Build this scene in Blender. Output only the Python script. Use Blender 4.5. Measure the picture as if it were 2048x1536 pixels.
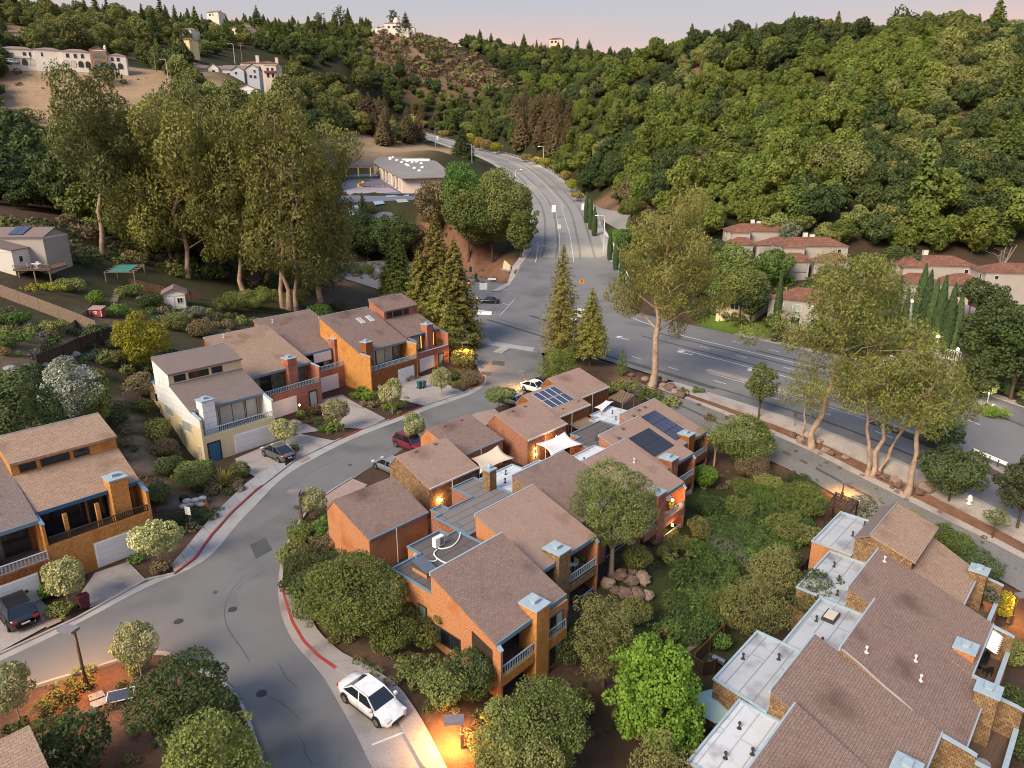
import bpy, math, random
import numpy as np
from mathutils import Vector, Matrix
from mathutils.geometry import tessellate_polygon
R = math.radians
sc = bpy.context.scene
COL = sc.collection
for o in list(bpy.data.objects): bpy.data.objects.remove(o)

# ------------------------------------------------------------------ camera
CAM_H, PITCH, FPX = 31.0, R(17.5), 1366.0          # metres, radians down, focal length in 2048-px units
cam = bpy.data.cameras.new('camera'); cam.sensor_width = 36; cam.lens = FPX / 2048 * 36
cam.clip_start = .5; cam.clip_end = 6000
co = bpy.data.objects.new('camera', cam); COL.objects.link(co)
co.location = (0, 0, CAM_H); co.rotation_euler = (math.pi / 2 - PITCH, 0, 0)
sc.camera = co

# ------------------------------------------------------------------ light: last sun from the left behind, dusk sky
SUN_EL, SUN_AZ = R(38), R(222)                     # azimuth measured clockwise from +Y
SKY_K, SUN_K, EXPO = .12, 3.3, .74
sun = bpy.data.lights.new('sun', 'SUN'); sun.energy = SUN_K; sun.angle = R(30); sun.color = (1, .83, .60)
so = bpy.data.objects.new('sun', sun); COL.objects.link(so)
sd = Vector((math.sin(SUN_AZ) * math.cos(SUN_EL), math.cos(SUN_AZ) * math.cos(SUN_EL), math.sin(SUN_EL)))
so.rotation_euler = sd.to_track_quat('Z', 'Y').to_euler(); so.location = (-60, -40, 120)
w = bpy.data.worlds.new('World'); sc.world = w; w.use_nodes = True
nt = w.node_tree; N = nt.nodes; L = nt.links; N.clear()
out = N.new('ShaderNodeOutputWorld'); bg = N.new('ShaderNodeBackground'); bg2 = N.new('ShaderNodeBackground')
sky = N.new('ShaderNodeTexSky'); sky.sky_type = 'NISHITA'; sky.sun_disc = False
sky.sun_elevation = SUN_EL; sky.sun_rotation = SUN_AZ
bg.inputs[1].default_value = SKY_K; L.new(sky.outputs[0], bg.inputs[0])
tc = N.new('ShaderNodeTexCoord'); sep = N.new('ShaderNodeSeparateXYZ'); L.new(tc.outputs['Generated'], sep.inputs[0])
mp = N.new('ShaderNodeMapping'); mp.inputs['Scale'].default_value = (1.2, 1.2, 9); L.new(tc.outputs['Generated'], mp.inputs[0])
ns = N.new('ShaderNodeTexNoise'); ns.inputs['Scale'].default_value = 1.5; ns.inputs['Detail'].default_value = 4
L.new(mp.outputs[0], ns.inputs['Vector'])
ad = N.new('ShaderNodeMath'); ad.operation = 'MULTIPLY_ADD'; ad.inputs[1].default_value = .22; L.new(ns.outputs[0], ad.inputs[0]); L.new(sep.outputs[2], ad.inputs[2])
rp = N.new('ShaderNodeValToRGB'); L.new(ad.outputs[0], rp.inputs[0])
e = rp.color_ramp.elements
e[0].position = .12; e[0].color = (.50, .335, .26, 1)
e[1].position = .75; e[1].color = (.20, .28, .46, 1)
for p_, c_ in ((.19, (.52, .32, .245, 1)), (.235, (.47, .29, .24, 1)), (.27, (.37, .29, .27, 1)), (.31, (.32, .295, .30, 1)), (.52, (.25, .28, .35, 1))):
    k = e.new(p_); k.color = c_
L.new(rp.outputs[0], bg2.inputs[0]); bg2.inputs[1].default_value = 1.1
mx = N.new('ShaderNodeMixShader'); mx.inputs[0].default_value = .90
L.new(bg.outputs[0], mx.inputs[1]); L.new(bg2.outputs[0], mx.inputs[2]); L.new(mx.outputs[0], out.inputs[0])
sc.view_settings.view_transform = 'Standard'; sc.view_settings.look = 'None'
sc.view_settings.exposure = EXPO; sc.view_settings.gamma = 1; sc.view_settings.use_curve_mapping = False
sc.render.engine = 'CYCLES'
sc.cycles.pixel_filter_type = 'BLACKMAN_HARRIS'; sc.cycles.filter_width = 1.05
sc.cycles.max_bounces = 5; sc.cycles.diffuse_bounces = 3; sc.cycles.transmission_bounces = 3

# ------------------------------------------------------------------ measuring: a photo point to a place in the world
CP, SP = math.cos(PITCH), math.sin(PITCH)
def ray(u, v):
    a = (u - 1024) / FPX; b = (v - 768) / FPX
    return a, CP - b * SP, -(SP + b * CP)
def P(u, v, z=0.):
    a, f, d = ray(u, v); t = (CAM_H - z) / -d
    return (a * t, f * t)
def PY(u, v, y):
    a, f, d = ray(u, v); t = y / f
    return (a * t, y, CAM_H + d * t)
def project(x, y, z):
    x = np.asarray(x, float); y = np.asarray(y, float); dn = CAM_H - np.asarray(z, float)
    dep = y * CP + dn * SP
    return 1024 + FPX * x / dep, 768 + FPX * (-y * SP + dn * CP) / dep, dep
def fr(ang, a, b):
    A = R(ang); return (a * math.cos(A) - b * math.sin(A), a * math.sin(A) + b * math.cos(A))

# ------------------------------------------------------------------ mesh builder
class MB:
    def __init__(s, off=(0, 0, 0)): s.v = []; s.f = []; s.m = []; s.o = off; s.mi = 0
    def V(s, *p):
        i = len(s.v)
        for q in p: s.v.append((q[0] + s.o[0], q[1] + s.o[1], q[2] + s.o[2]))
        return i
    def face(s, *idx): s.f.append(idx); s.m.append(s.mi)
    def poly(s, pts):
        i = s.V(*pts); s.face(*range(i, i + len(pts)))
    def box(s, x0, x1, y0, y1, z0, z1):
        i = s.V((x0, y0, z0), (x1, y0, z0), (x1, y1, z0), (x0, y1, z0), (x0, y0, z1), (x1, y0, z1), (x1, y1, z1), (x0, y1, z1))
        for q in ((0, 3, 2, 1), (4, 5, 6, 7), (0, 1, 5, 4), (1, 2, 6, 5), (2, 3, 7, 6), (3, 0, 4, 7)): s.face(*[i + k for k in q])
        return s
    def prism(s, pts, d):                            # polygon pts (3d) pushed along vector d
        n = len(pts); i = s.V(*pts); j = s.V(*[(p[0] + d[0], p[1] + d[1], p[2] + d[2]) for p in pts])
        s.face(*range(i + n - 1, i - 1, -1)); s.face(*range(j, j + n))
        for k in range(n): s.face(i + k, i + (k + 1) % n, j + (k + 1) % n, j + k)
        return s
    def px(s, yz, x0, x1): return s.prism([(x0, y, z) for y, z in yz], (x1 - x0, 0, 0))
    def py(s, xz, y0, y1): return s.prism([(x, y0, z) for x, z in xz], (0, y1 - y0, 0))
    def pz(s, xy, z0, z1): return s.prism([(x, y, z0) for x, y in xy], (0, 0, z1 - z0))
    def tube(s, pts, rad, n=6, cap=True):
        pts = [Vector(p) for p in pts]; rings = []
        if not hasattr(rad, '__len__'): rad = [rad] * len(pts)
        for k, p in enumerate(pts):
            d = (pts[min(k + 1, len(pts) - 1)] - pts[max(k - 1, 0)])
            d = d.normalized() if d.length > 1e-6 else Vector((0, 0, 1))
            a = d.orthogonal().normalized() if abs(d.z) > .95 else d.cross(Vector((0, 0, 1))).normalized()
            if abs(d.z) > .95: a = (Vector((1, 0, 0)) - d * d.x).normalized()
            b = d.cross(a)
            rings.append(s.V(*[p + (a * math.cos(2 * math.pi * q / n) + b * math.sin(2 * math.pi * q / n)) * rad[k] for q in range(n)]))
        for k in range(len(rings) - 1):
            for q in range(n): s.face(rings[k] + q, rings[k] + (q + 1) % n, rings[k + 1] + (q + 1) % n, rings[k + 1] + q)
        if cap:
            s.face(*range(rings[0] + n - 1, rings[0] - 1, -1)); s.face(*range(rings[-1], rings[-1] + n))
        return s
    def cyl(s, x, y, z0, z1, r0, r1=None, n=12): return s.tube([(x, y, z0), (x, y, z1)], [r0, r0 if r1 is None else r1], n)
    def bar(s, a, b, r, n=4): return s.tube([a, b], r, n)
    def lathe(s, prof, n=12, c=(0, 0)):
        rg = [s.V(*[(c[0] + r * math.cos(2 * math.pi * q / n), c[1] + r * math.sin(2 * math.pi * q / n), z) for q in range(n)]) for r, z in prof]
        for k in range(len(rg) - 1):
            for q in range(n): s.face(rg[k] + q, rg[k] + (q + 1) % n, rg[k + 1] + (q + 1) % n, rg[k + 1] + q)
        s.face(*range(rg[0] + n - 1, rg[0] - 1, -1)); s.face(*range(rg[-1], rg[-1] + n)); return s
    def mesh(s, name, mats, smooth=False):
        me = bpy.data.meshes.new(name); me.from_pydata(s.v, [], s.f)
        for m in (mats if isinstance(mats, (list, tuple)) else [mats]): me.materials.append(m)
        if any(s.m): me.polygons.foreach_set('material_index', s.m)
        if smooth: me.shade_smooth()
        me.update(); return me
    def build(s, name, mats, parent=None, smooth=False, loc=None, rz=0):
        return ob(name, s.mesh(name, mats, smooth), parent, loc, rz)
def ob(name, me, parent=None, loc=None, rz=0, scale=None):
    o = bpy.data.objects.new(name, me); COL.objects.link(o)
    if parent: o.parent = parent
    if loc: o.location = loc
    if rz: o.rotation_euler = (0, 0, rz)
    if scale: o.scale = scale if hasattr(scale, '__len__') else (scale,) * 3
    return o
def tag(o, label=None, cat=None, group=None, kind=None):
    for k, v_ in (('label', label), ('category', cat), ('group', group), ('kind', kind)):
        if v_: o[k] = v_
    return o
def empty(name, loc, rz=0, label=None, cat=None, group=None):
    o = bpy.data.objects.new(name, None); COL.objects.link(o); o.location = loc; o.rotation_euler = (0, 0, rz)
    o.empty_display_size = .3
    return tag(o, label, cat, group)
def copy_tree(o, parent=None):
    c = o.copy(); COL.objects.link(c)
    if parent: c.parent = parent
    for ch in o.children: copy_tree(ch, c)
    return c

# ------------------------------------------------------------------ materials
MATS = {}
def nodes(name):
    m = bpy.data.materials.new(name); m.use_nodes = True; m.node_tree.nodes.clear()
    return m, m.node_tree.nodes, m.node_tree.links
def mk(name, c1, c2=None, ns=3., rough=.8, bump=0, bs=40., brick=None, metal=0, spec=.3, emit=0, stain=None, speck=0):
    """c1/c2 mixed by noise; brick=(mode,w,h,c3,mortar): mode r = roof plane, w = wall planes"""
    if name in MATS: return MATS[name]
    m, n, l = nodes(name)
    o = n.new('ShaderNodeOutputMaterial'); b = n.new('ShaderNodeBsdfPrincipled'); l.new(b.outputs[0], o.inputs[0])
    b.inputs['Roughness'].default_value = rough; b.inputs['Metallic'].default_value = metal
    b.inputs['Specular IOR Level'].default_value = spec
    t = n.new('ShaderNodeTexCoord')
    def noise(s, d=3, src=None):
        q = n.new('ShaderNodeTexNoise'); q.inputs['Scale'].default_value = s; q.inputs['Detail'].default_value = d
        l.new(src or t.outputs['Object'], q.inputs['Vector']); return q.outputs[0]
    def ramp(src, lo, hi):
        q = n.new('ShaderNodeMapRange'); q.inputs[1].default_value = lo; q.inputs[2].default_value = hi; l.new(src, q.inputs[0]); return q.outputs[0]
    def mix(fac, a, c, mode='MIX'):
        q = n.new('ShaderNodeMix'); q.data_type = 'RGBA'; q.blend_type = mode
        if hasattr(fac, 'name') or not isinstance(fac, (int, float)): l.new(fac, q.inputs[0])
        else: q.inputs[0].default_value = fac
        for s_, x in ((6, a), (7, c)):
            if isinstance(x, tuple): q.inputs[s_].default_value = (*x, 1)
            else: l.new(x, q.inputs[s_])
        return q.outputs[2]
    c2 = c2 or tuple(min(1, x * .8) for x in c1)
    col = mix(ramp(noise(ns), .3, .7), c1, c2); hgt = None
    if brick:
        mode, bw, bh, c3, mo = brick
        s = n.new('ShaderNodeSeparateXYZ'); l.new(t.outputs['Object'], s.inputs[0]); cb = n.new('ShaderNodeCombineXYZ')
        if mode == 'w':
            a = n.new('ShaderNodeMath'); l.new(s.outputs[0], a.inputs[0]); l.new(s.outputs[1], a.inputs[1])
            l.new(a.outputs[0], cb.inputs[0]); l.new(s.outputs[2], cb.inputs[1])
        else:
            l.new(s.outputs[0], cb.inputs[0]); l.new(s.outputs[1], cb.inputs[1])
        br = n.new('ShaderNodeTexBrick'); l.new(cb.outputs[0], br.inputs['Vector']); br.inputs['Scale'].default_value = 1
        br.inputs['Brick Width'].default_value = bw; br.inputs['Row Height'].default_value = bh
        br.inputs['Mortar Size'].default_value = min(bw, bh) * .05; br.inputs['Bias'].default_value = 0
        br.inputs['Color1'].default_value = (0, 0, 0, 1); br.inputs['Color2'].default_value = (1, 1, 1, 1); br.inputs['Mortar'].default_value = (.5, .5, .5, 1)
        br.offset = .5; br.squash = 1
        col = mix(ramp(br.outputs['Color'], -.2, 1.2), col, c3)
        col = mix(br.outputs['Fac'], col, mo)
        iv = n.new('ShaderNodeMath'); iv.operation = 'SUBTRACT'; iv.inputs[0].default_value = 1; l.new(br.outputs['Fac'], iv.inputs[1]); hgt = iv.outputs[0]
    if speck:
        col = mix(ramp(noise(speck, 1), .35, .65), col, mix(.14, col, (1, .92, .85)))
    if stain:
        col = mix(ramp(noise(stain[0], 5), .52, .74), col, stain[1])
    l.new(col, b.inputs['Base Color'])
    if bump:
        bp = n.new('ShaderNodeBump'); bp.inputs['Strength'].default_value = bump; bp.inputs['Distance'].default_value = .04
        l.new(hgt or noise(bs), bp.inputs['Height']); l.new(bp.outputs[0], b.inputs['Normal'])
    if emit:
        l.new(col, b.inputs['Emission Color']); b.inputs['Emission Strength'].default_value = emit
    MATS[name] = m; return m
def glow(name, c, k):
    m, n, l = nodes(name); o = n.new('ShaderNodeOutputMaterial'); e_ = n.new('ShaderNodeEmission')
    e_.inputs[0].default_value = (*c, 1); e_.inputs[1].default_value = k; l.new(e_.outputs[0], o.inputs[0]); MATS[name] = m; return m
def leaf(name, c1, c2, trans=.25, ov=.25):
    m, n, l = nodes(name); o = n.new('ShaderNodeOutputMaterial')
    at = n.new('ShaderNodeAttribute'); at.attribute_name = 'tint'
    q = n.new('ShaderNodeMix'); q.data_type = 'RGBA'; l.new(at.outputs['Fac'], q.inputs[0])
    q.inputs[6].default_value = (*c1, 1); q.inputs[7].default_value = (*c2, 1)
    oi = n.new('ShaderNodeObjectInfo'); hs = n.new('ShaderNodeHueSaturation')
    mr = n.new('ShaderNodeMapRange'); mr.inputs[3].default_value = 1 - ov; mr.inputs[4].default_value = 1 + ov; l.new(oi.outputs['Random'], mr.inputs[0])
    mh = n.new('ShaderNodeMapRange'); mh.inputs[3].default_value = .5 - ov * .06; mh.inputs[4].default_value = .5 + ov * .06
    md = n.new('ShaderNodeMath'); md.operation = 'MULTIPLY'; md.inputs[1].default_value = 7.31; l.new(oi.outputs['Random'], md.inputs[0])
    fx = n.new('ShaderNodeMath'); fx.operation = 'FRACT'; l.new(md.outputs[0], fx.inputs[0]); l.new(fx.outputs[0], mh.inputs[0])
    l.new(mh.outputs[0], hs.inputs['Hue']); l.new(mr.outputs[0], hs.inputs['Value']); l.new(q.outputs[2], hs.inputs['Color'])
    d = n.new('ShaderNodeBsdfPrincipled'); d.inputs['Roughness'].default_value = .6; d.inputs['Specular IOR Level'].default_value = .18
    tr = n.new('ShaderNodeBsdfTranslucent'); l.new(hs.outputs[0], d.inputs['Base Color']); l.new(hs.outputs[0], tr.inputs[0])
    ms = n.new('ShaderNodeMixShader'); ms.inputs[0].default_value = trans
    l.new(d.outputs[0], ms.inputs[1]); l.new(tr.outputs[0], ms.inputs[2]); l.new(ms.outputs[0], o.inputs[0]); MATS[name] = m; return m

roof_brown = mk('roof_brown', (.132, .074, .058), (.165, .097, .077), .5, .9, .6, brick=('r', .32, .16, (.225, .135, .105), (.052, .030, .025)), speck=26, stain=(.28, (.105, .062, .052)))
roof_tan = mk('roof_tan', (.235, .140, .085), (.285, .175, .11), .6, .9, .6, brick=('r', .32, .17, (.37, .235, .155), (.11, .062, .04)), speck=22, stain=(.3, (.19, .115, .075)))
roof_pink = mk('roof_pink', (.235, .138, .102), (.28, .17, .128), .5, .9, .5, brick=('r', .32, .16, (.33, .205, .155), (.13, .075, .056)), speck=26, stain=(.3, (.19, .115, .088)))
roof_rust = mk('roof_rust', (.145, .084, .064), (.18, .107, .083), .5, .9, .6, brick=('r', .32, .17, (.23, .14, .108), (.06, .034, .027)), speck=24, stain=(.25, (.115, .068, .053)))
roof_dark = mk('roof_dark', (.12, .085, .078), (.155, .11, .10), .8, .9, .4, brick=('r', .30, .15, (.17, .12, .11), (.07, .05, .045)), speck=24)
membrane = mk('membrane', (.46, .48, .50), (.38, .40, .43), .7, .75, .15, brick=('r', 9, 1.0, (.43, .45, .48), (.27, .29, .31)), stain=(.55, (.20, .20, .21)))
membrane_white = mk('membrane_white', (.62, .64, .67), (.54, .57, .60), .8, .7, .1, brick=('r', 9, 1.0, (.58, .60, .64), (.40, .42, .45)), stain=(.9, (.36, .36, .38)))
membrane_dark = mk('membrane_dark', (.105, .088, .088), (.13, .11, .108), .8, .85, .2, brick=('r', 6, .9, (.12, .10, .10), (.07, .06, .06)))
membrane_grey = mk('membrane_grey', (.17, .155, .15), (.20, .18, .175), .9, .85, .2, brick=('r', 6, .9, (.19, .17, .165), (.10, .09, .09)))
sh_orange = mk('shingle_orange', (.56, .245, .055), (.44, .17, .036), 1.4, .85, .6, brick=('w', .15, .18, (.68, .34, .11), (.24, .09, .024)), stain=(.5, (.38, .15, .036)))
sh_rust = mk('shingle_rust', (.25, .085, .026), (.19, .062, .02), 1.2, .85, .6, brick=('w', .2, .19, (.36, .14, .05), (.09, .034, .012)))
sh_brown = mk('shingle_brown', (.20, .12, .065), (.11, .062, .036), 1.3, .85, .6, brick=('w', .24, .2, (.36, .235, .125), (.055, .032, .02)))
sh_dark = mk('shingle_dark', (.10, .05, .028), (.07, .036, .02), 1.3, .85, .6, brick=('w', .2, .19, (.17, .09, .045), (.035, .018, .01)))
sid_red = mk('siding_red', (.36, .10, .05), (.31, .083, .042), .8, .8, .3, brick=('w', 7, .16, (.38, .112, .058), (.20, .055, .028)), stain=(.45, (.24, .07, .038)), speck=9)
sid_orange = mk('siding_orange', (.45, .165, .045), (.40, .14, .038), .6, .8, .2, brick=('w', 9, .2, (.47, .175, .05), (.36, .125, .034)), stain=(.45, (.38, .13, .036)), speck=9)
sid_russet = mk('siding_russet', (.28, .092, .04), (.23, .072, .032), .8, .8, .3, brick=('w', .19, 6, (.30, .10, .045), (.15, .045, .02)), stain=(.45, (.19, .06, .03)), speck=9)
stucco_cream = mk('stucco_cream', (.74, .61, .39), (.69, .56, .35), .4, .9, .15, 60)
house_wrap = mk('house_wrap', (.80, .80, .82), (.74, .75, .79), .8, .6, .2, 6, brick=('w', 1.1, .7, (.82, .82, .83), (.60, .62, .68)))
stucco_white = mk('stucco_white', (.72, .68, .63), (.66, .62, .57), .5, .9)
stucco_pink = mk('stucco_pink', (.72, .58, .52), (.66, .53, .47), .5, .9)
stucco_grey = mk('stucco_grey', (.42, .38, .35), (.37, .34, .31), .5, .9)
clay = mk('clay_tile', (.205, .088, .055), (.165, .068, .045), 1.2, .85, 1, brick=('r', .5, .8, (.28, .135, .085), (.05, .022, .016)), stain=(.4, (.135, .062, .045)))
blue_trim = mk('blue_trim', (.15, .25, .33), (.12, .21, .29), 1.5, .55)
blue_deep = mk('blue_deep', (.04, .13, .25), (.035, .11, .22), 1.5, .5)
blue_pale = mk('blue_pale', (.36, .45, .51), (.30, .39, .46), 2, .5)
white_paint = mk('white_paint', (.76, .76, .76), (.70, .70, .71), 1.2, .55)
white_bright = mk('white_bright', (.84, .84, .83), (.80, .80, .80), 1, .5)
cream_cloth = mk('cream_cloth', (.66, .55, .41), (.62, .51, .37), .8, .8)
white_cloth = mk('white_cloth', (.72, .70, .70), (.68, .66, .67), .8, .8)
teal_cloth = mk('teal_cloth', (.38, .52, .52), (.33, .46, .47), .9, .8)
deck_wood = mk('deck_wood', (.13, .085, .062), (.10, .065, .048), 1.2, .8, .3, brick=('r', 3, .14, (.15, .10, .075), (.05, .032, .025)))
deck_grey = mk('deck_grey', (.31, .31, .32), (.27, .27, .29), 1, .8)
wood_brown = mk('wood_brown', (.14, .075, .045), (.10, .055, .033), 3, .8)
wood_dark = mk('wood_dark', (.055, .036, .028), (.04, .027, .021), 3, .8)
wood_weathered = mk('wood_weathered', (.23, .17, .13), (.17, .125, .097), 4, .85)
glass = mk('glass_dark', (.018, .024, .028), (.012, .016, .02), 1, .06, spec=.6)
glass_curtain = mk('glass_curtain', (.42, .45, .40), (.36, .40, .36), 2.5, .12, spec=.5)
glass_blind = mk('glass_blind', (.62, .55, .45), (.56, .49, .40), 2, .2, spec=.5)
glass_white = mk('glass_white', (.62, .60, .55), (.55, .53, .49), 2, .15, spec=.5)
glass_green = mk('glass_green', (.16, .21, .18), (.08, .11, .10), 1.6, .08, spec=.6)
glass_lit = glow('glass_lit', (1, .55, .12), 1.6)
bulb = glow('bulb_warm', (1, .55, .18), 40)
bulb_white = glow('bulb_white', (1, .85, .6), 30)
red_glow = glow('red_light', (1, .08, .06), 6)
amber_glow = glow('amber_light', (1, .42, .06), 5)
asphalt = mk('asphalt', (.085, .089, .096), (.105, .109, .115), .35, .88, .25, 60, speck=22, stain=(.12, (.078, .082, .088)))
asphalt_main = mk('asphalt_main', (.105, .106, .115), (.128, .128, .136), .15, .88, .2, 50, speck=14, stain=(.08, (.095, .096, .104)))
asphalt_hill = mk('asphalt_hill', (.175, .172, .168), (.21, .205, .20), .1, .9, .2, 40, speck=10, stain=(.05, (.15, .15, .15)))
crack = mk('asphalt_crack', (.05, .05, .052), None, 3, .9)
concrete = mk('concrete', (.30, .265, .25), (.255, .225, .215), .7, .88, .2, 30, speck=16, stain=(.4, (.21, .185, .18)))
concrete_pale = mk('concrete_pale', (.36, .345, .335), (.31, .30, .295), .6, .88, .2, 30, stain=(.5, (.26, .25, .245)))
concrete_pink = mk('concrete_pink', (.30, .20, .17), (.25, .165, .145), .9, .88, .2, 30, speck=16)
paver = mk('paver', (.30, .23, .225), (.26, .20, .20), .6, .88, .3, brick=('r', .8, .8, (.33, .255, .245), (.20, .155, .15)))
red_paint = mk('red_paint', (.36, .058, .05), (.30, .05, .045), 2.5, .7, stain=(1.5, (.24, .10, .09)))
road_white = mk('road_white', (.66, .66, .66), (.56, .56, .57), 2.5, .7)
road_yellow = mk('road_yellow', (.52, .40, .14), (.45, .34, .12), 2.5, .7)
rock_mat = mk('rock', (.19, .125, .10), (.12, .08, .067), 1.5, .9, .8, 6)
rock_tan = mk('rock_tan', (.31, .22, .175), (.22, .155, .125), 1.5, .9, .8, 6)
rock_grey = mk('rock_grey', (.34, .32, .30), (.25, .235, .22), 1.5, .9, .6, 6)
metal_grey = mk('metal_grey', (.30, .30, .31), None, 3, .4, metal=.8)
metal_dark = mk('metal_dark', (.045, .045, .048), None, 3, .45)
metal_white = mk('metal_white', (.66, .67, .68), None, 3, .4)
pole_brown = mk('pole_brown', (.13, .075, .055), None, 3, .6)
solar = mk('solar_cell', (.028, .034, .075), (.036, .045, .095), 1.5, .15, spec=.6, brick=('r', .16, .16, (.04, .05, .10), (.07, .08, .12)))
solar_black = mk('solar_black', (.014, .015, .022), (.02, .022, .03), 1.5, .18, spec=.6)
black_plastic = mk('black_plastic', (.02, .02, .022), None, 3, .5)
bark = mk('bark_brown', (.105, .068, .048), (.075, .05, .036), 4, .9, .6, 14)
bark_pale = mk('bark_pale', (.47, .345, .26), (.30, .205, .15), 1.6, .85, .6, 8, stain=(.9, (.20, .135, .10)))
bark_grey = mk('bark_grey', (.30, .25, .21), (.22, .18, .15), 4, .85, .4, 20)
LF = {}; LK = 1.75
for nm, c1, c2, tr in (
        ('oak', (.055, .074, .020), (.118, .138, .036), .2), ('dark', (.028, .042, .016), (.062, .082, .026), .2),
        ('bay', (.078, .106, .020), (.150, .174, .040), .3), ('green', (.050, .095, .022), (.105, .165, .036), .25),
        ('lime', (.075, .125, .016), (.15, .215, .032), .3), ('euc', (.076, .084, .022), (.152, .152, .042), .25),
        ('eucg', (.062, .072, .023), (.128, .130, .042), .22),
        ('redwood', (.115, .115, .028), (.235, .215, .060), .32), ('redwoodg', (.055, .078, .020), (.115, .140, .036), .28),
        ('brown', (.080, .064, .032), (.130, .098, .050), .2), ('pine', (.070, .090, .028), (.165, .180, .062), .2),
        ('cypress', (.028, .050, .020), (.052, .082, .030), .12), ('gold', (.155, .16, .014), (.275, .255, .030), .3),
        ('sage', (.085, .09, .030), (.165, .16, .058), .25), ('olive', (.085, .10, .030), (.16, .17, .055), .2),
        ('grey', (.07, .082, .055), (.12, .135, .09), .2), ('amber', (.14, .105, .030), (.22, .17, .055), .25),
        ('bloom', (.10, .125, .035), (.40, .36, .20), .25), ('white', (.035, .055, .02), (.40, .40, .35), .2), ('dry', (.085, .065, .038), (.14, .108, .064), .15),
        ('spike', (.10, .092, .022), (.22, .185, .05), .2), ('cover', (.035, .062, .020), (.075, .115, .032), .2)):
    LF[nm] = leaf('leaf_' + nm, tuple(x * LK for x in c1), tuple(x * LK for x in c2), tr)
# ------------------------------------------------------------------ the lie of the land: measured points, smooth surface through them
MA = -54                                             # heading of the straight avenue
def smooth(x): x = np.clip(x, 0, 1); return x * x * (3 - 2 * x)
def av_z(a):                                         # the avenue runs level, then falls away to the right
    t = max(0, min(a, 6) + 48); return -.0042 * min(t, 36) ** 2 - .26 * max(0, t - 36)
pts = []
for u, v in ((600,1180),(480,1200),(300,1350),(100,1300),(0,1300),(650,1300),(700,1450),(560,1100),(640,950),(760,880),(900,810),(960,760),(1010,720),(1000,660),(900,640),
             (1100,640),(1060,600),(1000,620),(461,920),(550,846),(682,788),(800,770),(254,1123),(190,1144),(60,1230),(200,1450),(60,1536),(850,1500),(930,690),(1040,800),(1100,745)):
    pts.append((*P(u, v), 0))
for a in (-235, -205, -178, -150, -120, -95, -75, -60, -48, -40, -33, -26, -20, -14, -6, 4):
    for b in (79, 94, 111): pts.append((*fr(MA, a, b), av_z(a)))
for a, b, z in ((-76,72,0),(-68,72,-.2),(-60,72,-.4),(-52,72,-.9),(-45,72,-1.6),(-39,72,-2.6),(-34,72,-3.5),(-26,72,-4.7),(-12,71,-7),
                (-60,76,-.2),(-45,75.6,-1.0),(-34,75.6,-2.4),(-26,75.6,-3.4),(-20,75.6,-4.4)): pts.append((*fr(MA, a, b), z))
for a, b, z in ((30,39,-.1),(45,42,-.1),(58,43,-.6),(70,45,-1.2),(24,33,-.3),(27,22,-2.9),(36,24,-2.9),(45,26,-3.1),(53,24,-3.6),(61,27,-3.9),(70,30,-4.0),(78,34,-3.6),(80,42,-1.5),
                (36,17,-4.0),(45,18,-4.4),(55,20,-4.4),(65,24,-4.5),(24,17,-2.4),(22,24,-.7),(19,18,-1.2)): pts.append((*fr(48, a, b), z))
for a, b, z in ((30,14,-4.7),(40,14,-4.7),(50,14,-4.7),(60,15,-4.8),(32,-3,-7),(45,-3,-7),(60,1,-7),(66,10,-5.6),(24,12,-4.4),(40,-14,-8),(70,-4,-8)): pts.append((*fr(47, a, b), z))
for a, b, z in ((0,68,4.6),(14,71,5.2),(26,74,3.0),(24,82,6.0),(40,88,5),(55,94,4.2),(70,93,2.4),(80,88,.8),(22,66,1.2),(-10,68,5)): pts.append((*fr(50, a, b), z))
for u, v, y in ((60,700,75),(150,690,82),(250,640,100),(350,610,115),(420,580,130),(575,610,140),(60,570,105),(0,480,118),(100,440,140),(200,500,135),(300,450,170),(500,450,215),
                (640,500,222),(720,520,214),(800,520,204),(870,520,199),(980,562,183),(700,445,225),(740,400,262),(800,400,265),(830,375,300),(700,350,330),(900,420,262),(900,350,320),(870,300,380),
                (690,290,430),(0,140,290),(130,135,300),(260,145,310),(50,170,282),(250,230,262),(150,230,258),(20,260,245),(60,330,210),(330,170,300),(345,150,312),(470,150,330),(500,190,302),(560,190,420),
                (0,22,520),(100,52,560),(200,68,500),(370,88,540),(300,58,750),(600,68,900),(500,78,650),(790,66,850),(830,130,780),(900,170,720),(1000,170,750),(950,102,1100),(1100,112,1200),(1220,124,1300),
                (650,200,520),(560,260,380),(620,120,700),(700,120,640),(750,250,600),
                (1250,135,460),(1400,100,420),(1600,85,390),(1800,75,370),(2040,82,350),(1300,250,340),(1500,250,290),(1700,250,265),(2000,250,250),(1150,250,420),(1060,240,520),(1200,400,290),(1300,420,232),
                (1450,430,205),(1650,440,186),(1900,470,180),(2040,500,176),(1625,543,160),(1720,560,150),(1815,577,158),(1950,600,150),(2040,640,135),(1480,530,185),(1590,640,132),(1460,650,130),(1280,440,225),(1340,510,185),
                (1880,690,112),(1830,740,104),(1960,720,110)):
    pts.append(PY(u, v, y))
ROADC = []                                           # the winding road up the valley: (u left, u right, v)
for ul, ur, v in ((1000,1243,572),(1062,1213,510),(1068,1196,465),(1068,1180,420),(1052,1152,390),(1022,1106,350),(990,1062,325),(948,1002,308),(912,948,297),(858,884,278),(818,834,264),(776,788,252)):
    a, f, d = ray(1000, v); y = (31 + 23.8) / (.14 - d / f); z = .14 * (y - 170)
    l = PY(ul, v, y); r = PY(ur, v, y); ROADC.append((l, r))
    pts += [(l[0], y, z), (r[0], y, z)]
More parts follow.
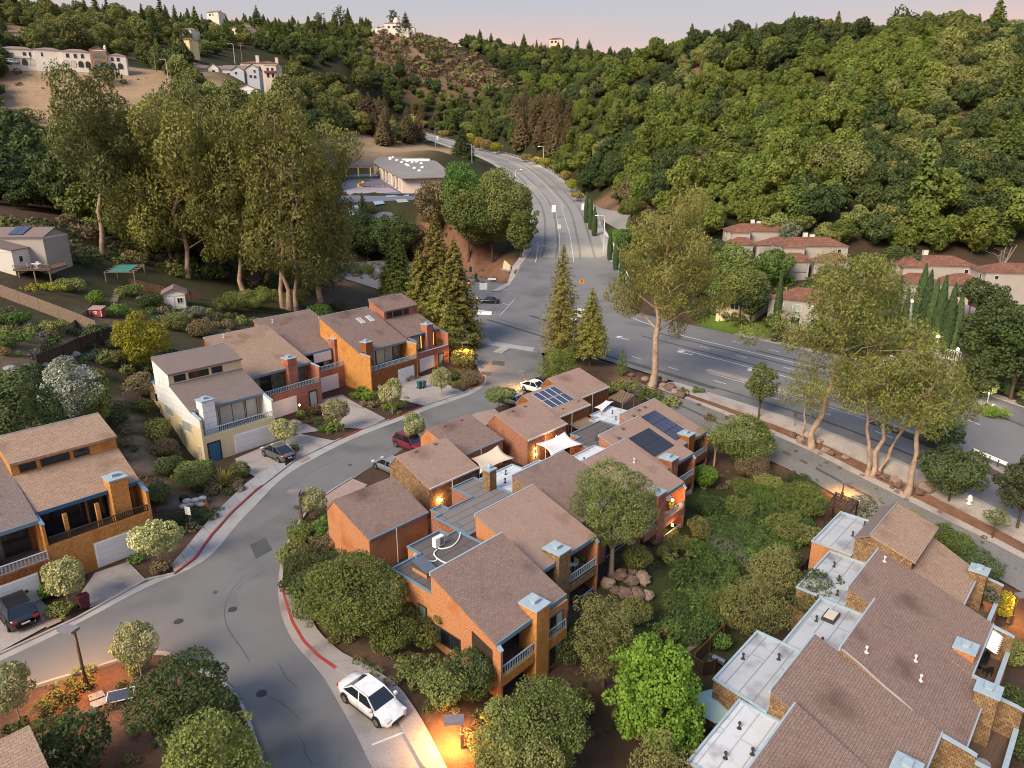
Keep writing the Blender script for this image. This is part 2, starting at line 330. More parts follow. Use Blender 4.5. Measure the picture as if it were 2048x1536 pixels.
for q in ((-140,40,17),(-90,22,5),(-45,12,0),(0,4,-1),(40,-4,-9),(90,36,-10),(140,70,-10),(200,100,-6),(270,150,12),(320,240,62),(-160,140,26),(-260,240,52),(-420,330,82),(-600,520,130),(330,620,70),(700,900,120),
          (-1100,1000,160),(-300,1500,240),(500,1500,240),(1000,1500,200),(0,1500,245),(600,400,60)): pts.append(q)
pts = np.array(pts, float)
_, keep = np.unique(np.round(pts[:, :2] / 1.5), axis=0, return_index=True); pts = pts[keep]
CC = 6.0
def kern(d2): return np.sqrt(d2 + CC * CC)
d2 = ((pts[:, None, :2] - pts[None, :, :2]) ** 2).sum(-1)
K_ = -kern(d2) + np.eye(len(pts)) * .8; n_ = len(pts)
A_ = np.zeros((n_ + 3, n_ + 3)); A_[:n_, :n_] = K_
A_[:n_, n_] = 1; A_[:n_, n_ + 1:] = pts[:, :2] / 300; A_[n_:, :n_] = A_[:n_, n_:].T
WW = np.linalg.solve(A_, np.r_[pts[:, 2], 0, 0, 0])
FLAT = np.array([P(*q) for q in ((0,1290),(150,1230),(300,1180),(430,1100),(520,1010),(600,950),(700,900),(800,860),(900,820),(960,780),(975,740),(560,1180),(600,1290),(660,1380),(720,1450),(780,1500),(620,1040),(680,980),
                                 (461,915),(550,850),(682,790),(800,765),(240,1130),(60,1230),(560,900),(640,860),(740,815),(860,770))])
VC = np.array([np.array(l[:2]) * .5 + np.array(r[:2]) * .5 for l, r in ROADC]); VC = np.concatenate([VC[:-1] * (1 - t) + VC[1:] * t for t in np.linspace(0, .9, 10)])
SCH = np.array([PY(u, v, y) for u, v, y in ((690,435,232),(740,440,230),(790,440,230),(860,440,232),(700,405,262),(760,405,262),(820,405,262),(880,405,262),(720,375,300),(780,375,300),(840,378,300),(900,378,300),(700,352,335),(760,350,338),(820,355,335),(880,355,335),(700,446,224),(760,446,224),(820,446,224),(720,420,246),(790,420,246),(850,422,246),(676,405,262))])
SPL = np.linalg.lstsq(np.c_[np.ones(len(SCH)), SCH[:, :2]], SCH[:, 2], rcond=None)[0]
def T(x, y):
    x = np.atleast_1d(np.asarray(x, float)); y = np.atleast_1d(np.asarray(y, float)); r = np.empty(x.shape)
    xf, yf, rf = x.ravel(), y.ravel(), r.ravel()
    for i in range(0, len(xf), 4000):
        X = np.stack([xf[i:i + 4000], yf[i:i + 4000]], 1)
        z = -kern(((X[:, None] - pts[None, :, :2]) ** 2).sum(-1)) @ WW[:n_] + WW[n_] + X @ WW[n_ + 1:] / 300
        m = np.sqrt(((X[:, None] - FLAT[None]) ** 2).sum(-1)).min(1)
        z = z * smooth((m - 3.5) / 5)
        ds = np.sqrt(((X[:, None] - SCH[None, :, :2]) ** 2).sum(-1)).min(1); ws = smooth((26 - ds) / 9); z = z * (1 - ws) + (SPL[0] + X @ SPL[1:]) * ws
        c_, s_ = math.cos(R(MA)), math.sin(R(MA)); a = X[:, 0] * c_ + X[:, 1] * s_; b = -X[:, 0] * s_ + X[:, 1] * c_
        za = np.where(a < -12, -.0042 * np.clip(a + 48, 0, 36) ** 2, -.0042 * 36 ** 2 - .26 * np.clip(a + 12, 0, 18))
        if VC is not None:                           # the valley road keeps an even climb
            d_ = np.sqrt(((X[:, None] - VC[None]) ** 2).sum(-1)); k = d_.argmin(1); dv = d_[np.arange(len(k)), k]
            zv = .14 * np.clip(X[:, 1] - 170, 0, None); wv = smooth((24 - dv) / 10); z = z * (1 - wv) + zv * wv
        wa = smooth((np.minimum(b - 75, 117 - b)) / 3.0) * smooth((a + 240) / 12) * smooth((12 - a) / 6); z = z * (1 - wa) + za * wa
        rf[i:i + 4000] = z
    return rf.reshape(x.shape)
def t1(x, y): return float(T(x, y)[0])
def G(u, v, y0=20, y1=1400):                         # where a sight line meets the ground
    a, f, d = ray(u, v); ys = np.concatenate([np.arange(y0, 320, 1.), np.arange(320, y1, 4.)])
    t = ys / f; h = CAM_H + d * t - T(a * t, ys)
    k = np.nonzero(h < 0)[0]
    if not len(k): return (float(a * t[-1]), float(ys[-1]), float(CAM_H + d * t[-1]))
    k = max(1, k[0]); s = h[k - 1] / (h[k - 1] - h[k]); y = ys[k - 1] + s * (ys[k] - ys[k - 1])
    return (float(a * y / f), float(y), float(CAM_H + d * y / f))

# ------------------------------------------------------------------ ribbons and sheets laid on it
CARVE = []
def resample(p, step):
    p = [np.array(q[:2], float) for q in p]; o = [p[0]]
    for a, b in zip(p[:-1], p[1:]):
        k = max(1, int(np.ceil(np.linalg.norm(b - a) / step)))
        o += [a + (b - a) * (i + 1) / k for i in range(k)]
    return np.array(o)
def even(p, n):
    p = np.array([q[:2] for q in p], float); s = np.r_[0, np.cumsum(np.linalg.norm(np.diff(p, axis=0), axis=1))]
    t = np.linspace(0, s[-1], n); return np.stack([np.interp(t, s, p[:, 0]), np.interp(t, s, p[:, 1])], 1)
def curve(p, it=2):
    p = np.array([q[:2] for q in p], float)
    for _ in range(it): p = np.concatenate([p[:1], np.stack([.75 * p[:-1] + .25 * p[1:], .25 * p[:-1] + .75 * p[1:]], 1).reshape(-1, 2), p[-1:]])
    return p
def ribbon(name, Lp, Rp, dz, mat, n=60, m=6, kind='structure', carve=True, thick=0, parent=None):
    l = even(Lp, n); r = even(Rp, n); s = np.linspace(0, 1, m + 1)
    g = l[:, None] * (1 - s)[None, :, None] + r[:, None] * s[None, :, None]
    z = T(g[..., 0], g[..., 1]) + dz; mb = MB()
    mb.v = [tuple(q) for q in np.concatenate([g.reshape(-1, 2), z.reshape(-1, 1)], 1)]
    for i in range(n - 1):
        for j in range(m):
            k = i * (m + 1) + j; mb.face(k, k + 1, k + m + 2, k + m + 1)
    if thick:
        for i in range(n - 1):
            for j, fl in ((0, 1), (m, 0)):
                a = mb.v[i * (m + 1) + j]; b = mb.v[(i + 1) * (m + 1) + j]
                q = [a, b, (b[0], b[1], b[2] - thick), (a[0], a[1], a[2] - thick)]
                mb.poly(q if fl else q[::-1])
    if carve: CARVE.append((g[::2].mean(1) if n > 8 else g.mean(1), np.linalg.norm(l - r, axis=1).max() / 2))
    o = mb.build(name, mat, parent); tag(o, kind=kind if not parent else None); return o
def offset(p, d):
    p = np.asarray(p, float); t = np.gradient(p, axis=0); t /= np.linalg.norm(t, axis=1)[:, None] + 1e-9
    return p + np.stack([-t[:, 1], t[:, 0]], 1) * d
def line(p, wd, dz, mat, name, kind='structure', n=40, thick=0, carve=False, parent=None):
    c = even(p, n); return ribbon(name, offset(c, wd / 2), offset(c, -wd / 2), dz, mat, n, 1, kind, carve, thick, parent)
def sheet(name, poly, dz, mat, kind='structure', z=None, thick=0, parent=None):   # flat-ish filled outline
    poly = [tuple(q[:2]) for q in poly]; zs = [0] * len(poly) if z is None else z
    if z is None: zs = list(T([q[0] for q in poly], [q[1] for q in poly]))
    p3 = [Vector((q[0], q[1], h + dz)) for q, h in zip(poly, zs)]
    mb = MB(); mb.V(*p3)
    for t in tessellate_polygon([[Vector((q.x, q.y, 0)) for q in p3]]):
        a, b, c = [p3[i] for i in t]; mb.face(*(t if (b - a).cross(c - a).z > 0 else t[::-1]))
    if thick:
        for i in range(len(p3)):
            a, b = p3[i], p3[(i + 1) % len(p3)]; mb.poly([a, b, b - Vector((0, 0, thick)), a - Vector((0, 0, thick))])
    return tag(mb.build(name, mat, parent), kind=kind if not parent else None)
px = lambda *q: [P(u, v) for u, v in q]

# near street: asphalt between its two gutter lines
EL = curve(px((-140,1385),(0,1323),(153,1250),(294,1172),(385,1138),(430,1106),(470,1052),(512,1010),(550,968),(590,937),(681,889),(725,869),(788,846),(848,821),(929,794),(960,780),(976,762),(968,745),(955,724),(938,700),(925,682)))
ER = curve(px((744,1536),(710,1464),(679,1409),(642,1344),(590,1292),(564,1240),(555,1190),(558,1140),(568,1095),(588,1055),(620,1012),(663,983),(700,962),(735,938),(775,915),(830,890),(900,858),(960,830),(1010,808),(1055,782),(1085,755),(1088,725),(1083,705)))
ISL = curve(px((-140,1440),(0,1398),(83,1368),(187,1337),(247,1316),(312,1303),(352,1312),(400,1340),(455,1370),(490,1420),(510,1482),(535,1560)), 1)
sheet('street', [*EL, *px((1000,668)), *ER[::-1], *px((640,1660),(540,1600)), *ISL[::-1]], .0, asphalt, z=[0] * (len(EL) + 1 + len(ER) + 2 + len(ISL)))
CARVE.append((even(EL, 60) * .5 + even(ER[::-1], 60) * .5, 0))
for nm, c_, wd in (('asphalt_seam', px((490,1150),(455,1190),(447,1230),(458,1265),(487,1300),(500,1325)), .035), ('asphalt_seam', px((600,955),(650,930),(705,905)), .035), ('asphalt_seam', px((520,1385),(565,1405),(600,1440)), .03)):
    tag(line(curve(c_), wd, .006, crack, nm, None), kind='structure')
# gutters, kerbs and pavements of the near street
def between(A, B, nm, mat, dz, n=60, m=1, thick=0): return ribbon(nm, A, B, dz, mat, n, m, carve=False, thick=thick)
kl = curve(px((-140,1372),(0,1309),(153,1238),(294,1160),(349,1148),(391,1117),(422,1072),(463,1026),(512,981),(550,950),(590,921),(681,878),(725,858),(788,836),(848,812),(929,786),(954,773),(966,760),(962,745),(950,724),(932,700),(918,682)))
between(EL, kl, 'gutter', concrete_pale, .008, 90)
kr = curve(px((850,1536),(798,1443),(760,1390),(673,1338),(637,1313),(608,1284),(585,1245),(569,1193),(562,1140),(574,1092),(594,1052),(626,1008),(668,979),(704,957)))
between(kr, even(ER[:int(len(ER) * .58)], 60), 'gutter', concrete, .008, 60)
def kerb(c, mat, nm, n=50):
    c = even(c, n); l = offset(c, .09); r = offset(c, -.09)
    ribbon(nm, l, r, .13, mat, n, 1, carve=False, thick=.2)
red = lambda q: kerb(px(*q), red_paint, 'red_kerb', 30)
red([(349,1148),(391,1117),(422,1072),(463,1026),(512,981),(524,972)]); red([(673,1338),(637,1313),(608,1284),(585,1245),(569,1193),(563,1165)])
red([(681,878),(725,858)]); red([(778,840),(848,812)]); red([(940,779),(954,773),(966,760),(962,745)])
kerb(px((-140,1372),(0,1309),(153,1238),(294,1160),(349,1148)), concrete_pale, 'kerb'); kerb(px((524,972),(590,921),(681,878)), concrete_pale, 'kerb'); kerb(px((725,858),(778,840)), concrete_pale, 'kerb'); kerb(px((848,812),(929,786),(940,779)), concrete_pale, 'kerb')
kerb(px((962,745),(950,724),(932,700),(918,682)), concrete_pale, 'kerb', 20); kerb(px((563,1165),(566,1120),(574,1092),(594,1052),(626,1008),(668,979),(704,957)), concrete_pale, 'kerb', 30)
kerb(px((910,1560),(850,1536),(798,1443),(740,1376),(673,1338)), concrete, 'kerb', 30); kerb([tuple(q) for q in ISL], concrete_pale, 'kerb', 60)
def slabs(A, B, n, nm, mat, dz=.12):
    root = empty(nm, (0, 0, 0)); tag(root, kind='structure'); a = even(A, n + 1); b = even(B, n + 1)
    for i in range(n):
        g = .012; q = [a[i] * (1 - g) + a[i + 1] * g, b[i] * (1 - g) + b[i + 1] * g, b[i] * g + b[i + 1] * (1 - g), a[i] * g + a[i + 1] * (1 - g)]
        mb = MB(); mb.pz([tuple(x) for x in q], dz - .18, dz + random.uniform(-.006, .006))
        if (q[1][0] - q[0][0]) * (q[2][1] - q[1][1]) - (q[1][1] - q[0][1]) * (q[2][0] - q[1][0]) < 0: mb.f = [f[::-1] for f in mb.f]
        mb.build('slab', mat, root)
random.seed(3)
so_ = px((905,1560),(848,1448),(811,1391),(785,1363),(736,1334),(679,1305),(637,1266),(611,1214),(577,1185),(568,1165))
slabs(px((850,1536),(798,1443),(760,1390),(735,1372),(673,1338),(637,1313),(608,1284),(585,1245),(569,1193),(563,1165)), so_, 20, 'pavement', concrete)
slabs(px((349,1148),(391,1117),(422,1072),(463,1026),(512,981),(550,950),(572,934)), px((343,1130),(372,1098),(402,1060),(440,1018),(492,968),(540,935),(566,918)), 14, 'pavement', concrete_pale)
line(px((744,1490),(808,1465)), .14, .022, road_white, 'parking_line', n=4)
# driveways of the upper row
def drive(q, mat=concrete, nm='driveway'): sheet(nm, px(*q), .035, mat, z=[0] * len(q))
drive([(-60,1250),(62,1178),(118,1240),(0,1304),(-60,1330)], concrete, 'driveway'); drive([(190,1146),(256,1124),(292,1160),(232,1192),(180,1216),(160,1190)])
drive([(470,918),(541,888),(600,868),(670,882),(590,918),(520,958),(480,940)]); drive([(552,848),(592,838),(640,862),(600,868),(560,868)]); drive([(632,803),(684,789),(700,800),(772,838),(725,858),(690,856),(640,820)])
drive([(770,772),(833,756),(866,747),(900,772),(930,785),(848,812),(800,800)]); drive([(704,957),(668,979),(640,1000),(655,1015),(700,1000),(735,970)], concrete_pink); drive([(888,860),(915,845),(952,826),(990,818),(1005,835),(940,865),(905,880)], concrete_pink)
for q in ([(80,1243),(112,1233),(124,1243),(94,1257)], [(592,915),(605,908),(620,917),(602,925)]): sheet('utility_pad', px(*q), .06, concrete_pink, z=[0] * 4)

# the avenue across the middle, the lane beside it and the road up the valley
def mstrip(a0, a1, b0, b1, nm, mat, dz, n=90, m=4, **k): return ribbon(nm, [fr(MA, a0, b1), fr(MA, a1, b1)], [fr(MA, a0, b0), fr(MA, a1, b0)], dz, mat, n, m, **k)
mstrip(-225, 10, 78.6, 112, 'avenue', asphalt_main, 0, 130, 12)
mstrip(-66, 10, 77.7, 78.6, 'gutter', concrete_pale, .012, 60, 1, carve=False); mstrip(-66, 10, 76.0, 77.7, 'pavement', concrete, .13, 60, 1, carve=False, thick=.25)
mstrip(-67, 10, 87.2, 88.2, 'median', concrete, .14, 60, 1, carve=False, thick=.2); mstrip(-40, 10, 85.6, 87.2, 'median_bed', mk('median_soil', (.11, .075, .06), (.08, .055, .045), 2, .95), .10, 40, 1, carve=False)
mstrip(-80, 10, 112, 113.5, 'pavement', concrete, .13, 60, 1, carve=False, thick=.3)
mstrip(-71, -60, 70.0, 74.0, 'lane', asphalt, .0, 20, 3); mstrip(-60, 0, 70.0, 74.2, 'lane', asphalt, 0, 60, 3); mstrip(-66, 0, 74.2, 75.0, 'gutter', concrete, .02, 50, 1, carve=False)
l_ = curve([q[0] for q in ROADC]); r_ = curve([q[1] for q in ROADC])
VL, VR = l_.copy(), r_.copy()
ribbon('valley_road', l_, r_, .05, asphalt_hill, 120, 8)
ribbon('pavement', r_, r_ + np.array([2.4, .4]), .18, concrete_pale, 100, 1, carve=False, thick=.3)
ribbon('pavement', l_ - np.array([2.2, .6]), l_, .18, concrete_pale, 100, 1, carve=False, thick=.3)
mid = l_ * .42 + r_ * .58; ribbon('median', mid[14:75] + [.5, 0], mid[14:75] - [.5, 0], .14, concrete, 60, 1, carve=False, thick=.2)
sheet('junction', px((1000,600),(1060,545),(1215,545),(1262,596),(1262,640),(1000,640),(880,625)), .004, asphalt_main)
sheet('junction', px((840,612),(1000,612),(1140,706),(1088,706),(925,683),(890,655)), .006, asphalt_main, z=[0] * 6); CARVE.append((np.array(px((900,640),(1000,662),(1100,690))), 7))
sheet('corner_apron', px((925,683),(1083,706),(1090,697),(1030,683),(940,672)), .02, concrete_pale)
# paint
def dash(a0, a1, b, wd=.2, mat=road_white): line([fr(MA, a0, b), fr(MA, a1, b)], wd, .02, mat, 'lane_line', n=max(3, int((a1 - a0) / 2)))
for s in (-80.2, -72, -62.8, -53.8, -46.2, -38, -30, -21.5, -13): dash(s, s + 2.3, 83.9)
dash(-66, -2, 88.9, .16, road_yellow); dash(-66, -2, 86.6, .16, road_white); dash(-79, -44, 94.6, .26); dash(-86, -42, 103.0, .26)
for s in (-78, -70, -61, -52, -43, -34, -25): dash(s, s + 2.2, 99.1); dash(s + 1, s + 3.2, 107.2)
for s in range(-230, -125, 12): dash(s, s + 3, 84); dash(s, s + 3, 103)
dash(-230, -130, 94)
line(curve(px((1232,618),(1250,628),(1275,641),(1312,653))), .25, .02, road_white, 'edge_line', n=16)
def arrow(u, v, rz, k=1.0, dz=.03):
    x, y, z = G(u, v); mb = MB()
    s = [(-.12, -1.3), (.12, -1.3), (.12, .2), (.5, .2), (.5, -.05), (1.0, .45), (.5, .95), (.5, .7), (-.12, .7)]
    mb.poly([(p * k, q * k, 0) for p, q in s]); o = mb.build('turn_arrow', road_white, None, loc=(x, y, z + dz), rz=rz); tag(o, kind='structure')
for q in ((1035,584,2.9,1.5),(1061,586,3.3,1.5),(1095,585,-.1,1.5),(1090,492,-.2,2.0),(1121,490,2.9,2.0),(1240,676,.8,1.5),(1365,706,.8,1.6),(1507,743,.8,1.6),(1048,366,.2,2.4),(1066,361,.3,2.4)): arrow(*q)
def gline(q, wd, nm='lane_line', mat=road_white, n=14): line([G(*p)[:2] for p in q], wd, .09, mat, nm, n=n)
gline([(1033,594),(1062,560),(1072,520),(1077,488),(1074,484)], .16); gline([(1068,592),(1086,597)], .3, 'stop_line', n=4); gline([(1000,632),(1030,598),(1048,572)], .14)
for q in ([(1120,520),(1119,470),(1112,430)], [(1150,540),(1140,470),(1122,410)], [(1095,404),(1078,380),(1040,350),(1000,330)]): gline(q, .14)
# manholes
for u, v, lb in ((465,1219,'in the middle of the wide fork'),(357,1243,'near the driveway of the bright orange house'),(523,1387,'beside the island oak'),(830,830,'across from the blind-fitted house'),(968,682,'at the avenue apron')):
    x, y = P(u, v); tag(MB().cyl(0, 0, 0, .012, .33, None, 16).build('manhole_cover', crack, loc=(x, y, .004)), 'round dark manhole cover ' + lb, 'manhole', 'manhole covers in the near street')

# patched and worn tarmac
patch_d = mk('asphalt_patch', (.066, .069, .075), (.08, .083, .09), .8, .9, .2, 60); patch_l = mk('asphalt_worn', (.125, .127, .134), (.145, .147, .152), .6, .9, .2, 60)
def apatch(q, mat): sheet('asphalt_patch', [G(*k)[:2] for k in q], .012, mat)
for q in ([(985,721),(1010,723),(1008,732),(983,729)], [(960,742),(985,745),(980,752),(956,748)], [(500,1090),(530,1075),(545,1100),(512,1118)], [(330,1245),(372,1228),(384,1240),(340,1260)]): apatch(q, patch_d)
for q in ([(455,1190),(470,1180),(476,1215),(458,1222)],): apatch(q, patch_l)
for a0, a1, b0, b1, m_ in ((-120, -92, 82.6, 83.2, patch_l), (-120, -60, 80.2, 81.0, patch_d), (-78, -30, 81.0, 81.5, patch_d), (-90, -40, 96.2, 96.8, patch_d), (-90, -50, 100.6, 101.2, patch_d), (-118, -96, 90, 91, patch_d), (-116, -98, 95, 95.8, patch_l), (-70, -20, 104.5, 105.1, patch_d), (-62, -12, 72.0, 72.4, patch_d)):
    mstrip(a0, a1, b0, b1, 'wear_track', m_, .008, 24, 1, carve=False)
for k_, f_ in enumerate((.18, .36, .66, .84)):
    q = VL * (1 - f_) + VR * f_; ribbon('wear_track', q[2:80] + [.35, 0], q[2:80] - [.35, 0], .07, mk('hill_wear', (.145, .143, .142), (.165, .162, .158), .2, .9), 70, 1, carve=False)
rc = random.Random(5)
def crk(u, v, n, du, dv):
    p = [P(u + du * i + rc.uniform(-5, 5), v + dv * i + rc.uniform(-4, 4)) for i in range(n)]; tag(line(curve(p, 1), .03, .007, crack, 'asphalt_seam', None), kind='structure')
for q in ((610,1180,5,-6,14),(520,1150,6,-10,6),(640,1040,5,12,-8),(400,1210,6,-14,5),(560,1330,5,8,12),(250,1275,6,-16,6),(760,905,6,14,-6),(600,1470,5,6,14),(880,850,5,12,-5)): crk(*q)
for u, v, r0 in ((430,1185,.25),(700,930,.3)):
    x, y = P(u, v); sheet('oil_stain', [(x + r0 * rc.uniform(.6, 1.2) * math.cos(t), y + r0 * rc.uniform(.6, 1.2) * math.sin(t)) for t in np.linspace(0, 6.28, 11)[:-1]], .009, patch_d, z=[0] * 10)
# ------------------------------------------------------------------ ground sheet: earth, dry grass, leaf litter
def axis(lo, hi, f0, f1, fine, grow, mx_):
    a = list(np.arange(f0, f1, fine)); s = fine; x = f1
    while x < hi: a.append(x); s = min(mx_, s * grow); x += s
    a.append(hi); s = fine; x = f0; b = []
    while x > lo: s = min(mx_, s * grow); x -= s; b.append(max(x, lo))
    return np.array(sorted(set(b)) + a)
gx = axis(-1150, 1000, -75, 90, 1.15, 1.05, 16); gy = axis(-12, 1650, 14, 175, 1.15, 1.03, 14)
X, Y = np.meshgrid(gx, gy); Z = T(X, Y)
Zg = Z - .07
fl = np.stack([X.ravel(), Y.ravel()], 1)
for c, hw in CARVE:
    if hw <= 0: continue
    c = c[:, :2]; bx = (fl[:, 0] > c[:, 0].min() - hw - 4) & (fl[:, 0] < c[:, 0].max() + hw + 4) & (fl[:, 1] > c[:, 1].min() - hw - 4) & (fl[:, 1] < c[:, 1].max() + hw + 4)
    ix = np.nonzero(bx)[0]
    for k in range(0, len(ix), 20000):
        j = ix[k:k + 20000]; a = c[:-1]; b = c[1:]; d = b - a; p = fl[j][:, None] - a[None]
        tt = np.clip((p * d).sum(-1) / ((d * d).sum(-1) + 1e-9), 0, 1); dist = np.sqrt(((p - tt[..., None] * d) ** 2).sum(-1)).min(1)
        zz = Zg.ravel(); zz[j] -= .45 * smooth((hw + .4 - dist) / 1.6)
mb = MB(); nx_, ny_ = len(gx), len(gy)
me = bpy.data.meshes.new('ground'); v = np.stack([X, Y, Zg], -1).reshape(-1, 3).astype(np.float32)
ii = (np.arange(ny_ - 1)[:, None] * nx_ + np.arange(nx_ - 1)[None]).ravel(); q = np.stack([ii, ii + 1, ii + nx_ + 1, ii + nx_], 1).astype(np.int32)
me.vertices.add(len(v)); me.vertices.foreach_set('co', v.ravel()); me.loops.add(q.size); me.loops.foreach_set('vertex_index', q.ravel())
me.polygons.add(len(q)); me.polygons.foreach_set('loop_start', np.arange(0, q.size, 4, dtype=np.int32)); me.polygons.foreach_set('use_smooth', np.ones(len(q), bool)); me.update(calc_edges=True)
MULCH, SOIL, BANK, GRASS, EARTH, FOREST, GREEN, LAWN = (.085, .058, .044), (.13, .085, .062), (.215, .115, .080), (.345, .245, .165), (.25, .185, .15), (.040, .042, .022), (.045, .060, .024), (.10, .16, .03)
cov = np.empty((len(v), 3)); cov[:] = MULCH
far = smooth((v[:, 1] - 150) / 60)[:, None]; cov = cov * (1 - far) + np.array(FOREST) * far
def patch(c, *uvr):
    global cov
    for u, vv, r in uvr:
        x, y, z = G(u, vv); m = smooth(1.35 - np.sqrt((v[:, 0] - x) ** 2 + (v[:, 1] - y) ** 2) / r)[:, None]; cov = cov * (1 - m) + np.array(c) * m
patch(GRASS, (60,180,45),(150,170,45),(260,190,45),(120,230,40),(40,260,40),(300,215,30),(220,260,25),(330,120,30),(30,75,60),(690,292,50),(780,292,40),(850,300,30))
patch((.165, .105, .075), (800,90,60),(850,110,60),(900,140,60),(790,110,50),(960,165,60),(1010,175,40),(870,160,50),(820,140,40))
patch((.25, .17, .115), (800,72,28),(850,98,24),(850,112,18))
patch(BANK, (740,540,12),(700,530,10),(780,540,10),(930,525,12),(960,540,8),(1000,540,8),(860,520,12),(900,545,8),(905,455,14),(660,560,8))
patch((.19, .105, .075), (1450,830,4),(1400,815,3),(1350,795,3),(1550,870,4),(1600,900,4),(1700,960,4),(1660,940,3.5),(1780,990,4),(1850,1010,4),(1920,1050,4),(1980,1100,4),(1250,755,2.5),(1500,850,4),(1745,985,3),(1300,778,2.5))
patch(EARTH, (262,830,1.0),(272,850,1.0),(280,880,1.0),(285,905,1.0),(275,935,1.0),(330,970,1.5),(360,1000,1.3),(258,805,1.2),(300,930,1.2))
patch(SOIL, (420,1020,3),(460,1000,2.5),(385,1090,2),(200,1420,5),(250,1440,4),(150,1450,4),(290,1450,4),(640,1230,2),(720,1320,2),(560,880,2))
patch((.19, .10, .07), (210,1400,3),(250,1380,2.5),(130,1410,3),(300,1390,2.5),(880,1470,2),(930,1490,2.5))
patch(GREEN, (1380,1190,7),(1440,1060,8),(1340,1250,6),(1470,1120,6),(1420,1000,5))
patch(LAWN, (1460,650,6),(1500,668,5),(1440,635,5),(1960,820,3),(2000,835,3),(1230,470,10),(1250,520,8))
patch((.21, .125, .085), (1640,200,16),(1620,185,10),(1660,220,14),(1940,270,14),(1945,250,12),(1930,290,10),(1960,60,20),(1370,150,14),(1380,170,12),(1210,405,10),(1240,415,10))
patch((.062, .062, .034), (60,640,12),(150,650,12),(250,700,10),(330,640,14),(430,620,14),(520,620,14),(200,560,14),(320,560,16),(450,560,16),(250,780,8),(300,840,6),(120,800,14))
patch((.14, .11, .08), (40,720,5),(140,690,6),(30,680,6),(220,640,6))
patch((.21, .155, .125), (262,830,1.1),(272,850,1.1),(280,880,1.2),(285,905,1.2),(275,935,1.1),(330,970,1.6),(360,1000,1.4),(258,805,1.3),(300,930,1.3),(400,1030,1.6),(430,1010,1.6))
ca = me.color_attributes.new('cover', 'FLOAT_COLOR', 'POINT'); ca.data.foreach_set('color', np.c_[cov, np.ones(len(v))].astype(np.float32).ravel())
m, n, l = nodes('earth'); o_ = n.new('ShaderNodeOutputMaterial'); b = n.new('ShaderNodeBsdfPrincipled'); l.new(b.outputs[0], o_.inputs[0]); b.inputs['Roughness'].default_value = .95; b.inputs['Specular IOR Level'].default_value = .1
at = n.new('ShaderNodeAttribute'); at.attribute_name = 'cover'; t_ = n.new('ShaderNodeTexCoord')
col = at.outputs['Color']
for s, k, a_ in ((.12, .45, (.62, .66, .5)), (.9, .5, (.55, .5, .42)), (5, .55, (1.55, 1.4, 1.2)), (22, .4, (.45, .42, .36))):
    z_ = n.new('ShaderNodeTexNoise'); z_.inputs['Scale'].default_value = s; z_.inputs['Detail'].default_value = 4; l.new(t_.outputs['Object'], z_.inputs['Vector'])
    r_ = n.new('ShaderNodeMapRange'); r_.inputs[1].default_value = .45; r_.inputs[2].default_value = .72; r_.inputs[4].default_value = k; l.new(z_.outputs[0], r_.inputs[0])
    x_ = n.new('ShaderNodeMix'); x_.data_type = 'RGBA'; x_.blend_type = 'MULTIPLY'; l.new(r_.outputs[0], x_.inputs[0]); l.new(col, x_.inputs[6]); x_.inputs[7].default_value = (*a_, 1); col = x_.outputs[2]
l.new(col, b.inputs['Base Color']); bp = n.new('ShaderNodeBump'); bp.inputs['Strength'].default_value = .7; bp.inputs['Distance'].default_value = .12
l.new(z_.outputs[0], bp.inputs['Height']); l.new(bp.outputs[0], b.inputs['Normal'])
me.materials.append(m); tag(ob('ground', me), kind='structure')
# ------------------------------------------------------------------ parts shared by the buildings
def window(par, x, y, z, w, h, n=2, ax='x', out=-1, pane=None, frame=None, d=.06, sub=True):
    """window in a wall along x (ax='x', facing out*y) or along y (facing out*x); x,y,z = lower start corner on the wall face"""
    frame = frame or metal_dark; f = MB(); t = .06
    def bx(m, s0, s1, z0, z1, p0, p1):
        lo, hi = sorted((p0 * out, p1 * out))
        if ax == 'x': m.box(x + s0, x + s1, y + lo, y + hi, z + z0, z + z1)
        else: m.box(x + lo, x + hi, y + s0, y + s1, z + z0, z + z1)
    bx(f, 0, w, 0, t, 0, d); bx(f, 0, w, h - t, h, 0, d); bx(f, 0, t, t, h - t, 0, d); bx(f, w - t, w, t, h - t, 0, d)
    for k in range(1, n): bx(f, w * k / n - t / 2, w * k / n + t / 2, t, h - t, 0, d - .01)
    fo = f.build('window', frame, par); pn = pane if isinstance(pane, (list, tuple)) else [pane or glass] * n
    for k in range(n):
        m = MB(); bx(m, w * k / n + t / 2 + .01, w * (k + 1) / n - t / 2 - .01, t, h - t, -.02, .02); m.build('pane', pn[k % len(pn)], fo)
    return fo
def railing(par, p0, p1, z, h=.85, mat=None, step=.24, nm='railing', solid=False):
    mat = mat or blue_pale; p0 = Vector((*p0, z)); p1 = Vector((*p1, z)); Ln = (p1 - p0).length; m = MB(); up = Vector((0, 0, 1))
    m.bar(p0 + up * h, p1 + up * h, .055); m.bar(p0 + up * .1, p1 + up * .1, .045)
    for k in range(2): m.bar(p0 + (p1 - p0) * k, p0 + (p1 - p0) * k + up * h, .06)
    r = m.build(nm, mat, par); n = max(2, int(Ln / step))
    bm_ = MB().box(-.035, .035, -.035, .035, 0, h - .15).mesh('baluster', mat); ang = math.atan2(p1.y - p0.y, p1.x - p0.x)
    for k in range(1, n): ob('baluster', bm_, r, p0 + (p1 - p0) * k / n + up * .12, ang)
    return r
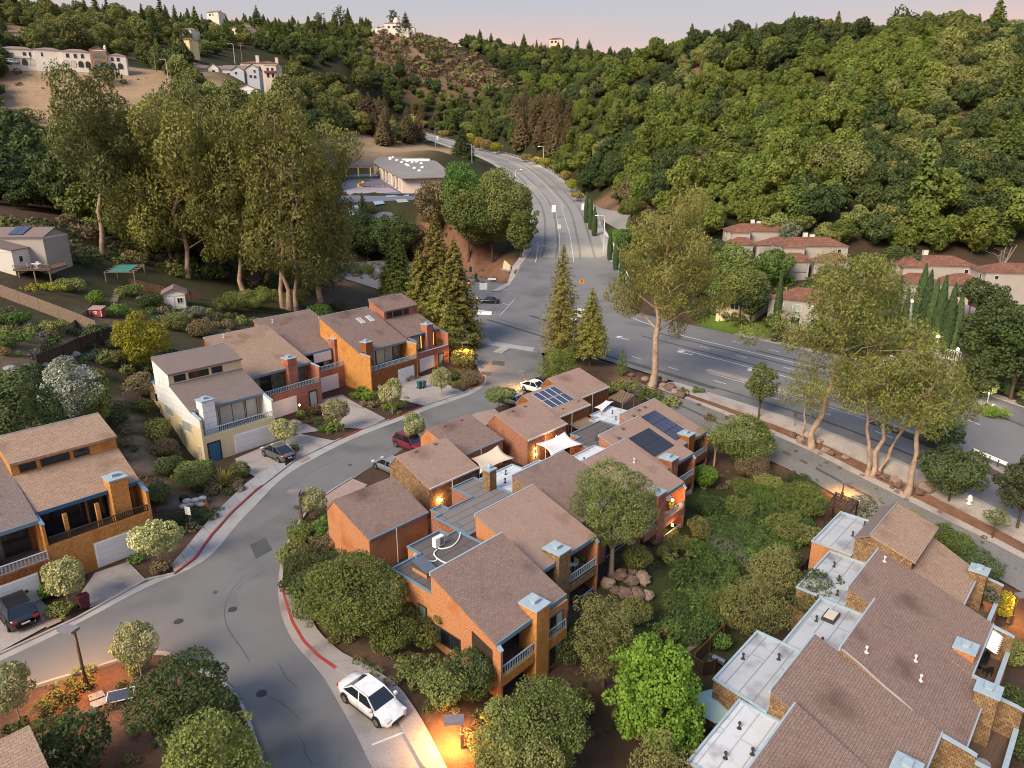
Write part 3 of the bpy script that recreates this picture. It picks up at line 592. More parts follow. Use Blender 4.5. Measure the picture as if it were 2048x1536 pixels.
def chimney(par, x0, x1, y0, y1, z0, z1, mat, capm=None, pot=True):
    capm = capm or blue_pale; c = MB().box(x0, x1, y0, y1, z0, z1).build('chimney', mat, par); o = .07
    MB().box(x0 - o, x1 + o, y0 - o, y1 + o, z1, z1 + .12).build('chimney_cap', capm, c)
    if pot:
        cx, cy = (x0 + x1) / 2, (y0 + y1) / 2; m = MB().box(cx - .24, cx + .24, cy - .2, cy + .2, z1 + .12, z1 + .3); m.box(cx - .3, cx + .3, cy - .26, cy + .26, z1 + .34, z1 + .40); m.box(cx - .15, cx + .15, cy - .1, cy + .1, z1 + .3, z1 + .34)
        m.build('chimney_pot', capm, c)
    return c
def garage_door(par, x0, x1, y, z0, h=2.15, mat=None, rows=4):
    d = MB().box(x0 - .08, x1 + .08, y - .02, y + .05, z0, z0 + h + .08).build('garage_door', white_paint, par)
    pm = MB().box(x0 + .02, x1 - .02, -.05, -.02, .01, h / rows - .012).mesh('panel', mat or white_paint)
    for k in range(rows): ob('panel', pm, d, (0, y, z0 + k * h / rows))
    return d
def roof_vents(par, pts_, slope_z, mat=None):
    vm = MB().box(-.16, .16, -.14, .14, -.05, .10); vm.box(-.2, .2, -.18, .18, .10, .13); me_ = vm.mesh('roof_vent', mat or metal_grey)
    for x, y in pts_: ob('roof_vent', me_, par, (x, y, slope_z(y)))
def pipe_vents(par, pts_, zf, mat=None):
    vm = MB().cyl(0, 0, -.05, .38, .055, None, 8); vm.cyl(0, 0, .36, .46, .11, .09, 8); vm.cyl(0, 0, -.02, .05, .18, .1, 8); me_ = vm.mesh('vent_pipe', mat or metal_dark)
    for x, y in pts_: ob('vent_pipe', me_, par, (x, y, zf(y) if callable(zf) else zf))
def solar_array(par, x0, y0, nx, ny, pw, ph, zf, sl, gap=.025, mat=None, fr_=None, lift=.10):
    m = MB(); m.box(-pw / 2 + .03, pw / 2 - .03, -ph / 2 + .03, ph / 2 - .03, 0, .035); m.mi = 1
    t = .03
    for b in ((-pw/2, pw/2, -ph/2, -ph/2+t), (-pw/2, pw/2, ph/2-t, ph/2), (-pw/2, -pw/2+t, -ph/2+t, ph/2-t), (pw/2-t, pw/2, -ph/2+t, ph/2-t)): m.box(*b, -.005, .045)
    me_ = m.mesh('solar_panel', [mat or solar, fr_ or metal_white])
    for i in range(nx):
        for j in range(ny):
            y = y0 + j * (ph + gap) * math.cos(sl)
            o = ob('solar_panel', me_, par, (x0 + i * (pw + gap), y, zf(y) + lift)); o.rotation_euler = (sl, 0, 0)

def unit(nm, label, ang, a0, a1, be, br, ze, zr, zb, wall, side=None, roofm=None, dd=2.0, zf=2.8, zp=3.1, zfin=5.1, trim=None, fins=(1, 1), ch=None, garage=None, door=None,
         lower='wall', clere=None, flat=None, rail='bal', glassp=None, chm=None, cat='house', group=None, fmat=None, under=None, opening=0, yg=.9):
    """one stepped townhouse. local x = along the row, y = towards the ridge, eave at y=0, front of the deck at y=-dd"""
    trim = trim or blue_trim; roofm = roofm or roof_brown; side = side or wall; fmat = fmat or wall
    W = a1 - a0; D = br - be; x_, y_ = fr(ang, a0, be)
    root = empty(nm, (x_, y_, zb), R(ang), label, cat, group); off = (0, 0, -zb); B = lambda: MB(off)
    sl = math.atan2(zr - ze, D); zy = lambda y: ze + (zr - ze) * y / D; t = .2
    yb = D; ztop = zr
    def sidewall(x0, x1, fin, mat, nm_='side_wall'):
        p = [(D, zb), (D, zr - .14), (0, ze - .14)]
        if fin: p += [(-dd * .82, zfin + .1), (-dd, zfin), (-dd, zb)]
        else: p += [(0, zf - .2), (-dd, zf - .2), (-dd, zb)] if lower == 'wall' else [(0, zb)]
        if opening and fin:                          # a window cut through the fin beside the deck
            o_ = [(.2, zb), (.2, ze - .25), (-.25, ze - .35), (-.25, zp), (-dd + .4, zp), (-dd + .4, zfin - .1), (-.25, ze - .35)]
        m = B(); m.px(p, x0, x1); return m.build(nm_, mat, root)
    sidewall(0, t, fins[0], side); sidewall(W - t, W, fins[1], side)
    B().box(t, W - t, D - t, D, zb, zr - .14).build('back_wall', side, root)
    # lower front wall, deck, parapet
    m = B()
    if lower == 'wall': m.box(t, W - t, -dd, -dd + .2, zb, zp)
    else: m.box(t, W - t, -dd, -dd + .2, zf - .45, zp)
    m.build('front_wall', fmat, root)
    B().box(t, W - t, -dd + .2, yg, zf - .2, zf).build('deck', deck_wood if rail != 'none' else deck_grey, root)
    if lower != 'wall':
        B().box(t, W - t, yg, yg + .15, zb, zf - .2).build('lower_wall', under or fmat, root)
    # glazed wall under the eave
    B().box(t, W - t, yg, yg + .15, zf - .2, zy(yg) - .16).build('glazed_wall', fmat, root)
    hw = min(2.25, ze - zf - .3); gp = glassp or [glass, glass_curtain, glass_green, glass]
    n = max(3, int((W - .8) / 1.5)); cw = (W - .8) / n
    for k in range(0, n, 2):
        kk = min(2, n - k); window(root, .4 + k * cw, yg, zf + .05 - zb, cw * kk - .12, hw, kk, 'x', -1, [gp[k % len(gp)], gp[(k + 1) % len(gp)]], wood_brown)
    # roof
    D1 = D
    if clere:
        yb, rise, ylen, rise2 = clere                # wall line, wall height, depth and rise of the upper roof
        D1 = D; z0 = zr + rise; zz = z0 + rise2
        m = B()
        for x0, x1 in ((0, t), (W - t, W)): m.px([(D, zr - .3), (D, z0 - .14), (D + ylen, zz - .14), (D + ylen, zb + 2), (D, zb + 2)], x0, x1)
        m.box(t, W - t, D, D + t, zr - .3, z0 - .14); m.box(t, W - t, D + ylen - t, D + ylen, zb + 2, zz - .14); m.build('upper_wall', wall, root)
        B().px([(D - .25, z0 - .12), (D - .25, z0 + .08), (D + ylen + .1, zz + .1), (D + ylen + .1, zz - .1)], -.06, W + .06).build('upper_roof', roofm, root)
        window(root, W * .07, D, zr + .22 - zb, W * .15, rise - .5, 1, 'x', -1, glass, metal_dark); window(root, W * .26, D, zr + .22 - zb, W * .27, rise - .5, 2, 'x', -1, glass, metal_dark); window(root, W * .57, D, zr + .22 - zb, W * .15, rise - .5, 1, 'x', -1, glass, metal_dark)
        B().box(0, W, D + ylen + .1, D + ylen + .16, zz - .12, zz + .16).build('ridge_cap', blue_pale, root)
    else:
        B().box(-.05, W + .05, D + .0, D + .12, zr - .16, zr + .12).build('ridge_cap', blue_pale, root)
    rf = B().px([(-.1, ze - .14), (-.1, ze + .06), (D1, zr + .08), (D1, zr - .12)], -.05, W + .05).build('roof', roofm, root)
    B().box(-.05, W + .05, -.18, -.1, ze - .24, ze + .07).build('fascia', trim, root)
    for x0, x1, fn in ((0, t, fins[0]), (W - t, W, fins[1])):
        if fn: B().px([(-.1, ze - .14), (-.1, ze + .0), (-dd * .82, zfin + .18), (-dd - .05, zfin + .08), (-dd - .05, zfin), (-dd * .82, zfin + .1)], x0 - .05, x1 + .05).build('fin_cap', blue_pale if trim is not blue_deep else blue_trim, root)
    if ch:
        x0, x1, y0, y1, zt = ch; chimney(root, x0, x1, y0, y1, zf - .2 - zb if lower == 'wall' else 0, zt - zb, chm or wall)
    if rail == 'bal': railing(root, (t + .05, -dd + .1), (W - t - .05, -dd + .1), zp - zb, .72)
    elif rail == 'dark': railing(root, (t + .05, -dd + .1), (W - t - .05, -dd + .1), zp - zb, .62, wood_dark, .16)
    elif rail == 'cap': B().box(t, W - t, -dd - .04, -dd + .26, zp, zp + .08).build('parapet_cap', blue_pale, root)
    if garage:
        x0, x1 = garage; garage_door(root, x0, x1, -dd, 0.02 - zb)
    if door:
        x0, x1, mt = door; d_ = B().box(x0 - .2, x1 + .2, -dd - .03, -dd + .02, zb, zb + 2.35).build('recess_shade_panel', wood_dark, root)  # dark panel on the wall face stands for the shade of a door recess
        dd_ = B().box(x0, x1, -dd - .08, -dd - .032, zb + .03, zb + 2.15).build('door', mt, root); B().box(x1 - .14, x1 - .08, -dd - .13, -dd - .08, zb + 1.0, zb + 1.12).build('handle', metal_grey, dd_)
    if flat:                                         # flat-roofed part beyond the ridge: (outline in local xy, z, material, wall)
        for k, (pl, zt, fm, wm) in enumerate(flat):
            if sum(p[0] * q[1] - q[0] * p[1] for p, q in zip(pl, pl[1:] + pl[:1])) < 0: pl = pl[::-1]
            B().pz(pl, zb, zt - .05).build('low_wing', wm, root)
            B().pz(pl, zt - .048, zt).build('flat_roof', fm, root)
            m = B()
            for i in range(len(pl)):
                p, q = Vector((*pl[i], zt)), Vector((*pl[(i + 1) % len(pl)], zt)); e_ = (q - p).normalized() * .05
                nrm = Vector((e_.y, -e_.x, 0)) * 1.2
                m.prism([p - e_ + nrm, q + e_ + nrm, q + e_ - nrm * 1.6, p - e_ - nrm * 1.6], (0, 0, .13 - .004 * (i % 2)))
            m.build('parapet', trim if fm in (membrane_dark, membrane_grey) else blue_pale, root)
    return root, zy, sl
def L2(ang, a0, be, u, v, z):                        # photo point at height z -> local xy of a unit
    x, y = P(u, v, z); A = R(ang); return (x * math.cos(A) + y * math.sin(A) - a0, -x * math.sin(A) + y * math.cos(A) - be)

# ------------------------------------------------------------------ upper row along the street
LU = {}
LU[0] = unit('townhouse', 'brown shingled townhouse with white garage door, cut by the left edge of the picture', 49, 3.2, 11.4, 57.9, 65.5, 5.4, 8.7, -.1, sh_rust, sh_orange, roof_dark, zf=2.7, zp=2.9, zfin=5.0, garage=(2.2, 7.0), fins=(1, 0), chm=sh_rust)
LU[1] = unit('townhouse', 'bright orange shingled townhouse with three clerestory windows and an empty dark deck', 49, 11.4, 19.2, 58.9, 62.7, 5.6, 7.5, -.1, sh_orange, sh_orange, roof_tan, dd=1.7, zf=2.8, zp=3.35, zfin=5.15, trim=blue_deep, clere=(0, 1.15, 3.3, 1.25), ch=(5.3, 6.65, -.9, .5, 6.6), garage=(3.2, 7.05), rail='dark', glassp=[glass, glass, glass, glass])
LU[2] = unit('townhouse', 'cream stuccoed townhouse with white weather wrap on its upper walls and chimney', 50, 31.3, 40.1, 72.2, 76.6, 5.6, 7.75, -.1, stucco_cream, stucco_cream, roof_dark, dd=1.9, zf=2.7, zp=3.05, zfin=5.0, clere=(0, 1.25, 3.6, 1.25), ch=(.8, 2.2, -1.2, .2, 6.7), chm=house_wrap, garage=(3.6, 8.5), door=(.6, 1.75, blue_deep), glassp=[glass_white, glass_blind, glass_white, glass_white], group=None)
LU[3] = unit('townhouse', 'brick red townhouse with speckled tan roof, next above the cream one', 53, 46.1, 55.7, 76.7, 86.2, 5.6, 9.45, -.1, sid_red, sid_red, roof_tan, dd=1.9, zf=2.8, zp=3.1, zfin=5.2, ch=(5.5, 6.9, -.7, .7, 6.9), garage=(1.8, 5.4), door=(7.6, 8.6, glass_curtain), fins=(0, 1), glassp=[glass_green, glass, glass_green, glass_lit])
LU[4] = unit('townhouse', 'brick red townhouse with a roller blind half covering its deck', 53, 56.4, 66.5, 80.6, 90.5, 5.6, 9.5, -.1, sid_red, sid_red, roof_brown, dd=2.0, zf=2.8, zp=3.1, zfin=5.3, ch=(6.05, 7.45, -.7, .7, 6.9), garage=(.8, 5.2), door=(7.6, 8.6, blue_trim), glassp=[glass_green, glass, glass, glass_blind])
LU[5] = unit('townhouse', 'russet shingled townhouse with two skylights in its roof', 53, 62.9, 72.4, 75.0, 83.6, 5.6, 9.8, -.1, sh_rust, sh_orange, roof_brown, dd=2.2, zf=2.8, zp=3.1, zfin=5.3, ch=(.7, 2.0, -.7, .6, 7.0), garage=(5.4, 8.6), glassp=[glass_green, glass_curtain, glass_blind, glass_curtain], rail='bal')
LU[6] = unit('townhouse', 'brick red corner townhouse with raised back storey beside the junction', 53, 73.9, 81.4, 76.4, 81.4, 5.6, 7.7, -.1, sid_red, sid_red, roof_brown, dd=2.0, zf=2.8, zp=3.2, zfin=5.1, trim=blue_deep, clere=(0, 1.4, 3.5, 1.5), ch=(3.9, 5.3, -.6, .8, 6.9), garage=(.6, 3.8), door=(5.0, 5.9, blue_trim), rail='cap', glassp=[glass_blind, glass_blind, glass_lit, glass_lit])
r_, zy, sl = LU[5]
for x in (5.3, 7.2):                                 # skylights
    f = MB((0, 0, .1)).px([(5.3, zy(5.3)), (5.3, zy(5.3) + .18), (6.6, zy(6.6) + .18), (6.6, zy(6.6))], x, x + .9).build('skylight', metal_white, r_)
    MB((0, 0, .1)).px([(5.4, zy(5.4) + .18), (5.4, zy(5.4) + .2), (6.5, zy(6.5) + .2), (6.5, zy(6.5) + .18)], x + .1, x + .8).build('pane', membrane, f)
pipe_vents(LU[4][0], [(2.2, 8.5)], lambda y: LU[4][1](y) + .2, metal_white); pipe_vents(LU[3][0], [(2.3, 8.6)], lambda y: LU[3][1](y) + .2, metal_white)
r_ = LU[4][0]; MB((0, 0, .1)).box(2.6, 5.7, -.25, -.18, 4.0, 5.35).build('roller_blind', white_cloth, r_)
r_ = LU[2][0]                                        # cream house: wrapped upper side wall, windows, back wing
MB((0, 0, .1)).px([(4.3, 7.6), (4.3, 8.86), (8.0, 10.1), (8.0, 5.4), (1.2, 4.1), (-1.85, 4.0), (-1.85, 4.95), (-1.6, 5.06), (0, 5.45)], -.03, -.002).build('weather_wrap', house_wrap, r_)
MB((0, 0, .1)).px([(-1.85, 3.1), (-1.85, 4.95), (-1.6, 5.06), (.7, 5.7), (.7, 3.0)], 8.56, 8.6).build('weather_wrap', house_wrap, r_)
MB((0, 0, .1)).pz([(.3, 8.0), (6, 8.0), (6, 11.0), (.3, 11.0)], 0.1, 6.9).build('back_wing', stucco_cream, r_); MB((0, 0, .1)).box(.2, 6.1, 7.95, 11.1, 6.9, 7.05).build('flat_roof', blue_trim, r_)
window(r_, 0, 5.6, 7.3, 1.2, 1.7, 1, 'y', -1, glass, white_paint); window(r_, 0, 4.4, 4.0, 2.0, 1.3, 2, 'y', -1, glass_curtain, white_paint); window(r_, 0, .3, 3.0, 2.1, 1.3, 1, 'y', -1, glass_curtain, white_paint); window(r_, 0, 2.6, 1.9, .7, 1.7, 1, 'y', -1, glass_blind, stucco_cream); window(r_, 0, -1.2, .5, .7, 1.4, 1, 'y', -1, glass_blind, stucco_cream); window(r_, .3, 8.7, 4.8, .8, 1.1, 1, 'y', -1, glass, white_paint)
r_ = LU[1][0]
for x in (1.6, 3.9): MB((0, 0, .1)).box(x, x + .28, -1.3, -1.0, 2.8, 5.3).build('deck_post', sh_orange, r_)
pipe_vents(LU[0][0], [(6.4, 3.2), (5.8, 1.6)], lambda y: LU[0][1](y) + .15, metal_white)

# ------------------------------------------------------------------ middle block: six houses over the garden, six garages on the street
def shed_poly(u, pts_, z): ang, a0, be = u; return [L2(ang, a0, be, p, q, z) for p, q in pts_]
CU = {}
cl = dict(lower='open', dd=2.0, rail='bal', fins=(0, 1))
u1 = (48, 26.2, 25.0); u2 = (48, 34.2, 28.1); u3 = (48, 41.7, 30.1); u4 = (48, 49.3, 28.6); u5 = (48, 57.0, 31.7); u6 = (48, 64.9, 34.1)
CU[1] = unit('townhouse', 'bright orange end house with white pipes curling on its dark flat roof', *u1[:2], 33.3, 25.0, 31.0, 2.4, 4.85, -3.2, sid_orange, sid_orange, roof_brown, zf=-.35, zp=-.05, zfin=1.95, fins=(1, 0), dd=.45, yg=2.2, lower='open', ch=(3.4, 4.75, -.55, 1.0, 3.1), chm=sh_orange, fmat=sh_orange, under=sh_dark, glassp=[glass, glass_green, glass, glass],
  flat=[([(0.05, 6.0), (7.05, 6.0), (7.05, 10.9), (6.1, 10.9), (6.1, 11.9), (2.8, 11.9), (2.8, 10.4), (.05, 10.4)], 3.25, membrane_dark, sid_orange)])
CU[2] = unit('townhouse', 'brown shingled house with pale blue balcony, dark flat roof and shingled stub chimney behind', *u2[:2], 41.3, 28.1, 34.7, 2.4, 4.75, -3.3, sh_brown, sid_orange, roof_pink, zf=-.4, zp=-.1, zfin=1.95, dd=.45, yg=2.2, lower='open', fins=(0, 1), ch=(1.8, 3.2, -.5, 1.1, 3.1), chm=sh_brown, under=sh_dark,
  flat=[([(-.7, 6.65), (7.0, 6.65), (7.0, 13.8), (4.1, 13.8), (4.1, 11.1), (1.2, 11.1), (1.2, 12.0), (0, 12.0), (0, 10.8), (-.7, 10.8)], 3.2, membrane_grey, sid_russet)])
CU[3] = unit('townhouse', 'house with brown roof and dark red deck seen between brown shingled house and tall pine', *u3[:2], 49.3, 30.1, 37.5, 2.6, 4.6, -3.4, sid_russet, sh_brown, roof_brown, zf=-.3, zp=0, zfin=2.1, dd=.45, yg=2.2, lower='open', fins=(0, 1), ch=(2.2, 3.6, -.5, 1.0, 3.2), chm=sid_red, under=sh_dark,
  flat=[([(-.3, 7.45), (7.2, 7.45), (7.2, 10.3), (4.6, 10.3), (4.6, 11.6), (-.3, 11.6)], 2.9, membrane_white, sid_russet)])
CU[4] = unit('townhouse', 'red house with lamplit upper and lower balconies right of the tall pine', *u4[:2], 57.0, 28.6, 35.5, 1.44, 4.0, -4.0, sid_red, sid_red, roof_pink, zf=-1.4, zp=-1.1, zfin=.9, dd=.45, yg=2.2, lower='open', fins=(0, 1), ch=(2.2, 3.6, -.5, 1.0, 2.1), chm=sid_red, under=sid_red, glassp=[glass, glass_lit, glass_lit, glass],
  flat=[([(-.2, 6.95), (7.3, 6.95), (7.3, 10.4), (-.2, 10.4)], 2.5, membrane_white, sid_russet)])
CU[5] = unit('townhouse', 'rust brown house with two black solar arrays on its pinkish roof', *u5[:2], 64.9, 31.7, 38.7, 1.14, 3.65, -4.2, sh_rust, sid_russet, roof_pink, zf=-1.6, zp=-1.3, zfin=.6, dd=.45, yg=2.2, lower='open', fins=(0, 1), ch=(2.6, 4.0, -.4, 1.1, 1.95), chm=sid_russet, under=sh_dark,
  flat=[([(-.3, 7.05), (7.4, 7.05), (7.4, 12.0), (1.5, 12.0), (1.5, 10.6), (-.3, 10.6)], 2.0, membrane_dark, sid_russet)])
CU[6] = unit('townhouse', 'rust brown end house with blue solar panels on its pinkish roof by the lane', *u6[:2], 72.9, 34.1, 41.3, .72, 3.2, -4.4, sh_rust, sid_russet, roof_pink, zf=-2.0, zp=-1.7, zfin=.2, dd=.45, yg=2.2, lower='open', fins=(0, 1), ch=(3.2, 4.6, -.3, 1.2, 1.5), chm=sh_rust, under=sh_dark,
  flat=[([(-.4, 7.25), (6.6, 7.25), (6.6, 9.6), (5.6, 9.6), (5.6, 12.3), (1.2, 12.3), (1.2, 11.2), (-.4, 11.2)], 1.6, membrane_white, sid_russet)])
for k in range(1, 7):                                # lower balconies
    r_ = CU[k][0]; Wk = {1: 7.1, 2: 7.1, 3: 7.6, 4: 7.7, 5: 7.9, 6: 8.0}[k]; zb_ = r_.location.z
    railing(r_, (4.0 if k != 1 else .3, -.3), (Wk - .3 if k != 1 else 3.1, -.3), .35 if k != 1 else .1, .75, blue_trim if k < 4 else blue_pale)
    window(r_, Wk * .55, 2.2, .3, 2.4, 2.0, 2, 'x', -1, [glass_lit if k == 4 else glass, glass], wood_dark)
r_, zy, sl = CU[1]; z0 = 3.2                          # left side of the orange end house: long window, small windows, porch rail
window(r_, 0, 3.2, 2.95, 2.9, 1.25, 3, 'y', -1, [glass, glass, glass_green], metal_dark); window(r_, 0, 6.6, 4.0, .8, 1.1, 1, 'y', -1, glass_green, metal_dark); window(r_, 0, 9.3, 3.4, 1.1, 2.1, 1, 'y', -1, glass_blind, white_paint)
MB().px([(.25, 3.1), (2.1, 3.1), (2.1, 5.5), (.25, 4.95)], -.03, -.005).build('opening_shade_panel', wood_dark, r_); railing(r_, (-.05, .25), (-.05, 2.1), 3.0, .8)  # flat dark panel gives the shade of a porch opening; the wall is uncut
window(r_, 5.0, -.32, 3.4, 1.5, 1.5, 2, 'x', -1, [glass, glass_curtain], metal_grey); window(r_, 5.0, -.32, .8, 1.5, 1.6, 2, 'x', -1, [glass, glass_curtain], metal_grey)
MB((0, 0, 3.2)).box(4.8, 7.08, -.32, 2.2, -3.2, 2.12).build('end_bay', sid_orange, r_)

vb = MB((0, 0, 3.2)).box(1.0, 1.9, 7.6, 9.2, 3.25, 3.6).build('skylight_box', sid_orange, r_); MB((0, 0, 3.2)).px([(7.55, 3.6), (7.55, 3.72), (9.25, 4.1), (9.25, 3.6)], .95, 1.95).build('skylight_lid', metal_grey, vb)
MB((0, 0, 3.2)).cyl(2.6, 7.4, 3.25, 3.4, .2, .2, 10).build('vent_pipe', blue_pale, r_)
cy = CU[2][0]; chimney(cy, 6.0, 6.9, 10.8, 11.7, 6.5, 8.4, sh_brown, blue_pale, False); c_ = cy.children[-1]
MB().cyl(6.45, 11.25, 8.5, 8.7, .2, .16, 10).cyl(6.45, 11.25, 8.75, 8.95, .28, .1, 10).build('chimney_cowl', MATS['glass_green'] and blue_pale, c_)
pipe_vents(CU[2][0], [(3.6, 8.2), (5.9, 7.8)], 6.5); pipe_vents(CU[3][0], [(1.2, 9.4), (3.0, 8.6), (2.6, 10.6)], 6.3); pipe_vents(CU[4][0], [(2.0, 8.0), (3.2, 8.8)], 6.5); pipe_vents(CU[5][0], [(2.0, 8.8), (5.2, 9.4)], 6.2); pipe_vents(CU[6][0], [(2.0, 9.0), (3.6, 10.6), (4.6, 8.6)], 6.0)
r_, zy, sl = CU[5]; solar_array(r_, 3.2, 2.55, 3, 2, 1.02, 1.75, lambda y: zy(y) + 4.2, sl, .02, solar_black, solar_black); solar_array(r_, 3.2 + 3.18, 2.55, 1, 2, 1.02, 1.75, lambda y: zy(y) + 4.2, sl, .02, solar_black, solar_black)
roof_vents(r_, [(1.6, 5.6), (3.6, 6.4)], lambda y: zy(y) + 4.3)
r_, zy, sl = CU[6]; solar_array(r_, 1.6, 1.6, 4, 3, 1.05, 1.68, lambda y: zy(y) + 4.4, sl, .03, solar, metal_dark); roof_vents(r_, [(1.4, 6.2), (3.2, 6.6), (4.6, 6.6)], lambda y: zy(y) + 4.5)
pipe_vents(CU[4][0], [(5.3, 4.2)], lambda y: CU[4][1](y) + 4.1, metal_white)
# garages
GU = {}
def garage(label, ang, a0, a1, be, br, ze, zr, wall, roofm, zb=-.3, spout=True, ywall=None, door=False):
    W = a1 - a0; D = br - be; x_, y_ = fr(ang, a0, be); root = empty('garage', (x_, y_, zb), R(ang), label, 'garage', None); o = (0, 0, -zb); zy = lambda y: ze + (zr - ze) * y / D
    Df = D + 1.1; zfr = zr - 1.25
    m = MB(o); pr = [(0, zb), (0, ze - .12), (D, zr - .12), (Df, zfr - .1), (Df, zb)]
    for x0, x1 in ((0, .18), (W - .18, W)): m.px(pr, x0, x1)
    m.box(.18, W - .18, 0, .18, zb, ze - .12); m.box(.18, W - .18, Df - .18, Df, zb, zfr - .1); m.build('wall', wall, root)
    MB(o).px([(-.1, ze - .12), (-.1, ze + .06), (D, zr + .07), (D, zr - .11)], -.05, W + .05).build('roof', roofm, root)
    MB(o).px([(D + .002, zr - .11), (D + .002, zr + .07), (Df + .08, zfr + .04), (Df + .08, zfr - .12)], -.05, W + .05).build('street_roof', roofm, root)
    MB(o).box(-.05, W + .05, -.2, -.1, ze - .1, ze + .06).build('gutter', metal_white if roofm is not roof_brown else blue_trim, root)
    if spout: MB(o).bar((W * .42, -.22, ze), (W * .42, -.22, zb), .045).build('downspout', metal_white, root)
    d = MB(o).box(.5, W - .5, Df - .01, Df + .04, zb, 2.2).build('garage_door', white_paint, root)
    for k in range(4): MB(o).box(.55, W - .55, Df + .04, Df + .07, .05 + k * .54, .05 + k * .54 + .5).build('panel', white_paint, d)
    return root, zy, math.atan2(zr - ze, D)
GU[1] = garage('orange garage with plain brown roof nearest the round green hedge', 48, 28, 34.1, 40.45, 45.1, 3.0, 4.8, sid_orange, roof_brown)
GU[2] = garage('brown shingled garage with burning lamp beside its passage', 48, 37.2, 43.5, 43.7, 48.35, 3.0, 4.85, sh_brown, roof_pink)
GU[3] = garage('russet garage with weathered roof behind the maroon pickup', 48, 44.4, 50.6, 46.9, 52.2, 3.0, 4.6, sid_orange, roof_brown)
GU[4] = garage('russet garage with pale roof beside the white shade sail', 48, 52.1, 58.9, 44.65, 49.4, 3.0, 4.8, sid_russet, roof_pink)
GU[5] = garage('garage with eight framed solar panels on its roof', 48, 59.5, 66.2, 46.6, 51.8, 3.0, 4.65, sh_rust, roof_pink)
GU[6] = garage('shingled end garage nearest the bright green junction bush', 48, 67, 73.8, 48.95, 54, 3.0, 4.65, sh_rust, roof_pink)
r_, zy, sl = GU[5]; solar_array(r_, 1.7, 2.3, 4, 2, 1.05, 1.68, lambda y: zy(y) + .3, sl, .06, solar, metal_white); roof_vents(r_, [(2.2, .9), (5.6, 1.1)], lambda y: zy(y) + .4, roof_pink)
for k, v_ in ((2, [(2.0, 4.3), (4.6, 4.3)]), (3, [(1.9, 4.7), (4.4, 4.7)]), (4, [(2.2, 4.3), (4.4, 4.3)])): roof_vents(GU[k][0], v_, lambda y: GU[k][1](y) + .35, roof_dark)
MB().box(-.03, -.005, 3.4, 4.4, .3, 2.3).build('side_door', blue_deep, GU[2][0])
GU[0] = None
# the corner of one more garage at the bottom left
x_, y_ = P(57, 1453, 4.4); A = R(48); aa = x_ * math.cos(A) + y_ * math.sin(A); bb = -x_ * math.sin(A) + y_ * math.cos(A)
GU[0] = garage('tan roofed garage whose corner shows at the bottom left of the picture', 48, aa - 7, aa, bb - 5, bb, 2.6, 4.4, sid_orange, roof_tan, spout=False)

# ------------------------------------------------------------------ lower right row
RU = {}
rl = dict(lower='wall', rail='cap', trim=blue_pale)
RU[5] = unit('townhouse', 'house whose reddish roof fills the bottom edge of the picture beside the white flat roof', 47, 28.0, 35.4, 3.0, 10.1, -2.2, .8, -6.5, sh_brown, sh_brown, roof_rust, zf=-4.9, zp=-4.0, zfin=-2.6, dd=2.0, yg=.5, flat=[([(.9, 7.15), (7.3, 7.15), (7.3, 10.4), (.9, 10.4)], -.9, membrane_white, sh_brown)], **rl)
RU[4] = unit('townhouse', 'brown shingled house with long seam beside its roof and a russet deck wall', 47, 35.4, 42.5, 3.7, 11.6, -2.0, .86, -6.5, sh_brown, sh_brown, roof_rust, zf=-4.7, zp=-3.8, zfin=-2.4, dd=2.0, yg=.5, ch=(1.3, 2.7, .0, 1.3, -1.25), chm=sh_brown, fmat=sh_brown, flat=[([(0, 8.0), (7.0, 8.0), (7.0, 11.7), (.4, 11.7)], -.8, membrane, sh_brown)], **rl)
RU[3] = unit('townhouse', 'brown shingled house with three white pipes on its roof and an empty black deck', 47, 42.5, 49.9, 2.4, 9.9, -2.9, .69, -7, sh_brown, sh_brown, roof_brown, zf=-5.6, zp=-4.7, zfin=-3.2, dd=2.2, yg=.5, ch=(5.2, 6.6, -.9, .45, -1.75), chm=sh_brown, flat=[([(0, 7.6), (7.3, 7.6), (7.3, 11.2), (0, 11.2)], -.9, membrane, sh_brown)], **rl)
RU[2] = unit('townhouse', 'orange fronted house with a cluttered deck under a white scalloped awning', 47, 49.9, 57.4, 3.4, 11.8, -2.2, .81, -7, sid_orange, sh_brown, roof_rust, zf=-4.9, zp=-4.0, zfin=-2.6, dd=1.5, yg=.5, ch=(1.2, 2.6, .1, 1.4, -1.45), chm=sid_orange, flat=[([(0, 8.5), (7.4, 8.5), (7.4, 12.1), (0, 12.1)], -.9, membrane, sh_brown)], **rl)
RU[1] = unit('townhouse', 'two level house with tan upper roof at the end of the row by the lane', 47, 57.4, 65.0, 5.6, 9.3, -2.3, -.4, -7, sh_brown, sh_brown, roof_tan, zf=-4.9, zp=-4.0, zfin=-2.7, dd=1.9, yg=.5, ch=(5.9, 7.2, -.8, .5, -1.45), chm=sh_brown, clere=(0, 1.1, 3.2, 1.1), flat=[([(0, 8.2), (7.4, 8.2), (7.4, 11.5), (0, 11.5)], -.6, membrane, sid_orange)], **rl)
r_ = RU[1][0]; MB((0, 0, 7)).px([(6.95, 1.72), (6.95, 1.9), (8.2, 1.15), (8.2, .97)], -.05, 7.65).build('back_roof', roof_dark, r_)
for x0, x1 in ((0, .2), (7.4, 7.6)): MB((0, 0, 7)).px([(6.9, -3), (6.9, 1.65), (8.1, .95), (8.1, -3)], x0, x1).build('back_wall', sh_brown, r_)
MB((0, 0, 7)).box(.2, 7.4, 7.9, 8.1, -3, .95).build('back_wall', sh_brown, r_)
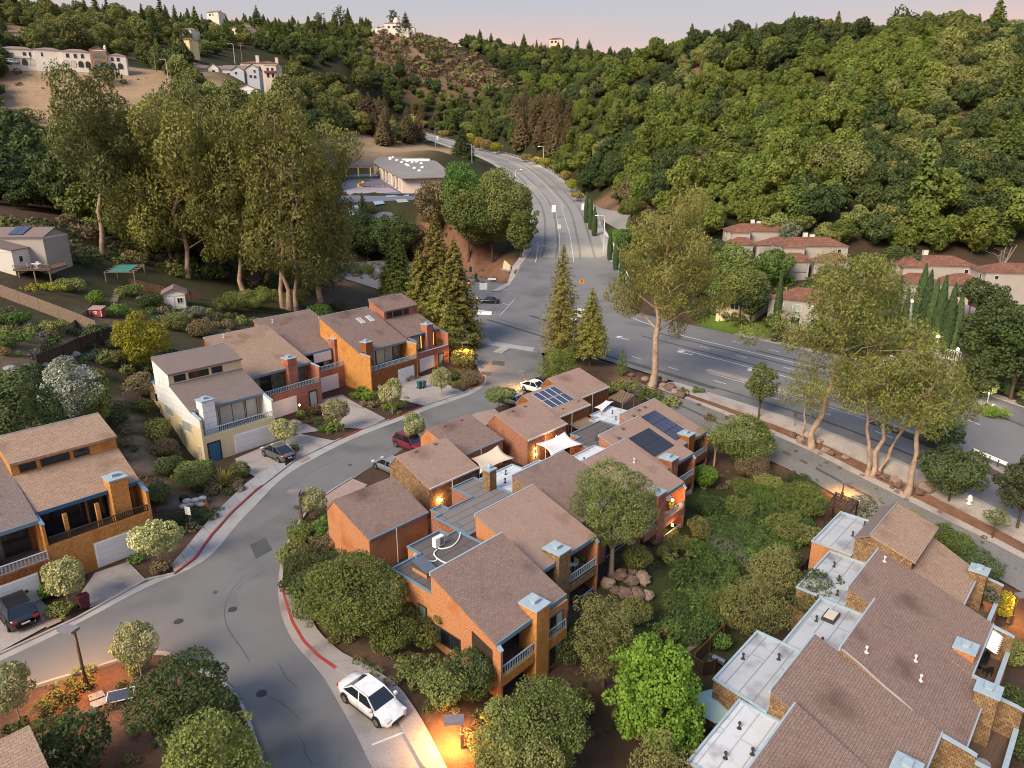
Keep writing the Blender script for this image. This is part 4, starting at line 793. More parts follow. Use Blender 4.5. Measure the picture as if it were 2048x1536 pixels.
for k, v_ in ((4, [(5.2, 9.4), (2.0, 12.8), (3.6, 11.2), (.6, 13.4)]), (5, [(2.6, 9.0), (5.2, 9.4), (3.9, 8.0)]), (3, [(2.0, 9.2), (4.2, 10.4)]), (2, [(3.4, 10.0), (5.2, 11.0), (1.2, 9.4)]), (1, [(3.5, 9.2), (6.2, 9.0)])):
    pipe_vents(RU[k][0], v_, (-.8 if k == 4 else -.9 if k != 1 else -.6) - RU[k][0].location.z)
pipe_vents(RU[3][0], [(1.5, 6.3), (4.5, 3.9), (3.1, 3.2)], lambda y: RU[3][1](y) + 7.1, metal_white); pipe_vents(RU[2][0], [(6.2, 7.6)], lambda y: RU[2][1](y) + 7.1, metal_white)
r_ = RU[3][0]; f = MB((0, 0, 7)).box(4.6, 6.0, 9.3, 10.2, -.9, -.62).build('skylight', metal_dark, r_); MB((0, 0, 7)).box(4.7, 5.9, 9.4, 10.1, -.62, -.58).build('pane', glass_blind, f)
m = MB((0, 0, 7)); rr = RU[3][1]
m.tube([(-.02, y, rr(y) + .12 + .03 * math.sin(y * 2.3)) for y in np.linspace(-.3, 7.4, 24)], .07, 5); m.build('flashing', concrete_pale, RU[3][0])
r_ = RU[2][0]; m = MB((0, 0, 7)); n_s = 9
for k in range(n_s):
    x0 = 4.4 + k * 2.7 / n_s; m.prism([(x0, -.2, -2.4), (x0 + 2.7 / n_s, -.2, -2.4), (x0 + 2.7 / n_s, -.75, -2.6), (x0 + 1.35 / n_s, -.95, -2.68), (x0, -.75, -2.6)], (0, 0, -.04))
m.build('awning', white_bright, r_)
# ------------------------------------------------------------------ plants: leaf sprays on clumps, limbs as tapered tubes
rng = np.random.default_rng(7)
def leafmesh(name, C, Nn, S, mats, tint, asp=.55, jit=.7, droop=0, extra=None):
    """one rhombic spray per point; extra = MB of trunk geometry put into the second material slot"""
    n = len(C); nj = Nn + rng.normal(0, jit, (n, 3)); nj /= np.linalg.norm(nj, axis=1)[:, None] + 1e-9
    r = rng.normal(0, 1, (n, 3)); r[:, 2] -= droop; t = r - nj * (r * nj).sum(1)[:, None]; t /= np.linalg.norm(t, axis=1)[:, None] + 1e-9
    b = np.cross(nj, t); S = np.asarray(S).reshape(-1, 1) * np.ones((n, 1)); h = S * .5; k = h * asp
    v = np.stack([C - t * h, C + b * k - t * h * .15, C + t * h, C - b * k - t * h * .15], 1).reshape(-1, 3)
    f = np.arange(4 * n).reshape(-1, 4); ev = np.zeros((0, 3)); ef = []
    if extra is not None: ev = np.array(extra.v); ef = extra.f
    me = bpy.data.meshes.new(name); av = np.concatenate([v, ev]).astype(np.float32)
    lt = [4] * n + [len(q) for q in ef]; li = np.concatenate([f.ravel(), np.array([x + 4 * n for q in ef for x in q], int)]).astype(np.int32)
    me.vertices.add(len(av)); me.vertices.foreach_set('co', av.ravel()); me.loops.add(len(li)); me.loops.foreach_set('vertex_index', li)
    me.polygons.add(len(lt)); me.polygons.foreach_set('loop_start', np.r_[0, np.cumsum(lt)[:-1]].astype(np.int32))
    me.polygons.foreach_set('material_index', np.r_[np.zeros(n), np.ones(len(ef))].astype(np.int32)); me.update(calc_edges=True)
    a = me.attributes.new('tint', 'FLOAT', 'FACE'); a.data.foreach_set('value', np.r_[np.clip(tint, 0, 1), np.zeros(len(ef))].astype(np.float32))
    for m in (mats if isinstance(mats, (list, tuple)) else [mats]): me.materials.append(m)
    return me
def on_sphere(n):
    p = rng.normal(0, 1, (n, 3)); return p / np.linalg.norm(p, axis=1)[:, None]
def clump_leaves(cl, dens, size, squash=.8, inner=.55, cull=True, up=.35):
    """cl: rows x,y,z,r. leaves spread through the outer shell of every clump"""
    C, Nn, S, Tn = [], [], [], []; cl = np.asarray(cl, float)
    for i, (x, y, z, r) in enumerate(cl):
        n = max(6, int(dens * 4 * math.pi * r * r)); d = on_sphere(n); rad = r * (inner + (1.02 - inner) * rng.random(n) ** .45)
        p = d * rad[:, None]; p[:, 2] *= squash; p += (x, y, z)
        if cull:
            q = ((p[:, None] - cl[None, :, :3]) / cl[None, :, 3:4]); q[..., 2] /= squash; q = np.sqrt((q ** 2).sum(-1)); q[:, i] = 9; k = q.min(1) > .72; p = p[k]; d = d[k]
        nn = d.copy(); nn[:, 2] += up; nn /= np.linalg.norm(nn, axis=1)[:, None]
        C.append(p); Nn.append(nn); S.append(size * rng.uniform(.7, 1.35, len(p))); Tn.append(np.clip(.5 + rng.normal(0, .18) + rng.normal(0, .2, len(p)), 0, 1))
    return np.concatenate(C), np.concatenate(Nn), np.concatenate(S), np.concatenate(Tn)
def ell_clumps(n, w, z0, z1, rr, top=1.0, flat=.0):
    """clump centres through an uneven, lobed crown of width w between z0 and z1"""
    h = z1 - z0; o = []; p1, p2, p3 = rng.uniform(0, 6.28, 3)
    for k in range(n):
        d = on_sphere(1)[0]; rad = rng.uniform(.35, 1.0) ** .5; r = rr * rng.uniform(.5, 1.45); a = math.atan2(d[1], d[0])
        x, y, z = d * rad; taper = 1 - max(0, z) * (1 - top); lobe = 1 + .16 * math.sin(2 * a + p1) + .13 * math.sin(3 * a + p2 + 2 * z)
        o.append((x * (w / 2 - r * .6) * taper * lobe, y * (w / 2 - r * .6) * taper * lobe, z0 + h * .5 + z * (h / 2 - r * .7) * (1 + .14 * math.sin(2 * a + p3)), r))
    for k in range(max(2, n // 8)):
        a = rng.uniform(0, 6.28); f = rng.uniform(.75, 1.0); o.append((math.cos(a) * w * .5 * f, math.sin(a) * w * .5 * f, z0 + h * rng.uniform(.3, .8), rr * rng.uniform(.3, .55)))
    o.append((0, 0, z0 + h * .55, rr * 1.5)); return np.array(o)
def limbs(base, tips, r0, h0, mb, n=6, wob=.12):
    """trunk from base up to h0, then one limb to each tip"""
    top = Vector(base) + Vector((0, 0, h0)); mb.tube([Vector(base) - Vector((0, 0, .4)), Vector(base) + Vector((0, 0, h0 * .1)), top], [r0 * 1.35, r0, r0 * .75], n + 2, False)
    for t in tips:
        t = Vector(t); d = t - top; m1 = top + d * .35 + Vector((rng.normal(0, wob), rng.normal(0, wob), .12 * d.length)); m2 = top + d * .7 + Vector((rng.normal(0, wob), rng.normal(0, wob), .1 * d.length))
        mb.tube([top - Vector((0, 0, r0)), m1, m2, t], [r0 * .55, r0 * .38, r0 * .24, r0 * .08], n, False)
def broad(name, h, w, tf, n, rr, dens, size, lf, bk=None, top=.85, asp=.55, jit=.6, droop=0, squash=.8, one=False, r0=None, up=.35, nl=7, inner=.55):
    cl = ell_clumps(n, w, h * tf, h, rr, top); C, Nn, S, Tn = clump_leaves(cl, dens, size, squash, inner, up=up)
    tb = MB(); r0 = r0 or max(.05, h * .018)
    tips = cl[rng.permutation(len(cl) - 1)[:nl]][:, :3]; limbs((0, 0, 0), tips, r0, h * max(tf, .12) * 1.05, tb)
    if one: return leafmesh(name, C, Nn, S, [LF[lf], bk or bark], Tn, asp, jit, droop, tb)
    return leafmesh('crown', C, Nn, S, LF[lf], Tn, asp, jit, droop), tb.mesh('trunk', bk or bark, True)
def conifer(name, h, w, tf, lf, dens=1., size=.5, one=False, bk=None, rag=.25, stems=((0, 0, 1),), tip=.5, layers=None, droop=.5):
    C, Nn, S, Tn = [], [], [], []; tb = MB()
    for sx, sy, sk in stems:
        H = h * sk; nl = layers or int(H / .42); tb.tube([(sx, sy, -.4), (sx, sy, H * .5), (sx, sy, H)], [H * .016, H * .009, .02], 7, False)
        for k in range(nl):
            f = k / (nl - 1); z = H * (tf + (1 - tf) * f); prof = (1 - f) ** .75 * (.55 + .45 * min(1, (f + .08) / .25)); Rk = w / 2 * sk * prof * 1.12 + .15
            nb = max(5, int(9 * prof + 4)); a0 = rng.uniform(0, 6.3)
            for j in range(nb):
                a = a0 + 2 * math.pi * j / nb + rng.normal(0, .15); Lb = Rk * rng.uniform(1 - rag, 1 + rag * .6); tn = .5 + rng.normal(0, .2)
                m = max(4, int(dens * Lb * 13)); s = rng.random(m) ** .7; wd = .16 * Lb * (1 - s * .5)
                px_ = np.stack([sx + np.cos(a) * s * Lb + rng.normal(0, 1, m) * wd, sy + np.sin(a) * s * Lb + rng.normal(0, 1, m) * wd, z + .12 * Lb * s - droop * .35 * Lb * s * s + rng.normal(0, .10, m)], 1)
                C.append(px_); Nn.append(np.stack([np.cos(a) * np.ones(m) * .5, np.sin(a) * np.ones(m) * .5, np.ones(m) * .8], 1)); S.append(size * rng.uniform(.7, 1.3, m)); Tn.append(np.clip(tn + rng.normal(0, .15, m) + (s - .5) * .15, 0, 1))
                if j % 3 == 0 and k % 2 == 0: tb.tube([(sx, sy, z), (sx + math.cos(a) * Lb * .8, sy + math.sin(a) * Lb * .8, z + .02 * Lb)], [.05 * sk, .015], 4, False)
    C, Nn, S, Tn = (np.concatenate(q) for q in (C, Nn, S, Tn))
    if one: return leafmesh(name, C, Nn, S, [LF[lf], bk or bark], Tn, .4, .45, .6, tb)
    return leafmesh('crown', C, Nn, S, LF[lf], Tn, .4, .45, .6), tb.mesh('trunk', bk or bark, True)
def cypress(h, w, lf='cypress', dens=70, one=False):
    n = int(dens * h * w * 3); z = rng.random(n); prof = np.sin(np.pi * np.clip(z * .86 + .12, 0, 1)) ** .6 * (1 - z) ** .28; a = rng.uniform(0, 6.283, n); r = w / 2 * prof * rng.uniform(.7, 1.08, n)
    C = np.stack([r * np.cos(a), r * np.sin(a), .25 + z * (h - .25)], 1); Nn = np.stack([np.cos(a), np.sin(a), .3 + 0 * a], 1); tb = MB().cyl(0, 0, -.3, h * .6, .14, .05, 6)
    return leafmesh('crown', C, Nn, .42 * rng.uniform(.7, 1.3, n), LF[lf], np.clip(.5 + rng.normal(0, .25, n), 0, 1), .4, .35, -3), tb.mesh('trunk', bark)
def eucalypt(h, lean=(0, 0), spread=6, crown0=.4, nb=9, r0=.5, lf='euc', dens=9, size=.34, stems=None, cr=1.5, bk=None, sub=4, low=0, squash=.95):
    """bare pale stem, long rising limbs, airy clumps at their ends"""
    tb = MB(); cl = []
    for (bx, by, tx, ty, hk, rk) in (stems or [(0, 0, lean[0], lean[1], 1, 1)]):
        H = h * hk; n = 9; path = []
        for k in range(n + 1):
            f = k / n; path.append(Vector((bx + tx * f ** 1.3 + (rng.normal(0, .012) * H if 0 < k < n else 0), by + ty * f ** 1.3 + (rng.normal(0, .012) * H if 0 < k < n else 0), -.5 + (H * .93 + .5) * f)))
        tb.tube(path, [r0 * rk * (1.45 if k == 0 else 1.0 - .8 * k / n) for k in range(n + 1)], 9, False)
        for k in range(nb):
            f = crown0 + (1 - crown0) * (k + rng.uniform(0, .9)) / nb; i = min(n - 1, int(f * n)); p = path[i].lerp(path[i + 1], f * n - i)
            a = k * 2.4 + rng.normal(0, .4); Lb = spread * (1.05 - .55 * (f - crown0) / (1 - crown0)) * rng.uniform(.6, 1.1); rise = rng.uniform(.25, .75)
            t = p + Vector((math.cos(a) * Lb, math.sin(a) * Lb, Lb * rise)); m = p.lerp(t, .5) + Vector((0, 0, Lb * .10)) + Vector(rng.normal(0, .15, 3))
            rb = r0 * rk * (.42 - .25 * f); tb.tube([p, m, t], [max(rb, .05), max(rb * .6, .035), .02], 6, False)
            for j in range(sub):
                s = .45 + .6 * (j + 1) / sub; q = (p.lerp(m, s * 2) if s < .5 else m.lerp(t, s * 2 - 1)) + Vector(rng.normal(0, Lb * .17, 3)); tb.tube([p.lerp(t, s * .75), q], [max(rb * .35, .025), .012], 4, False)
                cl.append((q.x, q.y, q.z, cr * rng.uniform(.6, 1.25)))
        t = path[-1]; cl += [(t.x + rng.normal(0, cr * .5), t.y + rng.normal(0, cr * .5), t.z + rng.uniform(-.6, .6) * cr, cr * rng.uniform(.8, 1.2)) for _ in range(3)]
    C, Nn, S, Tn = clump_leaves(cl, dens, size, squash, .25, True, .15)
    return leafmesh('crown', C, Nn, S, LF[lf], Tn, .36, .75, 1.3), tb.mesh('trunk', bk or bark_pale, True)
def plant(nm, label, cat, pos, meshes, rz=0, s=1., group=None, names=('crown', 'trunk')):
    r = empty(nm, pos, rz, label, cat, group); r.scale = s if hasattr(s, '__len__') else (s, s, s)
    for k, m in zip(names, meshes): ob(k, m, r)
    return r
def place(u, v, vtop=None):
    p = G(u, v)
    if vtop is None: return p, None
    return p, PY(u, vtop, p[1])[2] - p[2]            # ground point and height up to the photographed top
def wide(px_, p):                                    # metres across for a width in photo pixels at p
    return px_ * float(project(*p)[2]) / FPX

# lollipop crape myrtles with cream blossom
cm = [(lambda cr: cr)(broad('myrtle', 3.4, 2.9, .27, 40, .60, 60, .16, 'bloom', bark_grey, .95, .7, .7, r0=.07, nl=6)) for _ in range(2)]
for i, (u, v, vt, w_, lb) in enumerate(((570,893,838,62,'in front of the cream house beside the grey car'),(673,862,795,58,'by the driveway of the blind-fitted house'),(785,826,758,56,'with russet shrubs behind it before the skylight house'),(884,794,733,44,'farthest along the upper row by the blue bin'),
        (829,893,825,48,'beside the maroon pickup'),(629,1036,975,54,'beside the street lamp above the hedge'),(321,1134,1040,96,'in front of the bright orange house door'),(139,1214,1118,86,'between black car and maroon bin'),(284,1356,1250,88,'on the island with its whole trunk showing'),(42,1446,1327,90,'cut by the left edge on the island'))):
    p, h = place(u, v, vt); h = h * 1.02; w__ = wide(w_, p) * .88
    plant('crape_myrtle', 'round cream flowering crape myrtle ' + lb, 'tree', p, cm[i % 2], i * 1.3, (w__ / 2.9, w__ / 2.9, h / 3.4), 'crape myrtles along the near street')
def shrub(u, v, vtop, wpx, lf, label, nm='shrub', n=26, dens=26, size=.24, cat='shrub', bk=None, tf=.05, top=.9, asp=.6, up=.4, rrk=.22, depth=1., jit=.6, droop=0, hmin=.5, y=None, group=None, squash=.85, rz=0, inner=.4):
    v = v - .20 * wpx if wpx > 60 else v - .12 * wpx; vtop = min(vtop + .10 * wpx, v - 12)
    p, h = place(u, v, vtop); w_ = wide(wpx, p); h = max(hmin, h * .9); dn = dens; sz = size
    ms = broad('shrub', h, w_, tf, n, max(.2, rrk * min(w_, h * 1.3)), dn, sz, lf, bk, top, asp, jit, droop, squash, up=up, nl=6, inner=inner)
    return plant(nm, label, cat, p, ms, rz, (1, depth, 1), group, ('foliage', 'stems') if tf < .1 else ('crown', 'trunk'))
LOW = [
 # bushes round the orange end house and down to the pavement
 (640,1215,1085,150,'dark','dark green round bush of the hedge left of the orange garage',30),(712,1285,1085,180,'oak','large round green bush against the end wall of the orange garage',46),(640,1250,1130,140,'oak','green bush of the hedge nearest the red kerb',30),
 (800,1320,1205,165,'oak','mid green bush below the flat roof of the orange end house',40),(850,1385,1312,120,'olive','olive bush beside the pavement below the long window',42),(940,1405,1290,110,'dark','grey green bush below the corner balcony of the orange house',30),(888,1425,1335,95,'amber','lamplit yellow bush above the square lamp at the bottom',30),
 (990,1560,1450,110,'amber','lamplit amber bush at the bottom edge right of the square lamp',34),(598,1085,1040,52,'oak','clipped ball bush at the foot of the leaning lamp post',14),(588,1135,1075,58,'olive','clipped olive ball bush by the pavement bend',14),(640,1075,1035,60,'green','low green shrub under the crape myrtle by the orange garage',14),(668,1105,1050,80,'dry','dry brownish shrub behind the hedge by the garage wall',16),
 # bottom middle
 (1010,1500,1385,100,'olive','dark olive bush at the foot of the orange house garden',30),(1090,1550,1345,170,'oak','broad yellow topped tree at the bottom under the balcony',44),(1060,1620,1470,150,'sage','straw coloured shrub at the bottom edge',30),
 (1350,1130,1065,120,'olive','spreading olive shrub right of the pine trunk',30),(1275,1150,1075,60,'oak','small bush behind the pine trunk',14),(1140,1330,1235,110,'dark','dark fern like shrub below the brown balconies',24),
 # garden between the rows
 (1600,1040,955,110,'oak','bushy green tree above the white flat roofs, left of the pergola',36),(1570,1090,1010,80,'olive','round bush beside the sage shrub in the garden',22),(1610,1100,1040,70,'sage','pale yellow green shrub against the first white flat roof',24),(1590,985,935,90,'dark','dark round bush at the edge of the lane',24),(1505,965,900,60,'dry','bare greyish shrub beside the weeping tree',14),
 (1450,1130,1075,90,'grey','grey green shrub under the lamplit balcony',20),(1395,1075,1030,60,'sage','tall grass clump below the red balcony',14),(1440,1240,1180,60,'oak','shrub in the middle of the dark ground cover',14),(1440,1300,1262,40,'green','small leafy shrub beside the wooden steps',12),
 (1405,975,925,50,'lime','bright green bush at the foot of the solar roofed house',18),(1665,1190,1120,60,'dark','dark shrub by the second flat roof corner',14),(1350,1330,1290,50,'dark','dark bush beside the bright green tree',10),
 # more of the garden planting
 (1420,1035,985,60,'dark','deep green mound at the top of the garden below the balconies',16),
 (1480,1045,985,80,'oak','broad leafy mound beside the lane bank',22),
 (1530,1015,965,70,'green','fresh green mound in front of the dark lane bush',20),
 (1550,1065,1010,80,'dark','deep green shrub filling the garden middle',22),
 (1490,1100,1045,90,'cover','fine leaved carpet mound between the two balconies and pergola',26),
 (1400,1120,1075,60,'green','fresh green shrub right of the pine shrubs',18),
 (1370,1170,1110,80,'cover','fine leaved mound uphill of the rock pile',24),
 (1430,1160,1105,90,'cover','fine leaved mound in the garden centre',26),
 (1350,1230,1180,70,'dark','dark mound downhill of the rock pile',20),
 (1400,1225,1170,90,'cover','large fine leaved mound above the timber steps',28),
 (1330,1290,1240,80,'oak','leafy mound behind the sweetgum crown',22),
 (1570,1140,1090,60,'dark','dark shrub between weeping trees and flat roof',16),
 (1480,990,950,50,'oak','small leafy shrub under the green lane tree',14),
 (1530,985,940,50,'olive','olive shrub under the green lane tree',14),
 (1455,1205,1165,50,'green','small fresh shrub at the head of the timber steps',14),
 (1270,1250,1190,60,'olive','olive shrub left of the rock pile',16),
 (1240,1330,1270,80,'dark','dark shrub behind the sage tree',20),
 (1150,1440,1370,90,'olive','loose olive shrub beside the sweetgum trunk',22),
 # by the lane and the junction
 (1250,800,752,80,'olive','yellow green bush beside the timber pergola',26),(1300,812,768,70,'oak','round bush between pergola and lane',22),(1340,818,790,50,'olive','low bush at the corner of the solar roofed end house',14),(1220,790,765,50,'oak','bush behind the end garage',14),
 (945,775,738,56,'dry','clipped brownish hedge on the street corner',16),(930,740,690,60,'amber','lamplit orange shrub at the foot of the corner lamp',20),(905,765,735,40,'dark','low dark hedge beside the corner driveway',12),
 # front gardens of the upper row
 (713,800,780,32,'lime','clipped ball shrub, left one of the pair in front gardens',14),(736,803,778,34,'lime','clipped ball shrub, right one of the pair in front gardens',14),(730,787,771,34,'lime','clipped ball shrub behind the pair',12),(664,865,842,56,'lime','low bright green shrub under the second crape myrtle',18),(785,822,800,44,'lime','low bright green shrub under the third crape myrtle',16),
 (745,822,798,60,'dry','russet shrub between driveways',16),(800,776,735,90,'brown','russet leafed shrub climbing the skylight house wall',24),(632,832,805,30,'brown','red brown shrub beside the lit doorway',10),(604,838,818,26,'green','round shrub beside the second garage door',10),(585,905,885,30,'dark','low dark shrub behind the grey car',10),
 (480,960,918,40,'olive','round olive bush beside the spiky plant',14),(105,1195,1152,46,'lime','round clipped bush left of the black car garage',14),(120,1238,1200,50,'olive','low scrub under the crape myrtle beside the black car',14),(318,1150,1118,50,'dry','brown scrub at the foot of the roadside crape myrtle',12),(272,1130,1108,40,'green','low green planting beside the orange house door',10),
 (150,1400,1350,110,'amber','low clipped hedge lit orange by the island lamp',26),(110,1430,1390,80,'olive','shaded end of the clipped island hedge',18),(270,1350,1315,50,'olive','small clipped bush at the foot of the island crape myrtle',12),(35,1475,1440,60,'dark','low dark bush under the leftmost crape myrtle',12),(100,1500,1430,80,'dark','dark low scrub beside the bottom left roof',18),
 # slope between the bright orange and the cream house
 (290,830,790,44,'oak','bush below the cream house upper windows',14),(320,885,825,46,'olive','russet green bush along the cream house wall',14),(330,920,870,46,'dry','dry bush along the cream house wall',14),(385,985,915,70,'olive','bush on the path slope below the cream house',18),(345,960,905,60,'dark','dark bush beside the earth path',16),(410,958,915,46,'oak','bush behind the spiky plant',14),
 (245,850,810,50,'dark','dark bush above the orange house roof',14),(320,1010,960,50,'olive','spreading bush beside the dumped rubble',14),(350,1060,1020,60,'dark','dark bush above the red kerb',16),(305,985,950,40,'dry','grey brush beside the orange house corner',12),(375,1060,1035,40,'dark','scrub at the foot of the small white sign',10),
 # garden behind the upper row
 (90,600,555,90,'gold','bright yellow green bush below the deck house',26),(140,590,548,60,'olive','bush beside the yellow one below the deck house',18),(195,610,575,34,'lime','small bright green tree beside the garden steps',14),(30,660,615,70,'green','broad green bush in the terraced garden',20),(95,680,630,80,'olive','bush inside the fence of the terraced garden',20),(240,640,600,60,'green','green bush by the red toy house',18),
 (260,600,560,60,'oak','bush under the green pergola',18),(300,620,580,50,'dark','bush beside the white shed',14),(355,665,615,60,'sage','blue grey shrub behind the cream house',18),(405,680,630,60,'brown','russet shrub behind the tan roof',16),(460,640,580,70,'oak','round green tree behind the tan roof',26),(500,640,560,120,'oak','broad tree above the upper row roofs',40),(390,640,605,50,'grey','grey shrub below the white shed',14),
 (190,690,640,60,'dark','shrub on the fenced slope',14),(60,760,720,60,'dark','dark brush on the rock terrace',14),(20,700,655,50,'green','shrub at the left edge terrace',14),(215,740,690,70,'olive','bush behind the white flowering shrub',18),(285,800,735,60,'dry','brown scrub below the yellow tree',16),
 (340,740,690,50,'dark','dark shrub beside the cream house back corner',12),(590,620,570,60,'oak','low tree at the foot of the tall gum trunks',20),(640,640,600,50,'green','small conifer like bush above the blind-fitted house',14),(680,625,595,44,'dark','dark bush above the upper row roofs',12),(540,600,565,70,'dark','dark undergrowth bush between gum trunks',18),
 # far side of the avenue
 (720,566,518,90,'dark','ivy mound beside the avenue left branch',26),(780,570,545,60,'dark','low ivy mound along the far pavement',14),(1470,655,615,70,'dark','hedge below the lawn trees across the avenue',18),(1900,860,830,50,'green','low hedge beside the gate across the avenue',12),(1985,840,805,60,'lime','lit planting strip beside the estate entrance',16),
 (1760,800,770,60,'gold','lamplit hedge by the estate sign',18),(1940,800,760,60,'dark','bush behind the parked car across the avenue',16),(1545,660,620,50,'dark','dark hedge by the white gable across the avenue',14),
 # avenue bank
 (1365,790,772,24,'oak','small plant on the planted bank above the lane',8),(1395,790,775,30,'green','leafy plant on the bank beside the pavement',8),(1520,880,845,40,'dark','dark round bush on the bank behind the young conifer',12),(1800,1070,1010,60,'gold','yellow green bush at the back of the tan roof',18),(1420,845,825,30,'dry','dry scrub on the reddish bank',8),(1310,764,748,22,'dark','low dark bush at the foot of the great gum',8),
 (1905,1120,1050,60,'oak','dark hedge bush right of the tan roof',20),(1950,1180,1085,70,'dark','hedge bush beside the brown chimney of the tan roofed house',20),(1880,1095,1040,50,'oak','hedge bush at the tan roof corner',16),(2000,1240,1170,40,'gold','lamplit yellow flowering bush beside the end deck',20),(1990,1290,1255,40,'dark','clipped ball bush below the orange deck wall',12),
 (2020,1330,1270,60,'amber','lamplit scrub beside the path at the right edge',14),(2020,1420,1365,60,'dark','dark scrub below the brown shingled deck',14),(2040,1530,1460,50,'dark','dark scrub in the bottom right corner',12)]
for q in LOW:
    u, v, vt, wp, lf, lb = q[:6]; k = q[6]; amb = lf
    shrub(u, v, vt, wp, 'olive' if lf == 'amber' else lf, lb, n=k, dens=(60 if wp > 60 else 75) if v > 900 else 34, size=.155 if v > 900 else .225, rrk=.21 if k > 20 else .28, jit=.75)
# ------------------------------------------------------------------ single trees near the houses
def tree(u, v, vtop, wpx, lf, label, tf=.2, n=50, dens=22, size=.28, rrk=.17, nm='tree', bk=None, top=.85, asp=.55, droop=0, squash=.85, up=.35, jit=.6, group=None, cat='tree', inner=.55, r0=None, y=None):
    p = PY(u, v, y) if y else G(u, v); h = PY(u, vtop, p[1])[2] - p[2]; h = max(1.5, h * .93); w_ = wide(wpx, p)
    return plant(nm, label, cat, p, broad('tree', h, w_, tf, n, max(.3, rrk * min(w_, h)), dens, size, lf, bk, top, asp, jit, droop, squash, up=up, inner=inner, r0=r0), 0, 1., group)
def fir(u, v, vtop, wpx, lf, label, nm='conifer', dens=1., size=.42, tf=.04, rag=.25, bk=None, stems=((0, 0, 1),), droop=.5, group=None, layers=None, y=None):
    p = PY(u, v, y) if y else G(u, v); h = PY(u, vtop, p[1])[2] - p[2]; w_ = wide(wpx, p)
    return plant(nm, label, 'tree', p, conifer('conifer', h, w_, tf, lf, dens, size, False, bk, rag, stems, droop=droop, layers=layers), 0, 1., group)
tree(290, 742, 612, 92, 'gold', 'yellow green tree behind the cream house', .12, 60, 26, .26, .17, top=.7)
tree(152, 840, 705, 112, 'white', 'white flowering shrub tree above the bright orange house', .06, 50, 30, .24, .18, 'flowering_shrub')
tree(55, 905, 730, 165, 'dark', 'big dark oak behind the bright orange house', .1, 60, 20, .28, .17, 'oak_tree'); tree(190, 850, 745, 90, 'oak', 'smaller oak between dark oak and earth path', .1, 36, 22, .28, .2, 'oak_tree')
tree(385, 1478, 1312, 195, 'dark', 'dark round oak on the island beside the street', .08, 90, 46, .17, .14, 'oak_tree'); tree(445, 1640, 1425, 215, 'oak', 'yellowish oak at the bottom edge below the dark round one', .08, 90, 46, .17, .14, 'oak_tree'); tree(165, 1545, 1410, 120, 'dark', 'dark bushy oak beside the bottom left roof', .08, 40, 26, .22, .18, 'oak_tree')
tree(1302, 1500, 1268, 196, 'lime', 'vivid bright green sweetgum tree at the bottom middle', .12, 110, 42, .20, .12, 'sweetgum_tree', top=.72, asp=.8)
tree(1207, 1372, 1163, 142, 'sage', 'pale sage green tree beside the corner of the orange end house', .1, 60, 30, .20, .15, top=.75, asp=.4); tree(1318, 1610, 1452, 128, 'sage', 'pale willowy tree at the bottom edge below the sweetgum', .1, 50, 30, .2, .16, asp=.3, droop=.8)
tree(1500, 1280, 1140, 115, 'sage', 'yellow green weeping tree left of the dark patio tree', .12, 50, 34, .2, .17, asp=.3, droop=1.2, nm='weeping_tree'); tree(1540, 1205, 1082, 100, 'sage', 'yellow green weeping tree behind the other one', .12, 46, 34, .2, .18, asp=.3, droop=1.2, nm='weeping_tree')
tree(1618, 1250, 1138, 104, 'dark', 'dark dense tree over the shady patio between flat roofs', .2, 46, 32, .2, .17); tree(1222, 1152, 902, 166, 'pine', 'tall fluffy pine between the middle houses', .25, 120, 40, .24, .12, 'pine_tree', bark_grey, top=.72, asp=.28, squash=.9, up=.6, r0=.24)
tree(1722, 1042, 984, 68, 'white', 'white flowering oleander beside the pergola', .05, 34, 44, .16, .2, 'flowering_shrub'); tree(1428, 932, 812, 84, 'sage', 'weeping golden tree with white stem beside the solar roofed end house', .25, 34, 22, .2, .17, 'weeping_tree', bark_pale, droop=2.2, asp=.22, squash=1.3); tree(1480, 935, 818, 112, 'oak', 'dense green tree between end house and lane', .12, 46, 26, .24, .17)
tree(998, 828, 768, 62, 'oak', 'small street tree with flat dark crown before the white car', .38, 30, 34, .2, .2, 'street_tree', top=1, squash=.6); tree(1115, 768, 688, 92, 'bay', 'feathery bright green bush at the junction', .05, 60, 24, .32, .13, 'bush', asp=.22, up=.9, jit=.35, droop=-1.5, cat='shrub')
tree(1517, 836, 704, 60, 'oak', 'young dark tree standing on the avenue bank', .22, 40, 24, .24, .18, top=.5); tree(1897, 1003, 880, 112, 'dark', 'dark round tree by the avenue pavement', .18, 46, 26, .26, .17); tree(1880, 900, 845, 80, 'dark', 'dark tree crown behind the leaning white gum', .2, 34, 24, .28, .2); tree(2034, 1056, 905, 100, 'dark', 'dark tree at the right edge beside the avenue', .22, 44, 24, .26, .17, top=.6); tree(1984, 1076, 1008, 44, 'oak', 'thin sapling in the bank by the hydrant', .4, 20, 26, .18, .2)
fir(1122, 724, 490, 88, 'redwood', 'thin ragged redwood, taller of the two at the junction', 'redwood_tree', 1.5, .36, .06, .35); fir(1180, 730, 578, 74, 'redwood', 'shorter redwood with two dark stems at the junction', 'redwood_tree', 2.0, .36, .14, .2); fir(1243, 750, 697, 28, 'redwoodg', 'small young redwood beside the avenue pavement', 'redwood_tree', 1.4, .22, .1)
